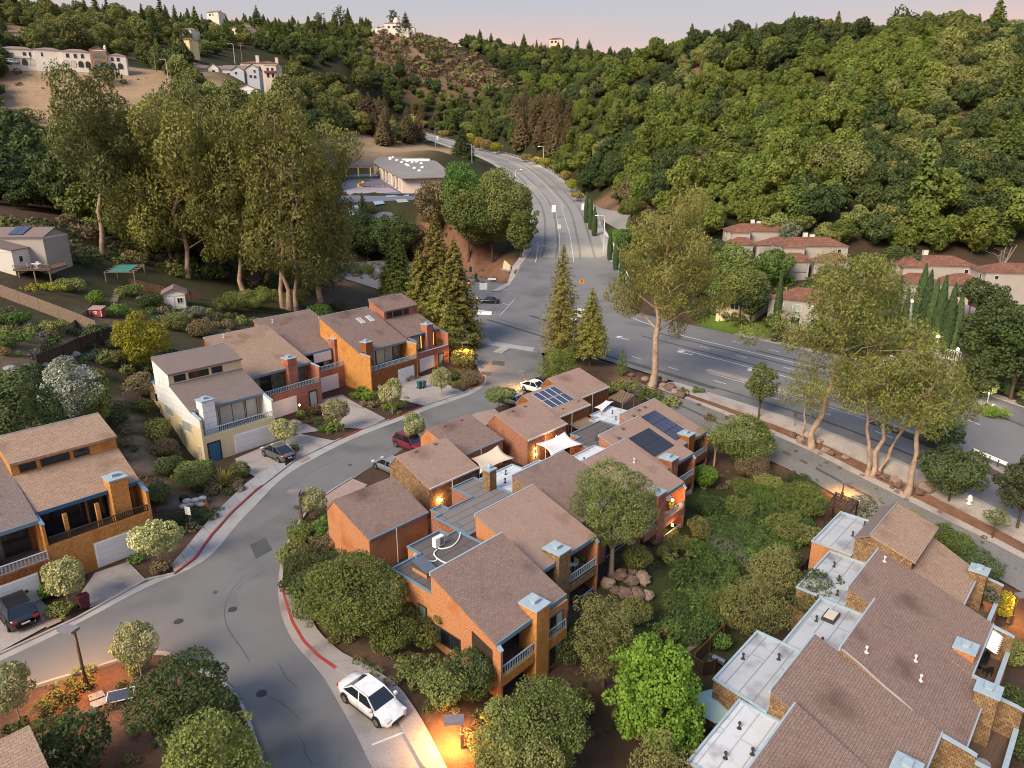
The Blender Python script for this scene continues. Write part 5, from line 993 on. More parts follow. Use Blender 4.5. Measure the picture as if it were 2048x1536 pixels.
fir(796, 612, 455, 74, 'redwoodg', 'slim deep green redwood left of the golden group', 'redwood_tree', 2.4, .5, .03, .16, y=148); fir(878, 715, 428, 112, 'redwood', 'tallest golden redwood behind the corner house', 'redwood_tree', 2.2, .5, .03, .18, y=126); fir(845, 705, 500, 96, 'redwood', 'golden redwood on the left of the group', 'redwood_tree', 2.2, .5, .03, .2, y=124); fir(913, 712, 478, 104, 'redwood', 'golden redwood on the right of the group by the junction', 'redwood_tree', 2.2, .5, .03, .25, y=122); fir(885, 715, 560, 130, 'redwood', 'low bushy redwood in front of the golden group', 'redwood_tree', 2.2, .46, .03, .25, y=119)
# great gums
def gum(u, v, vtop, wpx, label, topu=None, **k):
    p = PY(u, v, k.pop('y')) if 'y' in k else G(u, v); h = PY(u, vtop, p[1])[2] - p[2]; w_ = wide(wpx, p); lean = ((PY(topu, vtop, p[1])[0] - p[0]) if topu else 0, k.pop('ly', 0))
    st = k.pop('stems', None)
    return plant('eucalyptus_tree', label, 'tree', p, eucalypt(h, lean, w_ * .5, stems=st, **k))
gum(1303, 776, 412, 215, 'great pale stemmed eucalyptus rising before the avenue', 1345, r0=.55, crown0=.34, nb=19, dens=9, size=.42, cr=1.75, sub=6)
gum(1625, 895, 528, 235, 'tall leaning eucalyptus on the bank left of the three stemmed one', 1735, r0=.38, crown0=.42, nb=17, dens=9, size=.40, cr=1.75, sub=6)
gum(1745, 950, 700, 190, 'eucalyptus with three spreading pale stems', None, r0=.30, crown0=.48, nb=11, dens=10, size=.34, cr=1.25, sub=5, stems=[(0, 0, 2.6, 1.5, 1, 1), (-.5, .2, -1.9, .8, .92, .85), (.5, -.1, 4.2, -.6, .8, .85)])
gum(1815, 988, 700, 180, 'eucalyptus leaning right over the dark round tree', 1880, r0=.36, crown0=.5, nb=15, dens=10, size=.34, cr=1.35, sub=5)
gum(1604, 870, 722, 100, 'small eucalyptus beside the bus sign on the bank', None, r0=.16, crown0=.38, nb=12, dens=12, size=.28, cr=.95, sub=4)
for i, (u, v, vt, wp, tu, y, lb, lf) in enumerate(((212,530,148,150,165,133,'forked white eucalyptus, tallest at the left of the gum grove','eucg'),(290,528,238,120,None,140,'slim eucalyptus right of the forked white one','euc'),(340,545,215,130,330,147,'eucalyptus at the back left of the gum grove','eucg'),(377,568,205,150,None,136,'straight pale stemmed eucalyptus in the grove above the shed','euc'),
        (440,575,212,140,430,148,'eucalyptus in the thick middle of the gum grove','eucg'),(492,592,232,130,None,137,'eucalyptus over the round green tree','euc'),(535,600,240,120,560,150,'eucalyptus at the back right of the gum grove','eucg'),(578,618,196,140,None,134,'three pale stems eucalyptus at the right of the grove','euc'),(640,600,262,110,655,142,'lowest eucalyptus at the right end of the grove','euc'),(250,520,300,100,None,152,'short dark eucalyptus behind the forked white one','eucg'),(400,520,170,120,None,172,'rear eucalyptus with high round top behind the grove','eucg'))):
    st = [(0, 0, .8, 0, 1, 1), (-1.2, .3, -1.2, .5, .95, .9), (1.4, .2, 2.4, .4, .85, .8)] if i == 7 else None
    gum(u, v, vt, wp, lb, tu, y=y, r0=.5, crown0=.20 if i not in (0,) else .42, nb=23 if i else 18, dens=4.6, size=.72, cr=2.6 if i else 2.3, sub=5, squash=1.2, lf=lf, stems=st, bk=bark_pale)
# park and school trees in the middle distance
for q in ((985,524,322,150,'olive','broad pine like tree nearest the valley road bend',.2),(938,520,345,110,'oak','tree left of the broad one at the road bend',.2),(1042,516,398,70,'oak','tree at the corner of the valley road',.15),(925,470,300,84,'green','round green tree beside the school roof',.2),(912,440,345,52,'brown','russet pine beside the school wall',.3),(872,505,345,84,'brown','sparse russet pine before the school',.35),
          (735,520,412,104,'dark','dark oak below the school yard, left one',.15),(790,524,418,100,'dark','dark oak below the school yard, right one',.15),(835,520,440,70,'brown','russet brush tree below the school yard',.2),(700,500,420,70,'dark','dark oak at the left end of the school yard',.15)):
    tree(q[0], q[1], q[2], q[3], q[4], q[5], q[6], 44, 6, .62, .17, 'pine_tree' if 'pine' in q[5] else 'oak_tree', bark_pale if q[4] == 'brown' else None)
fir(1003, 430, 336, 66, 'dark', 'dark conifer behind the broad tree at the road bend', dens=.9, size=.7, y=285); fir(926, 330, 254, 52, 'dark', 'dark cone shaped conifer on the valley road median', dens=.8, size=.8, y=395); fir(727, 445, 386, 32, 'dark', 'small dark conifer in the school yard', dens=.9, size=.5)
for i, (u, v, vt, w_) in enumerate(((1172,446,380,11),(1180,459,389,12),(1188,472,413,14),(1219,521,461,13),(1231,542,470,14),(1244,568,470,15),(1548,684,540,18),(1779,706,552,18),(1798,700,575,16),(1832,648,528,24),(1843,660,540,24),(1856,674,557,24),(1868,690,551,26),(1886,704,566,26),(1903,706,588,24),(2014,790,690,22),(1284,520,424,12))):
    p, h = place(u, v, vt); lb = ('narrow cypress by the valley road, %s' % ('farthest', 'second farthest', 'third farthest', 'third nearest', 'second nearest', 'nearest the junction')[i]) if i < 6 else ('tall dark cypress beside the white gabled house', 'cypress left of the estate lane', 'shorter cypress at the estate lane edge')[i - 6] if i < 9 else ('dark cypress of the estate lane row, %s' % ('farthest from the avenue', 'second from the far end', 'third from the far end', 'third from the avenue end', 'second from the avenue end', 'nearest the avenue')[i - 9]) if i < 15 else ('lone cypress in dark trees at the right edge', 'thin cypress behind the great gum')[i - 15]
    plant('cypress_tree', lb, 'tree', p, cypress(h, wide(w_, p)), 0, 1., 'cypresses across the avenue')
for q in ((1478,650,520,96,'oak','spreading green tree at the edge of the avenue lawn',.3),(1440,640,540,70,'oak','lower green tree at the edge of the avenue lawn',.3),(1450,622,472,92,'oak','large green tree on the lawn across the avenue',.25),(1542,580,492,78,'green','bright round tree before the estate garages',.2),(1400,600,500,80,'oak','green tree behind the great gum',.2),(1500,650,540,70,'dark','dark tree beside the white gabled house',.2),(1480,520,470,60,'oak','tree left of the estate drive',.2),(1262,452,388,56,'bay','round clipped bright tree by the side street',.3),(1310,470,420,60,'oak','green tree by the small tiled hut',.2),(1255,500,452,70,'green','low broad tree on the roadside lawn',.25),(1345,520,455,60,'oak','tree beside the small tiled hut',.2),
          (1960,780,575,100,'dark','dense dark tree beyond the estate lane',.15),(2020,800,580,110,'dark','dense dark tree at the right edge',.15),(1935,640,548,60,'dark','dark flat topped tree before the estate garages',.45),(1980,650,560,70,'dark','dark conical tree by the estate houses',.1),(1605,640,590,50,'oak','tree hiding the white gabled house',.2),(1730,690,600,70,'dark','dark tree behind the leaning eucalyptus',.1),(1690,720,620,80,'dark','lower dark tree behind the leaning eucalyptus',.1),(1655,600,520,60,'oak','round shrub tree between estate garages',.15),(1735,560,500,70,'oak','green tree right of the estate duplex',.15),(1790,560,485,70,'dark','dark tree between the two estate duplexes',.1),(1574,500,435,44,'grey','silvery poplar between estate houses',.1),(1950,800,700,70,'dark','dark tree right of the cypress row',.1),(2000,760,680,60,'oak','green tree above the lit hydrant',.1),(1640,690,640,60,'oak','shrubby tree at the avenue wall',.1),(1770,640,580,50,'oak','young tree at the estate yard edge',.15),(1420,540,470,60,'dark','dark tree behind the lawn',.15)):
    tree(q[0], q[1], q[2], q[3], q[4], q[5], q[6], 36, 11, .46, .18, 'tree')
p, h = place(1998, 560, 484); m = MB()
for k in range(9): m.tube([(0, 0, h * .1 * (k % 5)), (rng.normal(0, 1), rng.normal(0, .6), h * (.45 + .06 * k)), (rng.normal(0, 2.2), rng.normal(0, 1), h * (.7 + .035 * k))], [.16, .08, .03], 5)
tag(m.build('dead_tree', bark_grey, loc=p), 'bare grey dead tree beside the estate duplex', 'tree')
# dry golden street trees along the valley road parapet
for i, (x, y_, vt) in enumerate(((330,200,110),(400,215,150),(560,290,220),(760,370,235),(830,385,270),(890,395,290),(960,410,310),(1180,470,400),(1260,490,420),(1330,520,430),(1420,570,470),(1480,640,520),(1530,700,590),(1570,770,680))):
    u, v, t = 740 + x / 3.79, 200 + y_ / 3.79, 200 + vt / 3.79
    tree(u, v, t, 26 if i < 9 else 28, 'amber' if i % 3 else 'gold', 'golden dry leaved street tree on the valley road, number %d from the far bend' % (i + 1) if False else 'golden dry leaved street tree along the valley road parapet', .25, 16, 5, .6, .24, 'street_tree', group='golden trees along the valley road')

# ------------------------------------------------------------------ woods on the hills
def one(lf, h, w, n=36, dens=7.5, size=.60, rrk=.145, top=.72, **k): return broad('tree', h, w, .12, n, rrk * min(w, h), dens, size, lf, None, top, .6, .55, 0, .9, True, **k)
KINDS = {'bay': ([one('bay', 9, 8.4), one('bay', 11, 8, top=.6), one('bay', 8, 9)], 'bright yellow green bay tree, one of many rounded crowns in the wooded hillside', 'bay_tree'),
         'oak': ([one('oak', 8, 9), one('oak', 9.5, 8.5), one('oak', 7, 9)], 'mid green oak, one of many rounded crowns in the wooded hillside', 'oak_tree'),
         'dark': ([one('dark', 8, 9), one('dark', 10, 8.5)], 'dark green oak, one of many shadowy crowns in the wooded hillside', 'oak_tree'),
         'olive': ([one('olive', 8.5, 8.6), one('olive', 9.5, 8)], 'olive green tree, one of many dull crowns in the wooded hillside', 'tree'),
         'brown': ([one('brown', 6, 8, top=.9), one('brown', 7, 8)], 'brownish half bare tree, one of several dry crowns in the wooded hillside', 'tree'),
         'eucb': ([one('euc', 13, 10, 34, 4.2, .8, .18), one('eucg', 14, 10, 34, 4.2, .8, .18)], 'tall brownish eucalyptus crown, one of several above the valley road', 'eucalyptus_tree'),
         'fir': ([conifer('tree', 15, 7, .05, 'redwoodg', .95, 1.0, True, layers=22), conifer('tree', 14, 8, .05, 'redwoodg', .95, 1.0, True, layers=20)], 'dull green conifer, one of several spires in the hillside woods', 'conifer'),
         'firb': ([conifer('tree', 15, 9, .05, 'brown', 1.1, 1.0, True, layers=24)], 'rusty brown redwood, one of several above the valley road', 'redwood_tree'),
         'firx': ([conifer('tree', 15, 8, .05, 'dark', .5, 1.2, True, layers=18), conifer('tree', 17, 6.5, .1, 'dark', .5, 1.2, True, layers=18)], 'dark conifer, one of several silhouettes on the skyline', 'conifer')}
def inside(poly, u, v):
    c = np.zeros(u.shape, bool); n = len(poly)
    for i in range(n):
        (x0, y0), (x1, y1) = poly[i], poly[i - 1]
        c ^= ((y0 > v) != (y1 > v)) & (u < (x1 - x0) * (v - y0) / (y1 - y0 + 1e-9) + x0)
    return c
BARE = [[(0,312),(110,305),(230,300),(340,240),(365,190),(330,150),(268,118),(0,112)], [(0,50),(90,62),(75,98),(0,108)], [(742,60),(840,64),(905,88),(965,112),(1036,186),(980,190),(900,172),(840,168),(770,138),(732,100)],
        [(372,112),(420,118),(470,95),(565,118),(565,190),(535,225),(455,212),(372,170)], [(630,292),(700,268),(780,300),(880,270),(905,300),(915,440),(690,455),(640,390)], [(650,268),(690,300),(660,310)],
        [(1610,170),(1650,172),(1705,222),(1695,235),(1640,215),(1612,200)], [(1918,245),(1950,240),(1952,285),(1920,295)], [(1945,58),(2018,60),(2018,80),(1950,80)], [(290,88),(345,86),(350,150),(300,130)]]
rg = np.random.default_rng(11); cand = []
def scatter(x0, x1, y0, y1, s):
    xs = np.arange(x0, x1, s); ys = np.arange(y0, y1, s); a, b = np.meshgrid(xs, ys); a = a + rg.uniform(-.42, .42, a.shape) * s; b = b + rg.uniform(-.42, .42, b.shape) * s; return np.stack([a.ravel(), b.ravel()], 1)
q = np.concatenate([scatter(-260, 330, 150, 330, 6.6), scatter(-420, 420, 330, 520, 8.2), scatter(-620, 560, 520, 900, 11.5), scatter(-900, 900, 900, 1450, 17)])
z = T(q[:, 0], q[:, 1]); u, v, dep = project(q[:, 0], q[:, 1], z)
ok = (u > -120) & (u < 2170) & (v > -80) & (v < 520)
low = np.interp(u, [-200, 0, 250, 420, 600, 690, 700, 940, 990, 1060, 1100, 1180, 1290, 1420, 1560, 2300], [500, 505, 515, 520, 505, 430, 300, 285, 300, 330, 360, 385, 432, 480, 505, 520]); ok &= v < low
for pl in BARE: ok &= ~inside(pl, u, v)
ok &= np.sqrt(((q[:, None] - VC[None, ::3]) ** 2).sum(-1)).min(1) > 18
ok &= ~((u > 640) & (u < 1000) & (v > 250) & (v < 330) & (q[:, 1] < 420))
q, z, u, v, dep = q[ok], z[ok], u[ok], v[ok], dep[ok]
def fld(s, o): return np.sin(q[:, 0] / s + o) * np.cos(q[:, 1] / (s * .8) - o * 1.7) + .6 * np.sin(q[:, 0] / (s * .43) - q[:, 1] / (s * .5) + o * 3) + rg.normal(0, .42, len(q))
f1, f2 = fld(34, 1.), fld(50, 4.); kind = np.full(len(q), 'oak', dtype='<U6')
right = u > 1040
kind[f1 < -.25] = 'dark'; kind[f2 > .75] = 'olive'; kind[right & (f1 > -.05) & (v > 90)] = 'bay'; kind[right & (v > 250) & (v < 420) & (u < 1700) & (f1 > -.35)] = 'bay'; kind[(f2 < -1.35)] = 'brown'; kind[right & (rg.random(len(q)) < .04)] = 'fir'; kind[right & (v < 95) & (kind == 'bay')] = 'oak'
lf_ = ~right; kind[lf_ & (kind == 'brown')] = 'dark'; kind[lf_ & (rg.random(len(q)) < .14)] = 'fir'; kind[(u > 560) & (u < 760) & (v > 170) & (v < 300) & (rg.random(len(q)) < .6)] = 'eucb'; kind[(u > 720) & (u < 880) & (v > 230) & (v < 310) & (rg.random(len(q)) < .5)] = 'firb'
kind[(u > 1030) & (u < 1140) & (v > 230) & (v < 320)] = 'firb'; kind[(u < 1000) & (v < 75) & (rg.random(len(q)) < .09)] = 'firx'; kind[(u < 700) & (v > 250)] = np.where(rg.random(((u < 700) & (v > 250)).sum()) < .7, 'dark', 'oak'); kind[(u < 330) & (v < 125) & (rg.random(len(q)) < .4)] = 'eucb'
kind[(dep > 850) & (rg.random(len(q)) < .06)] = 'firx'
scl = (.78 + .7 * rg.random(len(q)) ** 2.2) * np.where(kind == 'eucb', .95, 1) * (1 + .25 * smooth((dep - 420) / 500)); order = np.argsort(-scl / dep); vis = (u > -20) & (u < 2068)
single = set(order[vis[order]][:290])
GRP = {'bay': 'bright bay trees of the hillside wood', 'oak': 'green oaks of the hillside wood', 'dark': 'dark oaks of the hillside wood', 'olive': 'olive trees of the hillside wood', 'brown': 'dry trees of the hillside wood', 'eucb': 'gums above the valley road', 'fir': 'conifers of the hillside wood', 'firb': 'rusty redwoods above the valley road', 'firx': 'skyline conifers'}
for i in order:
    k = kind[i]; ms, lb, nm = KINDS[k]
    if i in single:
        o = ob(nm, ms[int(rg.integers(len(ms)))], None, (q[i, 0], q[i, 1], z[i] - .3), rg.uniform(0, 6.28), (scl[i] * rg.uniform(.9, 1.15), scl[i], scl[i] * rg.uniform(.85, 1.2)))
        tag(o, lb, 'tree', GRP[k])
# skyline silhouettes one can tell apart
for u_, v_, vt, yy, lb in ((1797,92,-12,372,'great dark tree breaking the right skyline'),(1962,72,38,352,'flat topped pine on the right skyline'),(2008,70,40,352,'round pine at the right end of the skyline'),(1848,62,20,372,'thin bent pine beside the great skyline tree'),(1512,60,38,405,'dark pine on the ridge above the wooded hill'),(1448,62,42,415,'small dark pine on the saddle of the wooded hill'),
        (788,62,10,870,'tall dark cypress behind the hilltop villa'),(812,62,20,880,'bent pine right of the hilltop villa'),(682,60,6,900,'wispy gum on the left skyline'),(640,60,16,900,'dense round tree on the left skyline'),(515,48,6,700,'tall conifer on the left skyline'),(1178,100,76,1200,'lone dark conifer on the far saddle')):
    pz = PY(u_, v_, yy); h = PY(u_, vt, yy)[2] - pz[2]; ms = conifer('c', h, h * .62, .15, 'dark', .4, h * .07, False, layers=14) if 'conifer' in lb or 'pine' in lb else broad('t', h, h * .55, .15, 26, h * .10, 60 / h / h * 2.4, h * .075, 'dark', top=.8)
    plant('conifer' if 'conifer' in lb or 'pine' in lb else 'tree', lb, 'tree', (pz[0], pz[1], pz[2] - 2), ms)
# the rest of the woods: uncountable, instanced on points
def woodland(nm, mesh_, P_, S_, Rz):
    pm = bpy.data.meshes.new(nm); pm.from_pydata([tuple(p) for p in P_], [], [])
    a = pm.attributes.new('sc', 'FLOAT', 'POINT'); a.data.foreach_set('value', S_.astype(np.float32)); a = pm.attributes.new('rz', 'FLOAT', 'POINT'); a.data.foreach_set('value', Rz.astype(np.float32))
    o = tag(ob(nm, pm), kind='stuff'); g = bpy.data.node_groups.new(nm, 'GeometryNodeTree'); g.interface.new_socket('Geometry', in_out='INPUT', socket_type='NodeSocketGeometry'); g.interface.new_socket('Geometry', in_out='OUTPUT', socket_type='NodeSocketGeometry')
    n, l = g.nodes, g.links; gi, go = n.new('NodeGroupInput'), n.new('NodeGroupOutput'); ip = n.new('GeometryNodeInstanceOnPoints'); oi = n.new('GeometryNodeObjectInfo'); oi.inputs['Object'].default_value = mesh_; oi.inputs['As Instance'].default_value = True
    def at(k):
        q_ = n.new('GeometryNodeInputNamedAttribute'); q_.data_type = 'FLOAT'; q_.inputs['Name'].default_value = k; return q_.outputs['Attribute']
    cx = n.new('ShaderNodeCombineXYZ'); l.new(at('rz'), cx.inputs[2]); l.new(gi.outputs[0], ip.inputs['Points']); l.new(oi.outputs['Geometry'], ip.inputs['Instance']); l.new(at('sc'), ip.inputs['Scale']); l.new(cx.outputs[0], ip.inputs['Rotation']); l.new(ip.outputs[0], go.inputs[0])
    md = o.modifiers.new('scatter', 'NODES'); md.node_group = g; return o
# each kind is scattered from one of its own trees standing in the wood
rest = [i for i in order if i not in single]
by = {}
for i in rest: by.setdefault(kind[i], []).append(i)
have = {}
for o in list(sc.objects):
    if o.type == 'MESH' and o.data.name.startswith('tree') and o.get('category') == 'tree': have.setdefault(o.data.name, o)
for k, ids in by.items():
    ms = KINDS[k][0]; ids = np.array(ids); pick = rg.integers(0, len(ms), len(ids))
    for j, mm in enumerate(ms):
        s = ids[pick == j]
        if not len(s): continue
        src = have.get(mm.name)
        if src is None:
            i = s[0]; src = ob(KINDS[k][2], mm, None, (q[i, 0], q[i, 1], z[i] - .3), 0, scl[i]); tag(src, KINDS[k][1], 'tree', GRP[k]); s = s[1:]
            if not len(s): continue
        woodland('woodland', src, np.c_[q[s], z[s] - .4], scl[s], rg.uniform(0, 6.28, len(s)))
# ------------------------------------------------------------------ the estate across the avenue: pale duplexes with clay tile hips
def hip(m, x0, x1, y0, y1, z, rise, o=.45):
    x0 -= o; x1 += o; y0 -= o; y1 += o; d = min(x1 - x0, y1 - y0) / 2; a = x1 - x0 >= y1 - y0
    r0, r1 = ((x0 + d, (y0 + y1) / 2), (x1 - d, (y0 + y1) / 2)) if a else (((x0 + x1) / 2, y0 + d), ((x0 + x1) / 2, y1 - d))
    A, B, C, D = (x0, y0, z), (x1, y0, z), (x1, y1, z), (x0, y1, z); E, F = (*r0, z + rise), (*r1, z + rise)
    if a:
        for q in ((A, B, F, E), (B, C, F), (C, D, E, F), (D, A, E)): m.poly(list(q))
    else:
        for q in ((A, B, E), (B, C, F, E), (C, D, F), (D, A, E, F)): m.poly(list(q))
    m.poly([D, C, B, A]); return m
def gable(m, x0, x1, y0, y1, z, rise, o=.4, ax='x'):
    if ax == 'x':
        ym = (y0 + y1) / 2; m.px([(y0 - o, z - .1), (ym, z + rise - .1), (y1 + o, z - .1), (y1 + o, z + .08), (ym, z + rise + .08), (y0 - o, z + .08)], x0 - o, x1 + o)
    else:
        xm = (x0 + x1) / 2; m.py([(x0 - o, z - .1), (xm, z + rise - .1), (x1 + o, z - .1), (x1 + o, z + .08), (xm, z + rise + .08), (x0 - o, z + .08)], y0 - o, y1 + o)
    return m
def block(root, x0, x1, y0, y1, z0, z1, rise, wall, roofm, kind='hip', ax='x', nm='wing'):
    m = MB()
    m.box(x0, x1, y0, y1, z0, z1)
    if kind == 'gable':
        if ax == 'x': m.px([(y0, z1), ((y0 + y1) / 2, z1 + rise), (y1, z1)], x0 + .02, x1 - .02)
        else: m.py([(x0, z1), ((x0 + x1) / 2, z1 + rise), (x1, z1)], y0 + .02, y1 - .02)
    w_ = m.build(nm, wall, root); r = MB()
    if kind == 'hip': hip(r, x0, x1, y0, y1, z1, rise)
    elif kind == 'gable': gable(r, x0, x1, y0, y1, z1, rise, ax=ax)
    else: r.box(x0 - .2, x1 + .2, y0 - .2, y1 + .2, z1, z1 + .25)
    r.build('roof', roofm, root); MB().box(x0 - .06, x1 + .06, y0 - .06, y1 + .06, z1 - .32, z1 - .02).build('eave_board', white_paint, root)
    return w_
def duplex(u, v, y, ang, label, sc=.92, two=True, chim=2, front=True):
    x, y_, z = PY(u, v, y); r = empty('duplex_house', (x, y_, z), R(ang), label, 'house', None); r.scale = (sc,) * 3
    block(r, -8.5, 8.5, 5, 13, -2, 5.4, 1.9, stucco_grey, clay, nm='wall')
    block(r, -7.5, -2.6, 2.6, 9, -2, 5.2, 1.8, stucco_grey, clay, nm='wall') if two else None
    for x0, x1 in ((-8.2, -1.5), (1.4, 8.0)) if front else (): block(r, x0, x1, .6, 5.2, -2, 2.6, 1.5, stucco_grey, clay, nm='wall')
    for x0, x1 in ((-8.0, -3.0), (-1.8, 4.2)) if front else ():
        block(r, x0, x1, -4.6, .8, -2, 2.5, 1.4, stucco_grey, clay, nm='garage_wall'); d = MB().box(x0 + .5, x1 - .5, -4.72, -4.6, 0, 2.1).build('garage_door', MATS['concrete'], r)
        for k in range(4): MB().box(x0 + .55, x1 - .55, -4.76, -4.72, .04 + k * .52, .5 + k * .52).build('panel', concrete_pale, d)
    for wx in (-6.6, 6.0): window(r, wx, 5, 3.7, .9, 1.0, 1, 'x', -1, glass, white_paint, .08)
    window(r, 8.5, 7, 3.4, 1.2, 1.3, 1, 'y', 1, glass, white_paint, .08); window(r, -8.5, 7, 3.4, 1.2, 1.3, 1, 'y', -1, glass, white_paint, .08)
    for k in range(chim): chimney(r, -1.2 + k * 1.7, -.2 + k * 1.7, 10.5, 11.6, 5, 8.3 - k * .4, stucco_white, metal_dark, False)
    return r
duplex(1632, 540, 158, -8, 'pale duplex with clay tile roof and two white chimneys above a paved yard'); duplex(1880, 585, 150, -12, 'long pale duplex with clay tile roof behind the cypress row', .98, True, 1)
duplex(1520, 505, 178, -8, 'clay tiled duplex left of the yard, half hidden by a green tree'); duplex(1405, 455, 205, -10, 'clay tiled house farthest left, behind the great gum crown', .9, False, 1, False); duplex(2065, 600, 140, -12, 'clay tiled house cut by the right edge', .9, False, 0, False)
x, y_, z = PY(1595, 655, 128); r = empty('house', (x, y_, z), R(-40), 'pale house with tiled roof and white windows close to the avenue', 'house'); block(r, -6, 6, 0, 8, -2, 5.2, 1.9, stucco_grey, clay, nm='wall')
for wx in (-4.8, -1.4, 2.2): window(r, wx, 0, 3.0, 1.7, 1.4, 2, 'x', -1, glass_curtain, white_paint, .08); window(r, wx, 0, .4, 1.7, 1.6, 2, 'x', -1, glass_lit if wx == -4.8 else glass, white_paint, .08)
x, y_, z = PY(1470, 628, 136); r = empty('house', (x, y_, z), R(-40), 'low cream gabled house end glimpsed under the lawn trees', 'house'); block(r, -4, 4, 0, 6, -2, 2.6, 1.6, stucco_cream, clay, 'gable', 'y', nm='wall'); window(r, -1, 0, .9, 1.6, 1.2, 2, 'x', -1, glass, white_paint, .08)
x, y_, z = PY(1304, 437, 232); r = empty('gatehouse', (x, y_, z), R(-10), 'small square hut with tiled pyramid roof on the side street', 'hut'); block(r, -3, 3, 0, 6, -1, 3.4, 2.0, stucco_cream, clay, nm='wall'); window(r, -1.6, 0, .6, 3.0, 1.8, 3, 'x', -1, glass_curtain, white_paint, .08)
sheet('paved_yard', [G(*q_)[:2] for q_ in ((1545,575),(1575,545),(1690,560),(1720,585),(1640,605),(1560,600))], .06, paver); sheet('paved_yard', [G(*q_)[:2] for q_ in ((1790,590),(1880,590),(1960,620),(1930,640),(1850,640),(1800,625))], .06, paver)
line([G(*q_)[:2] for q_ in ((1845,610),(1822,650),(1830,690),(1860,730),(1890,760))], 6, .05, asphalt, 'estate_lane', n=24); line([G(*q_)[:2] for q_ in ((1870,650),(1890,700),(1925,752))], .5, .07, concrete_pink, 'kerb', n=14)
line([G(*q_)[:2] for q_ in ((1160,405),(1200,425),(1245,440),(1300,452))], 7, .08, asphalt_hill, 'side_street', n=20)
x, y_, z = PY(1778, 738, 103); r = empty('estate_sign', (x, y_, z), R(-35), 'white gabled entrance sign wall lit at the estate gate', 'sign'); MB().py([(-1.6, -.5), (1.6, -.5), (1.6, 1.5), (.9, 1.7), (.5, 2.3), (-.5, 2.3), (-.9, 1.7), (-1.6, 1.5)], 0, .35).build('panel', white_bright, r); MB().box(-1.75, 1.75, -.05, .4, -.5, .25).build('plinth', stucco_white, r)
for k_ in range(5): MB().box(-1.1 + k_ * .45, -.8 + k_ * .45, -.03, 0, .95, 1.15).build('letter_bar', metal_grey, r)
x, y_, z = PY(1903, 722, 104); r = empty('gate', (x, y_, z), R(-50), 'white barred estate gate between lamp posts', 'gate')
MB().box(-1.2, 1.2, -.05, .05, 1.6, 1.75).build('top_rail', white_bright, r); MB().box(-1.2, 1.2, -.05, .05, .2, .32).build('bottom_rail', white_bright, r)
for k_ in range(8): MB().box(-1.15 + k_ * .32, -1.09 + k_ * .32, -.04, .04, .32, 1.6).build('bar', white_bright, r)

# ------------------------------------------------------------------ school beside the valley road
sheet('school_yard', [G(*q_)[:2] for q_ in ((690,440),(672,405),(690,352),(745,345),(820,372),(905,395),(905,440),(800,446))], .12, mk('yard_tarmac', (.12, .125, .165), (.145, .15, .19), .1, .9))
for q_ in (((746,404),(765,402),(770,408),(750,411)), ((790,400),(812,399),(818,405),(796,406)), ((695,415),(716,411),(722,430),(700,434)), ((772,392),(818,390),(818,393),(772,395))): sheet('court_paint', [G(*k_)[:2] for k_ in q_], .18, mk('court_blue', (.22, .36, .52)) if q_[0][0] < 790 else concrete_pale)
sheet('play_mat', [G(*q_)[:2] for q_ in ((685,383),(700,391),(797,385),(770,372),(720,374))], .17, mk('play_mat', (.33, .28, .33)))
sheet('play_lawn', [G(*q_)[:2] for q_ in ((700,354),(735,353),(738,358),(700,359))], .17, mk('play_lawn', (.08, .17, .07)))
P3 = [Vector(PY(*q_)) for q_ in ((804,355,285),(905,352,288),(871,323,345),(816,309,385),(765,310,380),(748,325,340))]
o_ = Vector((P3[0].x, P3[0].y, t1(P3[0].x, P3[0].y))); r = empty('school_building', o_, 0, 'long low school building with grey roof and many white roof domes', 'school')
m = MB(); up_ = [p - o_ for p in P3]; i0 = m.V(*[(p.x, p.y, t1(p.x + o_.x, p.y + o_.y) - o_.z - 1) for p in up_]); i1 = m.V(*[(p.x, p.y, p.z - .3) for p in up_])
for k in range(6): m.face(i0 + k, i0 + (k + 1) % 6, i1 + (k + 1) % 6, i1 + k)
m.build('wall', stucco_pink, r); c_ = sum(up_, Vector()) / 6; big = [c_ + (p - c_) * 1.045 for p in up_]; MB().prism([(p.x, p.y, p.z - .3) for p in big], (0, 0, .35)).build('roof', mk('school_roof', (.20, .185, .18), (.235, .22, .215), .1, .9), r)
A_s, n_s2 = np.array([(p.x, p.y, 1) for p in up_]), None; pln = np.linalg.lstsq(A_s, np.array([p.z for p in up_]), rcond=None)[0]; rz_ = lambda x, y: float(pln @ np.array((x, y, 1)))
dm = MB().lathe([(.9, 0), (.8, .4), (.45, .7), (.05, .8)], 10).mesh('roof_dome', white_bright)
for u, v, yy in ((780,317,362),(786,316,364),(781,321,355),(794,323,350),(808,321,352),(804,328,340),(816,325,345),(813,332,330),(825,329,340),(817,334,325),(834,327,342),(829,339,315),(843,331,335),(839,344,305),(845,338,318)):
    p = Vector(PY(u, v, yy)) - o_; ob('roof_dome', dm, r, (p.x, p.y, rz_(p.x, p.y)))
p = Vector(PY(835, 320, 350)) - o_; MB().box(p.x - 6, p.x + 6, p.y - 1, p.y + 3, p.z - 2, p.z + .6).build('roof_lantern', white_bright, r)
e0, e1 = up_[0], up_[5]; dv = (e1 - e0); nn_ = Vector((-dv.y, dv.x, 0)).normalized()
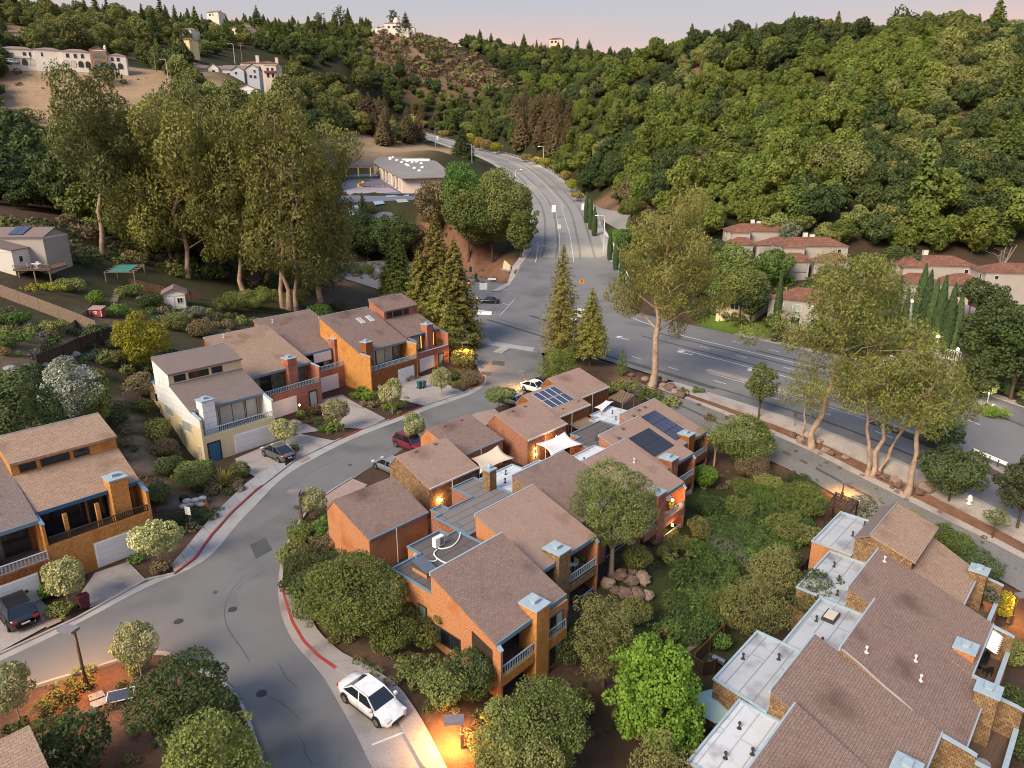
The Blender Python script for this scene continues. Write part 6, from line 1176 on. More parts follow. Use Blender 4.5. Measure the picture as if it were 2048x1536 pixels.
for k in range(9):
    a = e0 + dv * ((k + .2) / 9); b = e0 + dv * ((k + .75) / 9); zb_ = t1(a.x + o_.x, a.y + o_.y) - o_.z; f = MB().prism([(a.x, a.y, zb_ + .8), (b.x, b.y, zb_ + .8), (b.x, b.y, b.z - 1), (a.x, a.y, a.z - 1)], nn_ * .15).build('window', metal_dark if k % 3 else white_paint, r)
    a2, b2 = a.lerp(b, .08), a.lerp(b, .92); MB().prism([(a2.x, a2.y, zb_ + 1.1), (b2.x, b2.y, zb_ + 1.1), (b2.x, b2.y, b.z - 1.3), (a2.x, a2.y, a.z - 1.3)], nn_ * .2).build('pane', glass_blind, f)
x, y_, z = PY(708, 334, 362); r = empty('school_building', (x, y_, z), R(6), 'taller pink walled school hall with flat roof behind the shelter', 'school'); block(r, -22, 16, 8, 18, -6, 6.2, 0, stucco_pink, mk('hall_roof', (.42, .34, .31)), 'flat', nm='wall')
x, y_, z = PY(708, 348, 325); r = empty('play_shelter', (x, y_, z), R(4), 'open school shelter with dark roof on yellow posts', 'shelter'); MB().px([(-4, 3.6), (-4, 3.9), (4.5, 5.2), (4.5, 4.9)], -9.5, 8.5).build('roof', mk('shelter_roof', (.10, .10, .13)), r)
for k in range(4): MB().box(-8.6 + k * 5.4, -8.1 + k * 5.4, -3.2, -2.7, -1, 3.8).build('post', mk('post_yellow', (.60, .48, .16)), r)
MB().box(-9, 8, 4.2, 4.4, 0, 2.6).build('mural_wall', mk('mural', (.25, .36, .28), (.45, .34, .22), .6), r)
x, y_, z = PY(722, 386, 300); r = empty('slide', (x, y_, z + .2), 0, 'yellow spiral playground slide', 'slide'); m = MB(); m.tube([(math.cos(t * 2.2) * 1.0, math.sin(t * 2.2) * 1.0, 4.2 - t * .95) for t in np.linspace(0, 4.2, 26)], .5, 8); m.build('chute', mk('slide_yellow', (.75, .48, .03)), r); MB().cyl(0, 0, -.2, 4.6, .14).build('post', metal_grey, r)
x, y_, z = PY(748, 384, 300); r = empty('climbing_frame', (x, y_, z + .2), 0, 'climbing frame with red roof bars beside the yellow slide', 'climbing frame'); cr_ = mk('frame_red', (.35, .05, .06)); cb_ = mk('frame_blue', (.10, .15, .30))
MB().box(-6, 5, -1, 1.2, 2.6, 2.8).build('canopy', cr_, r)
for k in range(6): MB().cyl(-5.8 + k * 2.1, -1, -.2, 3.4, .1).build('post', cb_, r)
for k in range(3): MB().box(-5 + k * 3.4, -2.6 + k * 3.4, -1, 1, 1.1, 1.25).build('platform', cb_, r)

# ------------------------------------------------------------------ houses on the hills
def villa(u, v, y, ang, label, parts, wall, roofm, wins=(), cat='house', nm='house', arches=()):
    x, y_, z = PY(u, v, y); r = empty(nm, (x, y_, z), R(ang), label, cat); r.scale = (.88, .88, .86)
    for p in parts: block(r, *p[:4], -9, *p[4:6], p[8] if len(p) > 8 else wall, roofm, *(p[6:8] if len(p) > 6 else ('hip', 'x')), nm='wall')
    for w_ in wins: window(r, *w_[:5], w_[5] if len(w_) > 5 else 1, 'x', -1, w_[6] if len(w_) > 6 else glass, white_paint, .1)
    return r
r = villa(128, 134, 298, 22, 'long white hillside mansion with arches below a tiled roof', [(-27, -12, 0, 9, 6.6, 1.6), (-12, 0, -1, 8, 6.8, 1.5), (0, 13, -2, 7, 6.6, 1.6), (13, 20.5, -3.2, 8, 7.6, 1.6, 'gable', 'y', mk('mansion_brown', (.33, .20, .14))), (20.5, 29, -2, 6, 5.8, 1.4)], stucco_white, mk('mansion_roof', (.22, .15, .15), (.28, .18, .165), 1, .85),
          [(-24, 0, 3.9, 1.6, 1.6), (-17, 0, 3.9, 1.6, 1.6), (-14.4, 0, 3.6, 1.2, 2), (-9, -1, 3.9, 1, 1.8), (2, -2, 3.8, 1.6, 1.9), (5.4, -2, 3.8, 1.6, 1.9), (8.6, -2, 3.8, 1.5, 1.9), (22, -2, 3.2, 1.4, 1.8), (24.6, -2, 3.2, 1.6, 1.8)], 'mansion', 'mansion')
def arch(par, x, y, w_, h_, pane):
    n = 10; p = [(x - w_ / 2, 0), (x + w_ / 2, 0)] + [(x + w_ / 2 * math.cos(math.pi * k / n), h_ - w_ / 2 + w_ / 2 * math.sin(math.pi * k / n)) for k in range(n + 1)]
    f = MB().py([(q[0], q[1]) for q in p], y - .12, y - .02).build('arch', wood_brown, par); MB().py([(x + (q[0] - x) * .86, q[1] * .95) for q in p], y - .16, y - .12).build('pane', pane, f)
r.scale = (.78, .8, .86)
for k in range(4): arch(r, -23.5 + k * 3.4, 0, 2.4, 2.7, glass_blind if k % 2 else glass)
for k in range(4): arch(r, 1.7 + k * 3.2, -2, 2.4, 2.7, glass_blind if k < 2 else glass)
for k in range(2): arch(r, 22.6 + k * 3.4, -2, 2.4, 2.6, glass)
arch(r, 16.8, -3.2, 5.2, 3.2, glass_green); MB().py([(14.2 + 2.6 + 2.6 * math.cos(math.pi * k / 12), 4.4 + 2.0 * math.sin(math.pi * k / 12)) for k in range(13)], -3.36, -3.2).build('arch_window', glass_green, r)
for x in (-27.0, 13.0): MB().box(x, x + 13, -2.4 if x > 0 else -.4, -2.1 if x > 0 else -.1, 3.0, 3.8).build('balcony', stucco_white, r) if x < 0 else None
MB().lathe([(.6, 7.5), (.6, 9.6), (.75, 9.7), (.05, 10.8)], 8, (19.5, 3)).build('turret', white_bright, r)
villa(412, 152, 328, 6, 'white gabled house on the left hill street with dark roof', [(-9, 9, 0, 9, 3.2, 2.2, 'gable', 'x'), (-8, -3, -2.5, 3, 3.0, 2.0, 'gable', 'y'), (2, 7, -2.5, 3, 3.4, 2.2, 'gable', 'y')], stucco_white, roof_dark, [(-2, 0, 1, 1.4, 1.4), (.4, 0, 1, 1.4, 1.4), (-6.2, -2.5, 1, 1.6, 1.3), (3.8, -2.5, 1.2, 1.6, 1.3)])
villa(482, 160, 326, 6, 'blue grey house with white gables beside the white one', [(-9, 8, 2, 11, 5.2, 2.4, 'gable', 'x'), (-4, 2, -1, 6, 4.2, 2.2, 'gable', 'y'), (3, 9, 0, 8, 5.4, 2.2, 'gable', 'y')], mk('stucco_blue', (.50, .53, .60)), roof_dark, [(-2.4, -1, 2.4, 1.2, 1.4), (4.2, 0, 1.0, 1.4, 1.5), (6.4, 0, 3.4, 1.2, 1.4), (6.2, 0, .8, 1.5, 1.5), (-7, 2, 2, 1.5, 1.5)])
r = villa(520, 158, 345, 4, 'cream tiled house with square chimneys and maroon balconies', [(-10, 9, 2, 12, 8, 1.8), (3, 9, -1, 4, 6.6, .3, 'flat', 'x')], mk('stucco_tan', (.66, .56, .48)), clay, [(4.0, -1, .6, 1.4, 2, 1), (6.4, -1, .6, 1.4, 2, 1), (4, -1, 3.6, 1.4, 2, 1), (6.4, -1, 3.6, 1.4, 2, 1)])
chimney(r, -2, -.4, 3, 4.5, 6, 12, mk('stucco_tan', (0, 0, 0)), None, False); chimney(r, 8, 9.4, 3, 4.5, 6, 11, mk('stucco_tan', (0, 0, 0)), None, False); MB().box(2.9, 9.1, -1.9, -1, 3.0, 3.9).build('balcony', mk('maroon', (.22, .07, .08)), r)
r = villa(496, 205, 296, 12, 'white gable ended house with red lower roof above the gums', [(-5, 5, 0, 11, 5.6, 2.2, 'gable', 'y')], white_bright, roof_dark, [(3.0, 0, 2.4, 1.4, 1.0, 2)]); MB().px([(-3, .2), (-3, .5), (0, 1.9), (0, 1.6)], -6, 7).build('lower_roof', mk('roof_red', (.33, .07, .05)), r)
r = villa(788, 62, 850, -4, 'white hilltop villa with dome and red roofs on the skyline', [(-12, 12, 0, 12, 9, 2.5), (-18, -10, 2, 12, 5, 2), (10, 26, 3, 11, 4, 2)], stucco_white, clay, [(-8, 0, 2, 3, 4), (-1.5, 0, 2, 3, 4), (5, 0, 2, 3, 4)]); MB().lathe([(4, 9), (4, 12), (3.2, 14.5), (1.5, 16.4), (.1, 17.2)], 12, (2, 6)).build('dome', stucco_white, r); MB().box(-28, 20, -7, -6, -9, 2).build('terrace_wall', stucco_white, r)
for u, v, y, lb, wl, rf, s in ((604,64,880,'low cream house on the left skyline ridge','stucco_cream','roof_dark',14),(672,76,900,'small white house under the ridge trees','stucco_white','roof_dark',9),(368,92,470,'cream house with red roof among dark trees','stucco_cream','clay_tile',7),(372,72,560,'pale house above the red roofed one','stucco_white','roof_dark',8),(484,68,640,'pale low house in the ridge woods','stucco_cream','roof_dark',10),(958,106,980,'white house on the far wooded saddle','stucco_white','clay_tile',12),(1112,88,1250,'tiny pale house below the far skyline','stucco_pink','clay_tile',14),(428,34,700,'pale house hidden in the left ridge wood','stucco_white','roof_dark',8),(345,74,520,'red roofed cottage among dark ridge trees','stucco_pink','clay_tile',6)):
    villa(u, v, y, -10, lb, [(-s, s, 0, s, s * .55, s * .3), (s * .2, s * .9, -s * .4, s * .3, s * .5, s * .25)], MATS[wl], MATS[rf], [(-s * .7, 0, s * .15, s * .3, s * .25), (-s * .2, 0, s * .15, s * .3, s * .25)])
# ------------------------------------------------------------------ the house with a deck at the left edge, and its terraces
x, y_, z = PY(-2, 572, 104); r = empty('house', (x, y_, z), R(4), 'pale house with blue solar panels and raised deck at the left edge', 'house'); r.scale = (.72,) * 3
block(r, -9, 1.5, 4, 13, -3, 7.0, 1.6, stucco_white, roof_dark, 'gable', 'y', nm='wall'); block(r, -9, 5.0, 10, 20, -3, 9.2, 1.8, stucco_grey, roof_dark, 'gable', 'x', nm='wall')
for i in range(2):
    for j in range(2): o = MB().box(0, 1.5, 0, 2.2, 0, .06).build('solar_panel', [solar], r, loc=(-2.6 + i * 1.6 + 0 * j, 10.6 + j * 2.25 * .9, 9.75 + j * .72)); o.rotation_euler = (R(20), 0, 0)
for j in range(3): o = MB().box(0, 1.7, 0, 2.4, 0, .06).build('solar_panel', [solar], r, loc=(-2.6, 4.6 + j * 2.5, 7.95)); o.rotation_euler = (0, R(14), 0)
window(r, -3, 4, 3.6, 1.4, 1.6, 1, 'x', -1, glass_curtain, white_paint); window(r, 1.5, 6, 4.2, 1.4, 1.3, 1, 'y', 1, glass, white_paint)
MB().box(1.5, 9.2, 3.2, 10, 2.7, 2.95).build('deck', deck_wood, r); railing(r, (1.6, 3.3), (9.1, 3.3), 2.95, 1.0, wood_weathered, .3); railing(r, (9.1, 3.4), (9.1, 9.8), 2.95, 1.0, wood_weathered, .3)
for px_ in (2.4, 5.6, 8.8): MB().box(px_ - .12, px_ + .12, 3.4, 3.64, -3, 2.7).build('deck_post', wood_weathered, r)
def table_set(pos, rz, label, mat, n=4, rr=.55, cat='table', chair='chair', cl=None):
    t = empty('table', pos, rz, label, 'table'); MB().cyl(0, 0, .70, .74, rr, None, 16).build('top', mat, t); MB().cyl(0, 0, 0, .7, .05, None, 8).build('pedestal', mat, t); MB().cyl(0, 0, 0, .03, rr * .5, None, 12).build('base', mat, t)
    for k in range(n):
        a = k * 2 * math.pi / n + .5; c = empty('chair', (pos[0] + math.cos(a + rz) * (rr + .35), pos[1] + math.sin(a + rz) * (rr + .35), pos[2]), a + rz, '%s chair at the %s' % (cl or 'white', label), 'chair', 'chairs round the ' + label)
        MB().box(-.22, .22, -.22, .22, .42, .46).build('seat', mat, c); MB().box(.2, .24, -.22, .22, .46, .9).build('backrest', mat, c)
        lm = MB().box(-.02, .02, -.02, .02, 0, .42).mesh('leg', mat)
        for lx in (-.19, .19):
            for ly in (-.19, .19): ob('leg', lm, c, (lx, ly, 0))
tb = r.matrix_basis @ Vector((5.2, 5.6, 2.95)); tb = Matrix.Translation(r.location) @ Matrix.Rotation(R(4), 4, 'Z') @ (Vector((5.2, 5.6, 2.95)) * .72); table_set(tb, 0, 'white table on the raised timber deck', white_bright, 4, .7)
def fence(p, h, label, mat, nm='fence', step=.28, cat='fence', rail=True, z=None):
    p = [G(*q_)[:2] if z is None else P(q_[0], q_[1], z) for q_ in p]; c = resample(p, step); zz = T(c[:, 0], c[:, 1]) if z is None else np.full(len(c), z); r_ = empty(nm, (*c[0], zz[0]), 0, label, cat); o = Vector((*c[0], zz[0])); n = len(c) - 1; step_ = max(1, int(np.ceil(n / 280)))
    for i in range(0, n, 1):
        a, b = Vector((*c[i], zz[i])) - o, Vector((*c[i + 1], zz[i + 1])) - o; d = (b - a); d.z = 0; d = d.normalized(); nn = Vector((-d.y, d.x, 0)) * .012; g = d * .012
        m = MB(); hh = h + random.uniform(-.02, .02); m.pz([tuple((a + g + nn)[:2]), tuple((a + g - nn)[:2]), tuple((b - g - nn)[:2]), tuple((b - g + nn)[:2])], a.z - .1, a.z + hh)
        m.build('board', mat, r_)
        if i % 8 == 0: MB().box(a.x - .06, a.x + .06, a.y - .06, a.y + .06, a.z - .2, a.z + h + .06).build('post', mat, r_)
    if rail:
        m = MB(); m.tube([Vector((*c[i], zz[i] + h + .02)) - o for i in range(len(c))], .05, 4); m.build('cap_rail', mat, r_)
    return r_
fence([(78,742),(130,722),(190,695),(253,672)], 1.8, 'dark timber fence crossing the slope above the white flowering shrub', wood_dark, step=.5); fence([(0,592),(70,618),(140,645),(195,668)], 1.7, 'weathered timber fence running down from the left edge', wood_weathered, step=.5); fence([(262,575),(330,590),(400,600)], 1.5, 'brown garden fence behind the white shed', wood_brown, step=.6); fence([(130,668),(165,640),(185,612)], .7, 'low timber edging of the terrace bed', wood_weathered, step=.8); fence([(250,812),(262,808),(285,806)], 1.6, 'grey gate fence between the cream house and the slope', wood_weathered, step=.3)
x, y_, z = G(352, 612); r = empty('shed', (x, y_, z), R(24), 'small white garden shed with russet gable roof', 'shed'); block(r, -1.6, 1.6, -1.5, 2.4, -1.5, 2.3, 1.0, stucco_white, roof_brown, 'gable', 'y', nm='wall'); MB().box(-1.2, -.1, -1.56, -1.5, -.3, 1.8).build('door', white_paint, r); window(r, .35, -1.5, .7, .9, .9, 2, 'x', -1, glass, white_paint)
x, y_, z = G(197, 632); r = empty('play_house', (x, y_, z), R(-6), 'little red chicken house with white corner boards', 'hen house'); MB().box(-.9, .9, -.5, .5, 0, 1.1).build('wall', mk('hen_red', (.42, .06, .06)), r); MB().px([(-.65, 1.0), (-.65, 1.1), (.6, 1.45), (.6, 1.35)], -1.05, 1.05).build('roof', roof_pink, r); window(r, -.2, -.5, .4, .45, .4, 2, 'x', -1, glass, white_paint)
for x0 in (-.94, .86): MB().box(x0, x0 + .08, -.54, -.44, 0, 1.1).build('corner_board', white_paint, r)
x, y_, z = G(252, 570); r = empty('pergola', (x, y_, z), R(2), 'timber pergola roofed with green cloth above garden steps', 'pergola'); MB().px([(-1.5, 2.5), (-1.5, 2.55), (2.4, 3.2), (2.4, 3.15)], -1.8, 1.6).build('cover', mk('green_cloth', (.05, .20, .17)), r)
for px_ in (-2.4, 2.4):
    for py_ in (-1.5, 2.3): MB().box(px_ - .07, px_ + .07, py_ - .07, py_ + .07, -1, 2.6 if py_ < 0 else 3.2).build('post', wood_weathered, r)
for k in range(5): MB().box(-2.6, 2.6, -1.5 + k * .95, -1.4 + k * .95, 2.5 + k * .165 - .14, 2.5 + k * .165).build('beam', wood_weathered, r)
c = even([G(*q_)[:2] for q_ in ((236,578),(228,600),(226,622))], 14); r = empty('garden_steps', (*c[0], t1(*c[0])), 0, 'timber garden steps climbing to the green pergola', 'steps')
for i, q_ in enumerate(c): MB().box(-.7, .7, -.16, .16, -.15, .06).build('tread', wood_weathered, r, loc=(q_[0] - c[0][0], q_[1] - c[0][1], t1(*q_) - t1(*c[0]) + .05), rz=R(-8))
# ------------------------------------------------------------------ vehicles
tyre = mk('tyre', (.018, .018, .019), None, 3, .8); rim = mk('rim', (.42, .42, .44), None, 3, .3, metal=.9); lampc = mk('lamp_clear', (.70, .70, .72), None, 3, .1); lampr = mk('lamp_red', (.45, .02, .02), None, 3, .2); plate = mk('plate', (.75, .75, .72), None, 3, .5)
carglass = mk('car_glass', (.012, .016, .024), (.01, .014, .02), 1, .04, spec=.7)
def car(pos, rz, label, paint, kind='sedan', L_=4.75, Wd=1.82, cat='car', nm='parked_car'):
    """x forward; body lofted from cross-sections, glasshouse above, four wheels"""
    r = empty(nm, pos, rz, label, cat); H = {'sedan': 1.40, 'suv': 1.72, 'coupe': 1.58, 'pickup': 1.8}[kind]; belt = {'sedan': .93, 'suv': 1.08, 'coupe': 1.02, 'pickup': 1.12}[kind]; hl = L_ / 2; hw = Wd / 2
    st = [(-hl, .62, .42, belt - .22), (-hl + .08, .84, .30, belt - .04), (-hl + .5, .96, .24, belt), (-.7, 1, .2, belt + .01), (.5, 1, .2, belt - .02), (hl - 1.15, .98, .2, belt - .06), (hl - .5, .95, .22, belt - .15), (hl - .12, .82, .28, belt - .27), (hl, .60, .36, belt - .40)]
    m = MB(); rings = []
    for x, wk, zb, zt in st:
        w_ = hw * wk; zm = zb + (zt - zb) * .55
        sec = [(-w_ * .9, zb), (-w_ * .98, zb + .06), (-w_, zm), (-w_ * .97, zt - .10), (-w_ * .88, zt - .015), (-w_ * .4, zt + .035), (w_ * .4, zt + .035), (w_ * .88, zt - .015), (w_ * .97, zt - .10), (w_, zm), (w_ * .98, zb + .06), (w_ * .9, zb)]
        rings.append(m.V(*[(x, y, z) for y, z in sec]))
    n = 12
    for a, b in zip(rings[:-1], rings[1:]):
        for k in range(n): m.face(a + k, a + (k + 1) % n, b + (k + 1) % n, b + k)
    m.face(*range(rings[0], rings[0] + n)); m.face(*range(rings[-1] + n - 1, rings[-1] - 1, -1)); m.f = [f[::-1] for f in m.f]; m.build('body', paint, r, True)
    xs = {'sedan': (-1.75, -.95, .45, 1.30), 'suv': (-hl + .28, -hl + .75, .42, 1.22), 'coupe': (-hl + .30, -.75, .35, 1.30), 'pickup': (-.55, -.35, .65, 1.30)}[kind]
    wt, wb = hw * .74, hw * .92; b0 = belt - .03
    def gh(e=0., f=0.): return [(xs[0] - e, wb + e, b0), (xs[1] - e * .5, wt + e, H - f), (xs[2] + e * .5, wt + e, H - f), (xs[3] + e, wb + e, b0 - .03)]
    g = MB(); q = gh()
    Lf = [g.V((x, y, z)) for x, y, z in q]; Rt = [g.V((x, -y, z)) for x, y, z in q]
    g.face(Lf[1], Rt[1], Rt[2], Lf[2]); g.face(*Lf[::-1]); g.face(*Rt); g.face(Lf[0], Rt[0], Rt[1], Lf[1]); g.face(Lf[2], Rt[2], Rt[3], Lf[3]); gm = g.build('cabin', paint, r); bv = gm.modifiers.new('soft', 'BEVEL'); bv.width = .07; bv.segments = 3
    def lerp(a, b, t): return tuple(a[i] + (b[i] - a[i]) * t for i in range(3))
    o = .012
    def pane(A, B, C, D, nm_, out):
        c = [sum(p[i] for p in (A, B, C, D)) / 4 for i in range(3)]; P4 = [tuple(c[i] + (p[i] - c[i]) * .9 + out[i] * o for i in range(3)) for p in (A, B, C, D)]
        MB().prism(P4, tuple(-x * .008 for x in out)).build(nm_, carglass, r)
    m_ = lambda p: (p[0], -p[1], p[2])
    pane(q[3], q[2], m_(q[2]), m_(q[3]), 'windscreen', (.7, 0, .7)); pane(q[0], q[1], m_(q[1]), m_(q[0]), 'rear_window', (-.7, 0, .7))
    for s in (1, -1):
        S = lambda p: (p[0], p[1] * s, p[2]); mid0, mid1 = lerp(q[0], q[3], .52), lerp(q[1], q[2], .48)
        pane(S(q[0]), S(q[1]), S(mid1), S(mid0), 'side_window', (0, s, .1)); pane(S(mid0), S(mid1), S(q[2]), S(q[3]), 'side_window', (0, s, .1))
        for dx in (xs[3] - .95, (xs[0] + xs[3]) / 2 - .75): MB().box(dx - .1, dx + .1, min(s * hw, s * (hw + .02)), max(s * hw, s * (hw + .02)), belt - .2, belt - .165).build('door_handle', paint, r)
        for dx in (xs[3] - .02, (xs[0] + xs[3]) / 2, xs[0] + .55): MB().box(dx - .008, dx + .008, min(s * hw * .95, s * (hw + .004)), max(s * hw * .95, s * (hw + .004)), .34, belt - .1).build('door_seam', black_plastic, r)
        MB().box(-hl + 1.35, hl - 1.35, min(s * hw * .9, s * (hw + .003)), max(s * hw * .9, s * (hw + .003)), .2, .30).build('sill', black_plastic, r)
        MB().box(xs[3] - .32, xs[3] - .12, min(s * (hw - .02), s * (hw + .17)), max(s * (hw - .02), s * (hw + .17)), belt - .02, belt + .12).build('mirror', paint, r)
        MB().box(hl - .36, hl - .06, min(s * hw * .5, s * hw * .84), max(s * hw * .5, s * hw * .84), belt - .32, belt - .19).build('headlight', lampc, r); MB().box(-hl - .02, -hl + .16, min(s * hw * .48, s * hw * .84), max(s * hw * .48, s * hw * .84), belt - .26, belt - .10).build('tail_light', lampr, r)
        for x in (-hl + .92, hl - .92):
            rw = .33 if kind in ('sedan', 'coupe') else .37; wm = MB(); y0, y1 = sorted((s * (hw - .2), s * (hw + .015)))
            wm.tube([(0, y0, 0), (0, y1, 0)], rw, 18); w_ = wm.build('wheel', tyre, r, False, (x, 0, rw)); y0, y1 = sorted((s * (hw + .015), s * (hw + .03))); MB().tube([(0, y0, 0), (0, y1, 0)], rw * .64, 12).build('rim', rim, w_)
            ar = MB(); y0, y1 = sorted((s * (hw - .10), s * (hw + .006))); ar.py([(x + math.cos(math.pi * k / 10) * (rw + .07), rw + math.sin(math.pi * k / 10) * (rw + .07)) for k in range(11)] + [(x - rw - .07, .2), (x + rw + .07, .2)], y0, y1); ar.build('wheel_arch', black_plastic, r)
    MB().box(-hl - .025, -hl + .03, -.26, .26, belt - .46, belt - .33).build('number_plate', plate, r); MB().box(hl - .05, hl + .02, -.45, .45, .36, .5).build('grille', black_plastic, r)
    return r
def wheels(a, b, z=0): A, B = Vector(P(*a, z)), Vector(P(*b, z)); return A, B
pw, pg, pb, pm, ps = mk('paint_white', (.80, .80, .80), None, 3, .25, spec=.6), mk('paint_grey', (.17, .165, .175), None, 3, .3, metal=.4), mk('paint_black', (.018, .02, .026), None, 3, .2, spec=.7), mk('paint_maroon', (.16, .025, .045), None, 3, .25), mk('paint_silver', (.33, .37, .42), None, 3, .25, metal=.5)
rr_, ff_ = wheels((691, 1408), (750, 1454)); d = (ff_ - rr_).normalized(); c = (rr_ + ff_) / 2 + Vector((-d.y, d.x)) * .91; car((c.x, c.y, .01), math.atan2(d.y, d.x), 'white sedan parked in the concrete bay at the bottom', pw, 'sedan', 4.8, 1.78)
A = R(140); d = Vector((math.cos(A), math.sin(A))); rl_ = Vector(P(556, 927)); c = rl_ + d * 1.4 - Vector((-d.y, d.x)) * .95; car((c.x, c.y, .04), A, 'grey crossover parked nose in before the cream house', pg, 'coupe', 4.7, 1.9)
A = R(139); d = Vector((math.cos(A), math.sin(A))); c = (Vector(P(21, 1261)) + Vector(P(73, 1240))) / 2 + d * 1.45; car((c.x, c.y, .04), A, 'black estate car parked nose in at the left edge', pb, 'suv', 4.9, 1.92)
A = R(-42); c = Vector(P(822, 897)); car((c.x, c.y, .02), A, 'maroon pickup parked nose in by the street crape myrtle', pm, 'suv', 5.0, 1.9)
A = R(138); c = Vector(P(781, 941)); car((c.x, c.y, .02), A, 'silver blue car parked nose out beside the shingled garage', ps, 'sedan', 4.7, 1.82)
A = R(-42); c = Vector(P(1070, 783)); car((c.x, c.y, .02), A, 'white crossover parked under the lamp by the solar garage', pw, 'coupe', 4.6, 1.85); c = Vector(P(1026, 808)); car((c.x, c.y, .02), R(138), 'dark silver car half hidden by the small street tree', ps, 'sedan', 4.6, 1.8); c = Vector(P(1092, 773)); car((c.x, c.y, .02), R(-42), 'dark car behind the white crossover at the end garage', pb, 'sedan', 4.7, 1.8)
x, y = P(978, 606); car((x, y, .01), R(172), 'black car crossing the junction', pb, 'sedan', 5.4, 1.85, nm='moving_car'); x, y = P(1135, 642); car((x, y, .01), R(-52), 'white car on the avenue behind the ragged redwood', pw, 'sedan', 4.8, 1.82, nm='moving_car'); x, y = P(1163, 636); car((x, y, .01), R(-52), 'second white car on the avenue, glimpsed between the redwoods', pw, 'suv', 4.8, 1.85, nm='moving_car')
p = G(1952, 752); car(p, R(-30), 'dark car parked by the estate entrance across the avenue', pb, 'suv', 4.7, 1.85); p = G(1276, 447); car(p, R(20), 'small maroon car parked by the tiled hut', pm, 'sedan', 4.5, 1.8); p = PY(341, 146, 305); car(p, R(40), 'dark car on the left hill street', pb, 'sedan', 4.6, 1.8); p = PY(24, 128, 286); car(p, R(10), 'pale car in front of the mansion', ps, 'suv', 4.8, 1.9)

# ------------------------------------------------------------------ lamps and signs
def shoebox(u, v, vt, rz, label, lit=0, col=(1, .42, .09), z=None):
    b = G(u, v) if z is None else (*P(u, v, z), z); h = PY(u, vt, b[1])[2] - b[2]; r = empty('street_lamp', b, rz, label, 'street lamp'); MB().box(-.06, .06, -.06, .06, -.2, h).build('pole', pole_brown, r); MB().box(-.1, .1, -.1, .1, -.1, .9).build('pole_base', pole_brown, r)
    hd = MB().box(-.12, 1.0, -.3, .3, h - .05, h + .14).build('lamp_head', mk('lamp_bronze', (.22, .20, .22)), r); MB().box(.15, .85, -.2, .2, h - .075, h - .05).build('lens', bulb if lit else glass_blind, hd)
    if lit:
        l = bpy.data.lights.new('lamp', 'SPOT'); l.energy = lit; l.color = col; l.spot_size = R(150); l.spot_blend = .6; l.shadow_soft_size = .25; o = bpy.data.objects.new('lamp', l); COL.objects.link(o); o.parent = r; o.location = (.5, 0, h - .12)
    return r
shoebox(174, 1375, 1262, R(165), 'lit brown lamp post on the island with a square head', 1500); shoebox(604, 1044, 984, R(178), 'unlit lamp post leaning over the street bend'); shoebox(925, 1492, 1440, R(185), 'lit lamp post beside the pavement at the bottom', 2400); shoebox(926, 735, 686, R(20), 'lit lamp post at the street corner by the golden redwoods', 2600); shoebox(1049, 776, 743, R(178), 'lamp post over the white crossover', 1200)
shoebox(1683, 998, 966, R(10), 'lamp post beside the lane and the white oleander', 900); shoebox(2022, 1247, 1192, R(8), 'lamp post at the right edge by the lamplit flowering bush', 1400)
def cobra(u, v, vt, rz, label, lit=0, y=None, arm=2.2):
    b = G(u, v) if y is None else PY(u, v, y); h = max(8, PY(u, vt, b[1])[2] - b[2]); r = empty('street_light', b, rz, label, 'street light'); MB().tube([(0, 0, -.5), (0, 0, h * .5), (0, 0, h - .4), (.3, 0, h - .08), (arm, 0, h)], [.13, .11, .09, .08, .06], 8).build('pole', metal_white, r); hd = MB().box(arm - .2, arm + .7, -.17, .17, h - .06, h + .1).build('lamp_head', metal_white, r); MB().box(arm, arm + .6, -.12, .12, h - .09, h - .06).build('lens', bulb_white if lit else lampc, hd)
    if lit:
        l = bpy.data.lights.new('lamp', 'SPOT'); l.energy = lit; l.color = (1, .80, .42); l.spot_size = R(150); l.spot_blend = .8; l.shadow_soft_size = .3; o = bpy.data.objects.new('lamp', l); COL.objects.link(o); o.parent = r; o.location = (arm + .3, 0, h - .15)
cobra(1207, 506, 431, R(170), 'tall street light beside the nearest cypress group', 3000); cobra(1087, 330, 293, R(175), 'street light on the outer kerb of the valley road bend', 3500); cobra(871, 292, 256, R(10), 'street light near the far end of the valley road', 0); cobra(944, 326, 288, R(190), 'bare looking street light at the median conifer', 0); cobra(828, 265, 229, R(170), 'farthest street light on the valley road', 0); cobra(1031, 375, 349, R(10), 'street light at the inner side of the bend', 2500)
cobra(341, 190, 118, R(160), 'street light at the top of the left hill street', 0, 300); cobra(470, 125, 106, R(170), 'street light above the blue grey house', 0, 350)
def upole(u, v, vt, y, label, arms=1, nm='utility_pole'):
    b = PY(u, v, y); h = PY(u, vt, y)[2] - b[2]; r = empty(nm, b, 0, label, 'utility pole'); MB().cyl(0, 0, -1, h, .2, .14).build('pole', wood_weathered, r)
    for k in range(arms): MB().box(-1.3, 1.3, -.08, .08, h - .6 - k * .9, h - .42 - k * .9).build('crossarm', wood_weathered, r)
upole(346, 186, 138, 300, 'pale utility pole at the edge of the grass slope', 0); upole(115, 185, 155, 275, 'thin pale pole on the grass slope', 0); upole(14, 262, 212, 240, 'utility pole with crossarm at the left edge', 1); upole(484, 118, 84, 345, 'utility pole with transformer above the blue grey house', 2); upole(312, 138, 105, 310, 'pole with crossarm beside the mansion', 1)
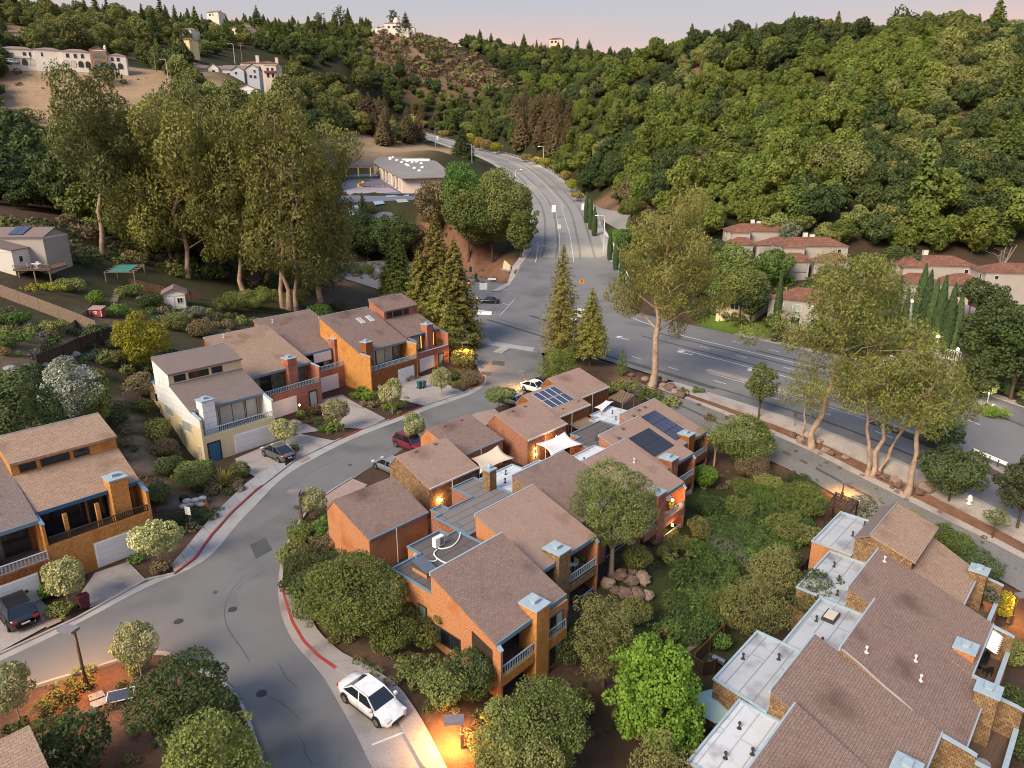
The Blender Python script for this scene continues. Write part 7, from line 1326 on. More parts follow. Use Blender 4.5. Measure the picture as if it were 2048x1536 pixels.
def post_lamp(u, v, vt, label, lit=60, y=None):
    b = G(u, v) if y is None else PY(u, v, y); h = max(1.6, PY(u, vt, b[1])[2] - b[2]); r = empty('post_lamp', b, 0, label, 'lamp post'); MB().cyl(0, 0, -.2, h - .5, .06, .05, 8).build('post', metal_white, r); MB().lathe([(.12, h - .5), (.24, h - .1), (.26, h - .05), (.05, h + .12)], 8).build('lantern', bulb_white, r)
    l = bpy.data.lights.new('lamp', 'POINT'); l.energy = lit; l.color = (1, .8, .5); l.shadow_soft_size = .3; o = bpy.data.objects.new('lamp', l); COL.objects.link(o); o.parent = r; o.location = (0, -.4, h)
for i, (u, v, vt, lb) in enumerate(((1821,622,600,'lantern post at the top of the estate lane'),(1873,694,672,'lantern post beside the nearest row cypress'),(1910,730,697,'lantern post by the white gate'),(1974,806,780,'lantern post on the lit strip by the avenue'),(1976,598,578,'lantern on the estate house corner'))): post_lamp(u, v, vt, lb, 300 if i in (1, 3) else 120)
def sign(u, v, vt, w_, h_, mat, label, rz=0, nm='road_sign', dia=False, extra=None, y=None):
    b = G(u, v) if y is None else PY(u, v, y); H = PY(u, vt, b[1])[2] - b[2]; r = empty(nm, b, rz, label, 'sign'); MB().cyl(0, .04, -.2, H, .035, None, 6).build('post', metal_grey, r); zc = H - h_ / 2
    pl = [(0, zc - h_ / 2 * 1.0), (w_ / 2, zc), (0, zc + h_ / 2), (-w_ / 2, zc)] if dia else [(-w_ / 2, zc - h_ / 2), (w_ / 2, zc - h_ / 2), (w_ / 2, zc + h_ / 2), (-w_ / 2, zc + h_ / 2)]
    pn = MB().py(pl, -.02, .02).build('panel', mat, r)
    if extra: MB().py([(x * w_, zc + z_ * h_) for x, z_ in extra], -.03, -.021).build('symbol', black_plastic, pn)
    return r
orange_sign = mk('sign_orange', (.75, .27, .02), None, 3, .6)
sign(382, 1064, 1014, .62, .75, white_bright, 'small white sign on a thin post beside the earth path', R(-20)); sign(1163, 588, 557, 1.5, 1.5, orange_sign, 'orange diamond warning sign with black arrow at the junction', 0, dia=True, extra=[(-.06, -.25), (.06, -.25), (.06, -.05), (.14, -.05), (.05, .08), (.14, .12), (0, .28), (-.14, .12), (-.05, .08), (-.14, -.05), (-.06, -.05)])
sign(1107, 438, 410, 1.5, 2.6, white_bright, 'tall white regulatory sign on the valley road median'); sign(1118, 470, 449, 1.2, 1.4, white_bright, 'smaller white sign on the median nearer the junction'); sign(1166, 428, 407, 1.3, 2.4, white_bright, 'white sign at the side street corner'); sign(984, 588, 556, 2.2, .5, white_bright, 'white street name sign on the far corner'); sign(967, 592, 566, 2.0, 1.7, white_bright, 'blank white board on the far corner bank', R(15), 'board_sign'); sign(875, 282, 272, 1.4, 3.0, white_bright, 'white sign near the far end of the valley road')
sign(1588, 853, 823, .5, .8, metal_grey, 'bus stop sign beside the small eucalyptus', R(-50)); sign(1510, 682, 655, .6, .9, metal_grey, 'sign post at the far kerb of the avenue', R(-50)); sign(1900, 288, 276, 1.0, 1.5, white_bright, 'tiny white sign on the bare hill patch', y=262) if False else None
b = G(1012, 540); r = empty('monument_sign', b, R(-60), 'pale angular sign wall at the school corner', 'sign'); MB().py([(-2.2, -.3), (2.2, -.3), (2.2, 1.4), (-1.2, 2.6)], 0, .4).build('wall', stucco_cream, r); MB().box(-2.4, 2.4, -.2, .6, -.3, .2).build('plinth', concrete, r)
def signal(u, v, vt, label, lits, y=None):
    b = G(u, v) if y is None else PY(u, v, y); H = PY(u, vt, b[1])[2] - b[2]; r = empty('traffic_light', b, 0, label, 'traffic light'); MB().cyl(0, 0, -.2, H, .11, .08).build('pole', mk('pole_green', (.20, .26, .22)), r)
    for k, (dx, z, lit) in enumerate(lits):
        hd = MB().box(dx - .28, dx + .28, -.3, .1, z - .65, z + .65).build('signal_head', black_plastic, r)
        for j in range(3): MB().tube([(dx, -.3, z + .42 - j * .42), (dx, -.36, z + .42 - j * .42)], .16, 10).build('lens', (red_glow if lit == 'r' and j == 0 else amber_glow if lit == 'a' and j == 1 else metal_dark), hd)
signal(949, 607, 519, 'green traffic light pole on the far corner with camera arm', [(-.8, 8.2, ''), (.5, 6.6, ''), (-1.3, 5.0, 'a')]); signal(955, 626, 590, 'short traffic light showing red on the median nose', [(0, 3.0, 'r'), (-.1, 1.3, '')])
p_ = [P(*q) for q in ((935, 628), (983, 630), (984, 625), (958, 621), (936, 623))]; tag(sheet('median_nose', p_, .2, white_bright, thick=.25), kind='structure')
b = P(1003, 701); m = MB(); m.pz([(-.9, -1.5), (.9, -1.5), (1.0, 1.2), (.6, 1.8), (-.8, 1.8)], -.1, .14); r = tag(m.build('traffic_island', concrete_pale, loc=(*b, 0), rz=R(-20)), kind='structure')
# hydrant, guard rail
def hydrant(u, v, s, label):
    b = G(u, v); r = empty('fire_hydrant', (b[0], b[1], b[2] + .12), 0, label, 'fire hydrant'); r.scale = (s,) * 3; MB().lathe([(.2, 0), (.2, .06), (.13, .08), (.13, .55), (.18, .58), (.17, .66), (.1, .78), (.03, .82)], 12).build('barrel', white_bright, r); MB().tube([(-.24, 0, .45), (.24, 0, .45)], .07, 8).build('outlet', white_bright, r); MB().tube([(0, -.24, .4), (0, 0, .4)], .09, 8).build('outlet', white_bright, r)
hydrant(1937, 1010, 1.3, 'white fire hydrant on the near avenue pavement'); hydrant(1983, 824, 1.3, 'white fire hydrant on the lit strip across the avenue')
a, b = Vector(G(1944, 912)), Vector(G(2012, 941)); r = empty('guard_rail', a, 0, 'white steel guard rail on the avenue median', 'guard rail'); d = b - a; m = MB(); u_ = Vector((0, 0, 1))
for zz in (.62, .78, .94): m.bar(u_ * zz, d + u_ * zz, .07)
m.build('rail', white_bright, r)
for k in range(5): MB().box(-.08, .08, -.08, .08, -.1, .9).build('post', metal_grey, r, loc=d * (k / 4))
# valley road parapet fence
def parapet(): 
    e = offset(even(VR[6:90], 90), -2.6); zz = T(e[:, 0], e[:, 1]); o = Vector((*e[0], zz[0])); rt = empty('parapet_fence', o, 0, 'pale rail fence along the outer edge of the valley road', 'fence'); m = MB()
    for h in (.5, 1.0): m.tube([Vector((e[i][0], e[i][1], zz[i] + h)) - o for i in range(90)], .09, 4)
    m.build('rail', concrete_pale, rt); pm_ = MB().box(-.12, .12, -.12, .12, -.2, 1.2).mesh('post', concrete_pale)
    for i in range(0, 90, 1): ob('post', pm_, rt, Vector((e[i][0], e[i][1], zz[i])) - o)
parapet()
r_wall = None
a = [G(1232, 560)[:2], G(1210, 500)[:2], G(1190, 468)[:2]]
e = even(a, 24); zz = T(e[:, 0], e[:, 1]); m = MB(); o = Vector((*e[0], zz[0])); m.tube([Vector((e[i][0] + 3.4, e[i][1], zz[i] + .9)) - o for i in range(24)], .12, 4); m.tube([Vector((e[i][0] + 3.4, e[i][1], zz[i] + .4)) - o for i in range(24)], .12, 4); rt = empty('rail_fence', o, 0, 'white rail fence behind the roadside cypresses', 'fence'); m.build('rail', white_bright, rt)
for i in range(0, 24, 2): MB().box(-.1, .1, -.1, .1, -.4, 1.0).build('post', white_bright, rt, loc=Vector((e[i][0] + 3.4, e[i][1], zz[i])) - o)

# ------------------------------------------------------------------ shade sails, pergolas, courtyard things of the middle block
def sail(q, zs, label, mat):
    c = [Vector((*P(u, v, z), z)) for (u, v), z in zip(q, zs)]; o = sum(c, Vector()) / 4; n = 12; mb = MB()
    for i in range(n + 1):
        for j in range(n + 1):
            s, t = i / n, j / n; s2, t2 = s - .10 * math.sin(math.pi * t) * (2 * s - 1), t - .10 * math.sin(math.pi * s) * (2 * t - 1)
            p = c[0].lerp(c[1], s2).lerp(c[3].lerp(c[2], s2), t2); p.z -= .25 * math.sin(math.pi * s) * math.sin(math.pi * t); mb.V(p - o)
    for i in range(n):
        for j in range(n): k = i * (n + 1) + j; mb.face(k, k + n + 1, k + n + 2, k + 1)
    r = empty('shade_sail', o, 0, label, 'shade sail'); ob_ = mb.build('cloth', mat, r, True); md = ob_.modifiers.new('thick', 'SOLIDIFY'); md.thickness = .02
    for p in c: MB().cyl(p.x - o.x, p.y - o.y, -p.z if False else -o.z - .6, p.z - o.z + .05, .04, None, 6).build('post', metal_grey, r)
sail([(942,917),(996,890),(1030,916),(959,948)], (2.6, 3.0, 2.5, 3.0), 'tan shade sail stretched beside the shingled garage', cream_cloth); sail([(1071,888),(1130,863),(1168,888),(1102,912)], (2.5, 2.9, 2.3, 2.6), 'white shade sail lit by lamps beside the russet garage', white_cloth); sail([(1188,815),(1213,800),(1228,802),(1203,824)], (2.0, 2.4, 2.2, 2.0), 'small pale shade sail beside the end garage', white_cloth)
def pergola(q, z0, z1, label, n, mat, nm='pergola'):
    c = [Vector((*P(u, v, z1), z1)) for u, v in q]; o = Vector((c[0].x, c[0].y, z0)); r = empty(nm, o, 0, label, 'pergola')
    for k in range(n):
        a = c[0].lerp(c[1], k / (n - 1)) - o; b = c[3].lerp(c[2], k / (n - 1)) - o; MB().bar(a, b, .06).build('slat', mat, r)
    for a, b in ((c[0], c[1]), (c[3], c[2])): MB().bar(a - o - Vector((0, 0, .12)), b - o - Vector((0, 0, .12)), .09).build('beam', mat, r)
    for p in c: MB().box(p.x - o.x - .07, p.x - o.x + .07, p.y - o.y - .07, p.y - o.y + .07, 0, z1 - z0).build('post', mat, r)
pergola([(1655,1010),(1672,985),(1716,1002),(1700,1024)], -4.5, -1.6, 'dark slatted pergola beside the white oleander', 12, wood_dark); pergola([(1218,795),(1242,781),(1268,790),(1245,806)], -.8, 1.7, 'weathered slatted pergola behind the end garage', 11, wood_weathered); pergola([(1137,848),(1171,834),(1203,846),(1164,862)], -.6, 1.6, 'grey boarded patio cover between garage and dark flat roof', 16, wood_weathered, 'patio_cover')
def lamp_bulb(u, v, z, label, en=60, col=(1, .5, .15), rad=.12, em=None):
    x, y = P(u, v, z); r = empty('wall_lamp', (x, y, z), 0, label, 'lamp'); MB().lathe([(rad * .5, -rad), (rad, -rad * .3), (rad, rad * .4), (rad * .4, rad)], 8).build('globe', em or bulb, r); MB().box(-.05, .05, 0, .2, rad, rad + .06).build('bracket', metal_dark, r)
    l = bpy.data.lights.new('lamp', 'POINT'); l.energy = en; l.color = col; l.shadow_soft_size = .15; o = bpy.data.objects.new('lamp', l); COL.objects.link(o); o.parent = r; o.location = (0, -.25, 0)
lamp_bulb(882, 999, 1.4, 'burning wall lamp on the brown shingled garage', 90); lamp_bulb(1071, 896, 1.6, 'burning lamp under the white sail corner', 60); lamp_bulb(1073, 908, .9, 'burning lamp low beside the white sail', 60, (1, .7, .2)); lamp_bulb(1113, 874, 2.5, 'burning lamp above the white sail', 40); lamp_bulb(599, 810, 1.7, 'burning porch lamp beside the lit doorway', 40); lamp_bulb(1345, 1000, -.2, 'burning lamp on the upper lit balcony', 90); lamp_bulb(1345, 1050, -2.2, 'burning lamp on the lower lit balcony', 70); lamp_bulb(1290, 1055, -2.0, 'lamp glowing behind the pine', 60); lamp_bulb(253, 773, 1.8, 'fire like lamp at the cream house gate', 50)
def umbrella(pos, rz, rad, mat, label, h=2.3):
    r = empty('patio_umbrella', pos, rz, label, 'umbrella'); MB().cyl(0, 0, 0, h + .45, .025, None, 8).build('pole', metal_grey, r); m = MB(); n = 6; t = m.V((0, 0, h + .4)); k0 = m.V(*[(rad * math.cos(2 * math.pi * k / n), rad * math.sin(2 * math.pi * k / n), h - .05) for k in range(n)])
    for k in range(n): m.face(t, k0 + k, k0 + (k + 1) % n)
    o = m.build('canopy', mat, r); md = o.modifiers.new('thick', 'SOLIDIFY'); md.thickness = .02; MB().cyl(0, 0, 0, .1, .28, None, 12).build('base', metal_dark, r)
    for k in range(6): MB().bar((0, 0, h - .2), (rad * .95 * math.cos(2 * math.pi * k / n), rad * .95 * math.sin(2 * math.pi * k / n), h - .09), .015).build('rib', metal_grey, r)
umbrella((*P(1428, 1410, -2.5), -4.8), .3, 1.55, teal_cloth, 'teal green patio umbrella in the dark courtyard'); table_set((*P(1450, 1432, -4.6), -4.75), .4, 'dark table under the teal umbrella', black_plastic, 2, .5, cl='dark')
w0 = CU[4][0]
def on(root, x, y, z): return tuple(Matrix.Translation(root.location) @ Matrix.Rotation(root.rotation_euler[2], 4, 'Z') @ Vector((x, y, z)))
umbrella(on(w0, 5.2, .9, 2.62), .2, 1.1, white_bright, 'white umbrella on the lamplit upper balcony', 1.9)
table_set(on(CU[2][0], 5.0, .9, 2.9), .3, 'small white table on the brown house balcony', white_bright, 2, .3); table_set(on(LU[0][0], 3.4, -1.0, 2.82), .2, 'glass garden table on the leftmost balcony', white_bright, 3, .55); table_set(on(RU[2][0], 5.4, .0, 2.1), .1, 'black table on the cluttered awning deck', black_plastic, 3, .5, cl='black')
def barbecue(pos, rz, label):
    r = empty('barbecue', pos, rz, label, 'barbecue'); MB().box(-.5, .5, -.28, .28, .75, .95).build('firebox', black_plastic, r); m = MB(); m.px([(-.28, .95), (-.24, 1.15), (0, 1.25), (.24, 1.15), (.28, .95)], -.48, .48); m.build('lid', metal_grey, r); MB().box(-.85, -.5, -.25, .25, .85, .9).build('shelf', black_plastic, r); MB().box(.5, .85, -.25, .25, .85, .9).build('shelf', black_plastic, r); lm = MB().box(-.03, .03, -.03, .03, 0, .75).mesh('leg', metal_dark)
    for x in (-.45, .45):
        for y in (-.24, .24): ob('leg', lm, r, (x, y, 0))
barbecue((*P(1437, 1330, -4.2), -4.75), R(-40), 'covered barbecue in the walled courtyard'); barbecue(on(RU[2][0], 6.6, .1, 2.1), R(40), 'black barbecue on the awning deck')
def potted(pos, label, s=1., lf='green'):
    r = empty('potted_plant', pos, 0, label, 'plant'); MB().lathe([(.16 * s, 0), (.24 * s, .35 * s), (.22 * s, .36 * s)], 10).build('pot', mk('terracotta', (.33, .14, .08)), r); cl = ell_clumps(6, .8 * s, .35 * s, 1.2 * s, .2 * s); C, Nn, S, Tn = clump_leaves(cl, 70 / s, .14 * s); ob('foliage', leafmesh('foliage', C, Nn, S, LF[lf], Tn), r)
potted(on(CU[2][0], 6.2, .6, 2.9), 'potted plant on the brown house balcony'); potted(on(LU[0][0], 5.0, .2, 2.82), 'tall potted plant behind the glass garden table', 1.6); potted(on(LU[6][0], 6.8, -.4, 2.9), 'potted plant at the corner of the junction house deck', 1.2); potted(on(CU[4][0], 6.6, .5, 2.62), 'potted plant on the lamplit balcony', .9); potted(on(RU[1][0], 6.6, -1.3, 2.1), 'large pale plant in the end deck corner', 1.8, 'grey'); potted(on(CU[5][0], 5.4, .6, 2.6), 'bushy pot on the black solar house balcony', 1.0, 'grey')
tag(MB().cyl(0, 0, 0, .02, .42, None, 20).build('drain_cover', concrete_pale, loc=on(RU[3][0], 3.6, -1.0, 1.42)), 'pale round mat on the empty black deck', 'mat')
# air conditioner and its curling white pipes on the dark flat roof
c1 = CU[1][0]; ax = L2(48, 26.2, 25.0, 877, 1092, 3.3); r = empty('air_conditioner', on(c1, ax[0], ax[1], 6.47), R(48), 'white air conditioner box on the dark flat roof', 'air conditioner'); MB().box(-.45, .45, -.2, .2, .08, .85).build('case', white_bright, r); MB().box(.0, .4, -.215, -.2, .18, .75).build('grille', metal_grey, r); MB().box(-.4, -.3, -.2, .2, 0, .08).build('foot', metal_grey, r); MB().box(.3, .4, -.2, .2, 0, .08).build('foot', metal_grey, r)
def roof_pipe(q, label, rad=.055):
    p = curve([L2(48, 26.2, 25.0, u, v, 3.3) for u, v in q], 3); w_ = [on(c1, a_, b_, 6.53) for a_, b_ in p]; o = Vector(w_[0]); tag(MB().tube([Vector(k) - o for k in w_], rad, 6).build('roof_pipe', white_bright, loc=o), label, 'pipe')
roof_pipe([(876,1097),(885,1099),(905,1094),(918,1080),(921,1066)], 'white pipe arcing from the air conditioner to the parapet'); roof_pipe([(874,1100),(866,1108),(874,1117),(874,1122),(862,1124),(850,1122)], 'white looped pipe on the dark flat roof'); roof_pipe([(874,1117),(884,1124),(896,1128)], 'short white pipe running to the orange house ridge'); roof_pipe([(833,1107),(826,1110),(838,1120)], 'thin white pipe beside the roof step', .03)
# ------------------------------------------------------------------ small things on the near street and in the gardens
def wheelie(u, v, mat, label, rz=0):
    x, y, z = G(u, v); r = empty('wheelie_bin', (x, y, max(z, 0.05)), rz, label, 'bin'); m = MB(); m.prism([(-.24, -.28, .05), (.24, -.28, .05), (.24, .28, .05), (-.24, .28, .05)], (0, 0, .02)); i = m.V((-.24,-.28,.05),(.24,-.28,.05),(.24,.28,.05),(-.24,.28,.05),(-.3,-.36,1.0),(.3,-.36,1.0),(.3,.36,1.0),(-.3,.36,1.0))
    for q in ((0,1,5,4),(1,2,6,5),(2,3,7,6),(3,0,4,7)): m.face(*[i + k for k in q])
    m.build('tub', mat, r); MB().px([(-.38, 1.0), (-.38, 1.05), (.2, 1.12), (.42, 1.04), (.42, 1.0)], -.32, .32).build('lid', mat, r)
    for s in (-.3, .22): MB().tube([(s, .3, .12), (s + .08, .3, .12)], .12, 10).build('wheel', tyre, r)
wheelie(170, 1216, mk('bin_maroon', (.09, .02, .03)), 'maroon wheelie bin standing at the kerb', R(140)); wheelie(840, 777, mk('bin_teal', (.02, .12, .13)), 'teal wheelie bin beside the corner driveway', R(140)); wheelie(847, 776, mk('bin_grey', (.14, .15, .17)), 'grey wheelie bin right of the teal one', R(140))
def boulder(u, v, s, mat, label, group=None, nm='boulder', z=0):
    x, y, zz = G(u, v); m = MB(); n, k = 9, 6; f = rng.uniform(.75, 1.15, (k + 1, n))
    for i in range(k + 1):
        t = math.pi * i / k
        for j in range(n): a = 2 * math.pi * j / n; q = f[i, j] * s; m.V((q * math.sin(t) * math.cos(a) * 1.15 + .0, q * math.sin(t) * math.sin(a), q * .75 * math.cos(t)))
    for i in range(k):
        for j in range(n): a, b = i * n + j, i * n + (j + 1) % n; m.face(a, a + n, b + n, b)
    tag(m.build(nm, mat, loc=(x, y, zz + s * .3 + z), rz=rng.uniform(0, 6)), label, 'boulder', group)
for i, (x, y_, s) in enumerate(((730,130,.8),(840,75,.85),(920,110,.8),(1010,100,.9),(870,205,.85),(960,215,.9),(1040,225,.7),(890,290,.6),(790,180,.6),(1000,55,.6),(770,60,.55),(930,40,.6))):
    boulder(1024 + x / 3.84, 1136 + y_ / 3.84, s * .8, rock_mat if i % 3 else rock_tan, 'rough brown boulder in the rock pile behind the pine, ' + ('left end', 'upper left', 'upper middle', 'upper right', 'middle front', 'right of the middle', 'right end', 'lowest', 'small one at left', 'small one at the top right', 'small one at the top left', 'top small one')[i], 'boulders of the pile behind the pine')
for i, (u, v, s) in enumerate(((1262,752,.6),(1290,760,.7),(1312,768,.9),(1325,774,.8),(1340,779,1.1),(1352,786,.8),(1362,793,.9),(1330,762,.6),(1298,772,.6),(1372,788,.5),(1585,872,.6),(1600,882,.7),(1612,888,.7),(1650,903,.6),(1662,908,.5),(1690,917,.5),(1770,957,.6),(1790,963,.7),(1797,972,.6),(1850,978,1.0),(1838,987,.6),(1640,885,.5),(1755,948,.6))):
    boulder(u, v, s * .85, rock_tan if i % 2 else rock_mat, ('reddish boulder %s in the heap at the foot of the great gum' if i < 10 else 'reddish boulder %s under the leaning gums on the bank') % ('first from left', 'second from left', 'third from left', 'fourth from left', 'fifth from left', 'sixth from left', 'seventh from left', 'behind the stem', 'nearest the garages', 'last at right', 'topmost', 'second from top', 'third from top')[i if i < 10 else min(i - 10, 12)], 'boulders on the avenue bank')
for i, (u, v) in enumerate(((20,740),(35,745),(55,738),(70,748),(90,735),(110,742),(140,720),(150,712),(15,755),(45,758))): boulder(u, v, .55, rock_grey, 'pale grey terrace rock above the fence, ' + ('leftmost', 'second from left', 'third from left', 'fourth from left', 'fifth from left', 'sixth from left', 'upper right', 'far upper right', 'lower left', 'lower middle')[i], 'pale rocks on the terrace')
p0 = G(393, 1010); r = empty('rubble_pile', p0, R(20), 'heap of wrapped white rubble sacks beside the path', 'rubble'); sm = MB().lathe([(.30, 0), (.42, .10), (.40, .26), (.2, .36)], 8).mesh('sack', mk('sack_white', (.60, .55, .48), (.45, .38, .32), 4))
for k in range(9): ob('sack', sm, r, (rng.normal(0, .55), rng.normal(0, .35), .0 + .28 * (k > 5)), rng.uniform(0, 6))
p0 = G(368, 1000); tag(MB().lathe([(.3, 0), (.42, .15), (.36, .4), (.1, .55)], 9).build('rubbish_bag', black_plastic, loc=p0), 'black rubbish bag left of the rubble sacks', 'bag')
for i, (u, v) in enumerate(((409, 1006), (414, 1012))): p0 = G(u, v); r = empty('traffic_cone', p0, 0, 'orange traffic cone, %s beside the rubble sacks' % ('left one' if not i else 'right one'), 'cone'); MB().lathe([(.15, .03), (.03, .7)], 10).build('cone', mk('cone_orange', (.75, .12, .03)), r); MB().box(-.2, .2, -.2, .2, 0, .03).build('base', mk('cone_orange', (.75, .12, .03)), r)
x, y, z = G(243, 1398); r = empty('ground_solar_panel', (x, y, z + .05), R(20), 'small framed solar panel lying on the island', 'solar panel'); MB().box(-.75, .75, -.42, .42, .30, .34).build('frame', metal_white, r).rotation_euler = (R(14), 0, 0); MB().box(-.70, .70, -.37, .37, .341, .35).build('cells', solar, r).rotation_euler = (R(14), 0, 0); MB().box(-.5, .5, -.1, .1, -.1, .3).build('stand', metal_grey, r)
sheet('concrete_pad', px((180,1406),(217,1392),(222,1404),(183,1420)), .05, concrete_pale, z=[0] * 4); sheet('concrete_pad', px((176,1392),(204,1381),(212,1392),(180,1404)), .06, concrete, z=[0] * 4)
# spiky plant
p0 = G(447, 972); r = empty('spiky_plant', p0, 0, 'big spiky yellow green flax plant beside the driveway', 'plant')
tip = []; C, Nn = [], []; m = MB()
for k in range(120):
    a = rng.uniform(0, 6.283); el = rng.uniform(.35, 1.45); L_ = rng.uniform(1.5, 2.4); d = Vector((math.cos(a) * math.cos(el), math.sin(a) * math.cos(el), math.sin(el))); s = Vector((-math.sin(a), math.cos(a), 0)) * .05; b0_ = Vector((math.cos(a) * .1, math.sin(a) * .1, 0)); b1 = b0_ + d * L_ * .6; b2 = b0_ + d * L_ - Vector((0, 0, .28 * L_ * math.cos(el)))
    i = m.V(b0_ - s, b0_ + s, b1 + s * .9, b1 - s * .9, b2); m.face(i, i + 1, i + 2, i + 3); m.face(i + 3, i + 2, i + 4)
mm = m.mesh('foliage', LF['spike']); a_ = mm.attributes.new('tint', 'FLOAT', 'FACE'); a_.data.foreach_set('value', np.clip(rng.normal(.5, .3, len(mm.polygons)), 0, 1).astype(np.float32)); ob('foliage', mm, r)
# garden steps of the lower garden, courtyard fences of the lower row
c = even([P(u, v, -4.3) for u, v in ((1440,1222),(1425,1245),(1408,1272),(1382,1305))], 20); r = empty('timber_steps', (*c[0], -4.3), 0, 'dark timber path steps through the garden ground cover', 'steps')
for i, q_ in enumerate(c): MB().box(-.75, .75, -.13, .13, -.1, .09).build('tread', wood_weathered, r, loc=(q_[0] - c[0][0], q_[1] - c[0][1], t1(*q_) + 4.32), rz=R(38))
fence([(1386,1345),(1420,1310),(1450,1280),(1477,1252)], 1.7, 'brown board fence of the walled courtyard', wood_brown, step=.3, z=-4.7); fence([(1378,1345),(1404,1362),(1432,1354)], 1.6, 'dark boarded courtyard fence with blue cap above the umbrella', wood_dark, step=.3, z=-4.7); fence([(1477,1252),(1500,1262),(1530,1262)], 1.6, 'dark fence joining the courtyard to the weeping trees', wood_dark, step=.3, z=-4.7); fence([(1530,1230),(1580,1180),(1622,1135)], 1.5, 'dark fence behind the weeping trees', wood_dark, step=.35, z=-4.8)
sheet('courtyard', [P(u, v, -4.7) for u, v in ((1390,1350),(1477,1256),(1530,1262),(1440,1360))], .0, mk('court_lawn', (.05, .09, .025), (.03, .06, .02), 2, .95), z=[-4.66] * 4)

# ------------------------------------------------------------------ low scrub, ground cover and leaf litter nobody could count
def scrubmesh(nm, lf, h, w_, n=8, dens=24, size=.2): 
    cl = ell_clumps(n, w_, 0, h, .3 * w_); C, Nn, S, Tn = clump_leaves(cl, dens, size, .8); return leafmesh(nm, C, Nn, S, LF[lf], Tn)
def cover(nm, polys, step, lfs, s0, s1, kind='stuff', h=.7, w_=1.2, size=.2, dens=24, keep=1.):
    P_ = []
    for pl in polys:
        w3 = np.array([G(u, v)[:2] for u, v in pl]); x0, y0 = w3.min(0); x1, y1 = w3.max(0); xs, ys = np.meshgrid(np.arange(x0, x1, step), np.arange(y0, y1, step)); xs = xs + rng.uniform(-.45, .45, xs.shape) * step; ys = ys + rng.uniform(-.45, .45, ys.shape) * step
        k = inside([tuple(q) for q in w3], xs.ravel(), ys.ravel()) & (rng.random(xs.size) < keep); P_.append(np.stack([xs.ravel()[k], ys.ravel()[k]], 1))
    P_ = np.concatenate(P_); z = T(P_[:, 0], P_[:, 1]); pick = rng.integers(0, len(lfs), len(P_))
    for j, lf in enumerate(lfs):
        s = pick == j
        if s.sum() < 2: continue
        i = np.nonzero(s)[0]; mesh_ = scrubmesh('scrub', lf, h, w_, size=size, dens=dens); S_ = rng.uniform(s0, s1, len(i))
        src = ob(nm, mesh_, None, (*P_[i[0]], z[i[0]] - .08), 0, S_[0]); tag(src, kind='stuff'); woodland(nm, src, np.c_[P_[i[1:]], z[i[1:]] - .08], S_[1:], rng.uniform(0, 6.28, len(i) - 1))
cover('ground_cover', [[(1340,1200),(1395,1150),(1450,1200),(1440,1245),(1390,1290),(1330,1270)],[(1480,990),(1600,960),(1620,1060),(1560,1120),(1480,1090)],[(1400,1060),(1450,1000),(1530,1000),(1560,1060),(1520,1110),(1450,1130)],[(1400,1130),(1440,1110),(1500,1130),(1470,1160),(1420,1170)]], .66, ['cover', 'green', 'cover', 'dark'], .8, 1.4, h=.55, w_=1.3, size=.16, dens=40)
cover('undergrowth', [[(0,520),(200,545),(420,560),(640,600),(690,560),(600,520),(300,480),(0,450)]], 3.2, ['dark', 'oak', 'dry', 'dark'], 1.6, 3.6, h=.9, size=.22, dens=14, keep=.8)
cover('scrub', [[(0,600),(60,640),(190,680),(250,660),(330,700),(280,790),(230,830),(130,720),(0,720)],[(270,590),(400,620),(520,640),(480,670),(350,680),(300,640)]], 1.7, ['olive', 'dry', 'green', 'dark', 'grey'], .7, 1.5, keep=.62)
cover('scrub', [[(300,830),(345,900),(370,930),(440,960),(430,1000),(340,950),(300,900)],[(235,830),(260,850),(270,900),(320,1000),(345,1060),(310,1010),(255,900)],[(380,1000),(430,990),(465,975),(500,950),(460,1010),(400,1060),(370,1080)]], .95, ['olive', 'dry', 'grey', 'dark', 'dry'], .5, 1.15, keep=.6)
cover('scrub', [[(95,1370),(260,1330),(330,1320),(430,1400),(470,1480),(500,1560),(60,1560),(80,1440)]], 1.0, ['dry', 'dry', 'olive', 'dark', 'grey'], .25, .7, keep=.6)
cover('scrub', [[(575,1200),(640,1280),(740,1345),(830,1400),(900,1500),(1000,1500),(950,1380),(800,1280),(700,1150),(620,1080)]], .9, ['dry', 'dark', 'olive'], .35, .8, keep=.55)
cover('scrub', [[(1220,762),(1300,785),(1450,850),(1600,915),(1760,1000),(1900,1090),(2040,1180),(2048,1100),(1900,1030),(1700,935),(1500,850),(1330,780),(1250,745)]], 1.5, ['dry', 'brown', 'olive', 'dry'], .18, .55, keep=.6)
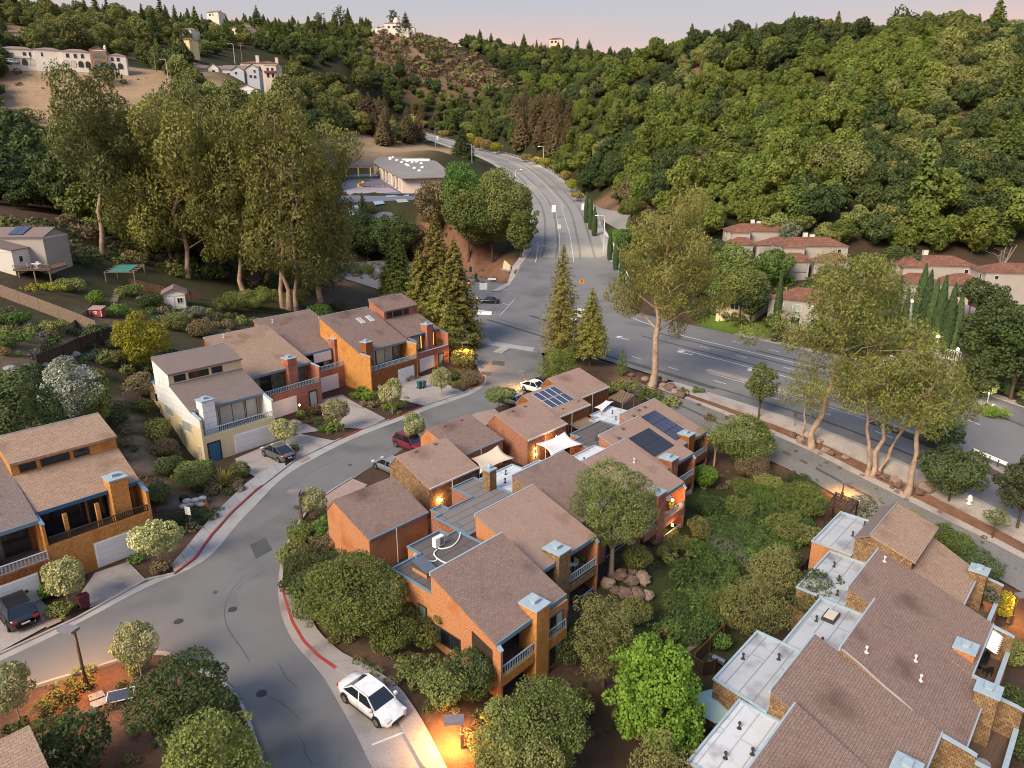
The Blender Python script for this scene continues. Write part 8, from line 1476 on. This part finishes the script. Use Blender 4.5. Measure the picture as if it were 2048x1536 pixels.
cover('undergrowth', [[(1110,1370),(1200,1300),(1330,1290),(1380,1330),(1330,1400),(1250,1500),(1100,1500)],[(1200,1120),(1330,1090),(1400,1000),(1390,960),(1440,990),(1380,1100),(1320,1180),(1230,1200)],[(1380,940),(1450,940),(1530,930),(1560,960),(1500,1000),(1430,980)]], 1.2, ['dark', 'dry', 'olive', 'dry'], .3, .8, keep=.5)
cover('undergrowth', [[(680,515),(860,500),(960,520),(1000,560),(950,575),(860,540),(760,570),(680,545)]], 2.6, ['dry', 'brown', 'dark', 'dry'], .5, 1.6, keep=.5)
cover('undergrowth', [[(1400,520),(1500,560),(1560,640),(1720,700),(1800,720),(1760,600),(1560,520)],[(1930,640),(2048,640),(2048,820),(1990,800),(1930,730)],[(1240,470),(1290,480),(1300,560),(1370,640),(1440,640),(1400,560)]], 2.4, ['dark', 'oak', 'green', 'dark'], 1.0, 2.4, h=.9, keep=.75, dens=14, size=.3)
cover('brush', [[(742,64),(840,70),(905,95),(965,118),(1030,182),(980,186),(900,168),(840,162),(770,132),(735,98)]], 8, ['dry', 'brown', 'brown', 'olive'], 3, 8, h=.8, dens=5, size=.5, keep=.75)
cover('brush', [[(0,140),(265,128),(340,190),(330,225),(230,262),(110,262),(0,270)]], 9, ['dry', 'olive', 'dry'], .8, 3.0, h=.6, dens=7, size=.4, keep=.28)
cover('scrub', [[(700,790),(760,778),(820,800),(800,830),(740,815)],[(600,830),(650,835),(700,860),(660,872),(610,850)],[(890,760),(940,730),(955,760),(930,785),(900,775)],[(590,1010),(640,1000),(700,1090),(640,1110),(575,1140)]], .8, ['olive', 'dry', 'green', 'brown'], .3, .75, keep=.7)
for i, (u, v, w_, h_, lb) in enumerate(((812,178,60,40,'oval dark bush in front of the mansion slope'),(45,250,70,34,'broad dark bush on the lower grass slope'),(240,212,30,22,'small round bush on the grass slope'),(806,72,34,24,'dark bush on the slope below the hilltop villa'),(868,128,40,30,'green bush on the brown hillside'))):
    if i == 0: u, v = 212, 168
    p = G(u, v); hh = wide(h_, p); plant('bush', lb, 'shrub', p, broad('bush', hh, wide(w_, p), .05, 26, hh * .3, 60 / (hh * hh), hh * .12, 'dark'), names=('foliage', 'stems'))
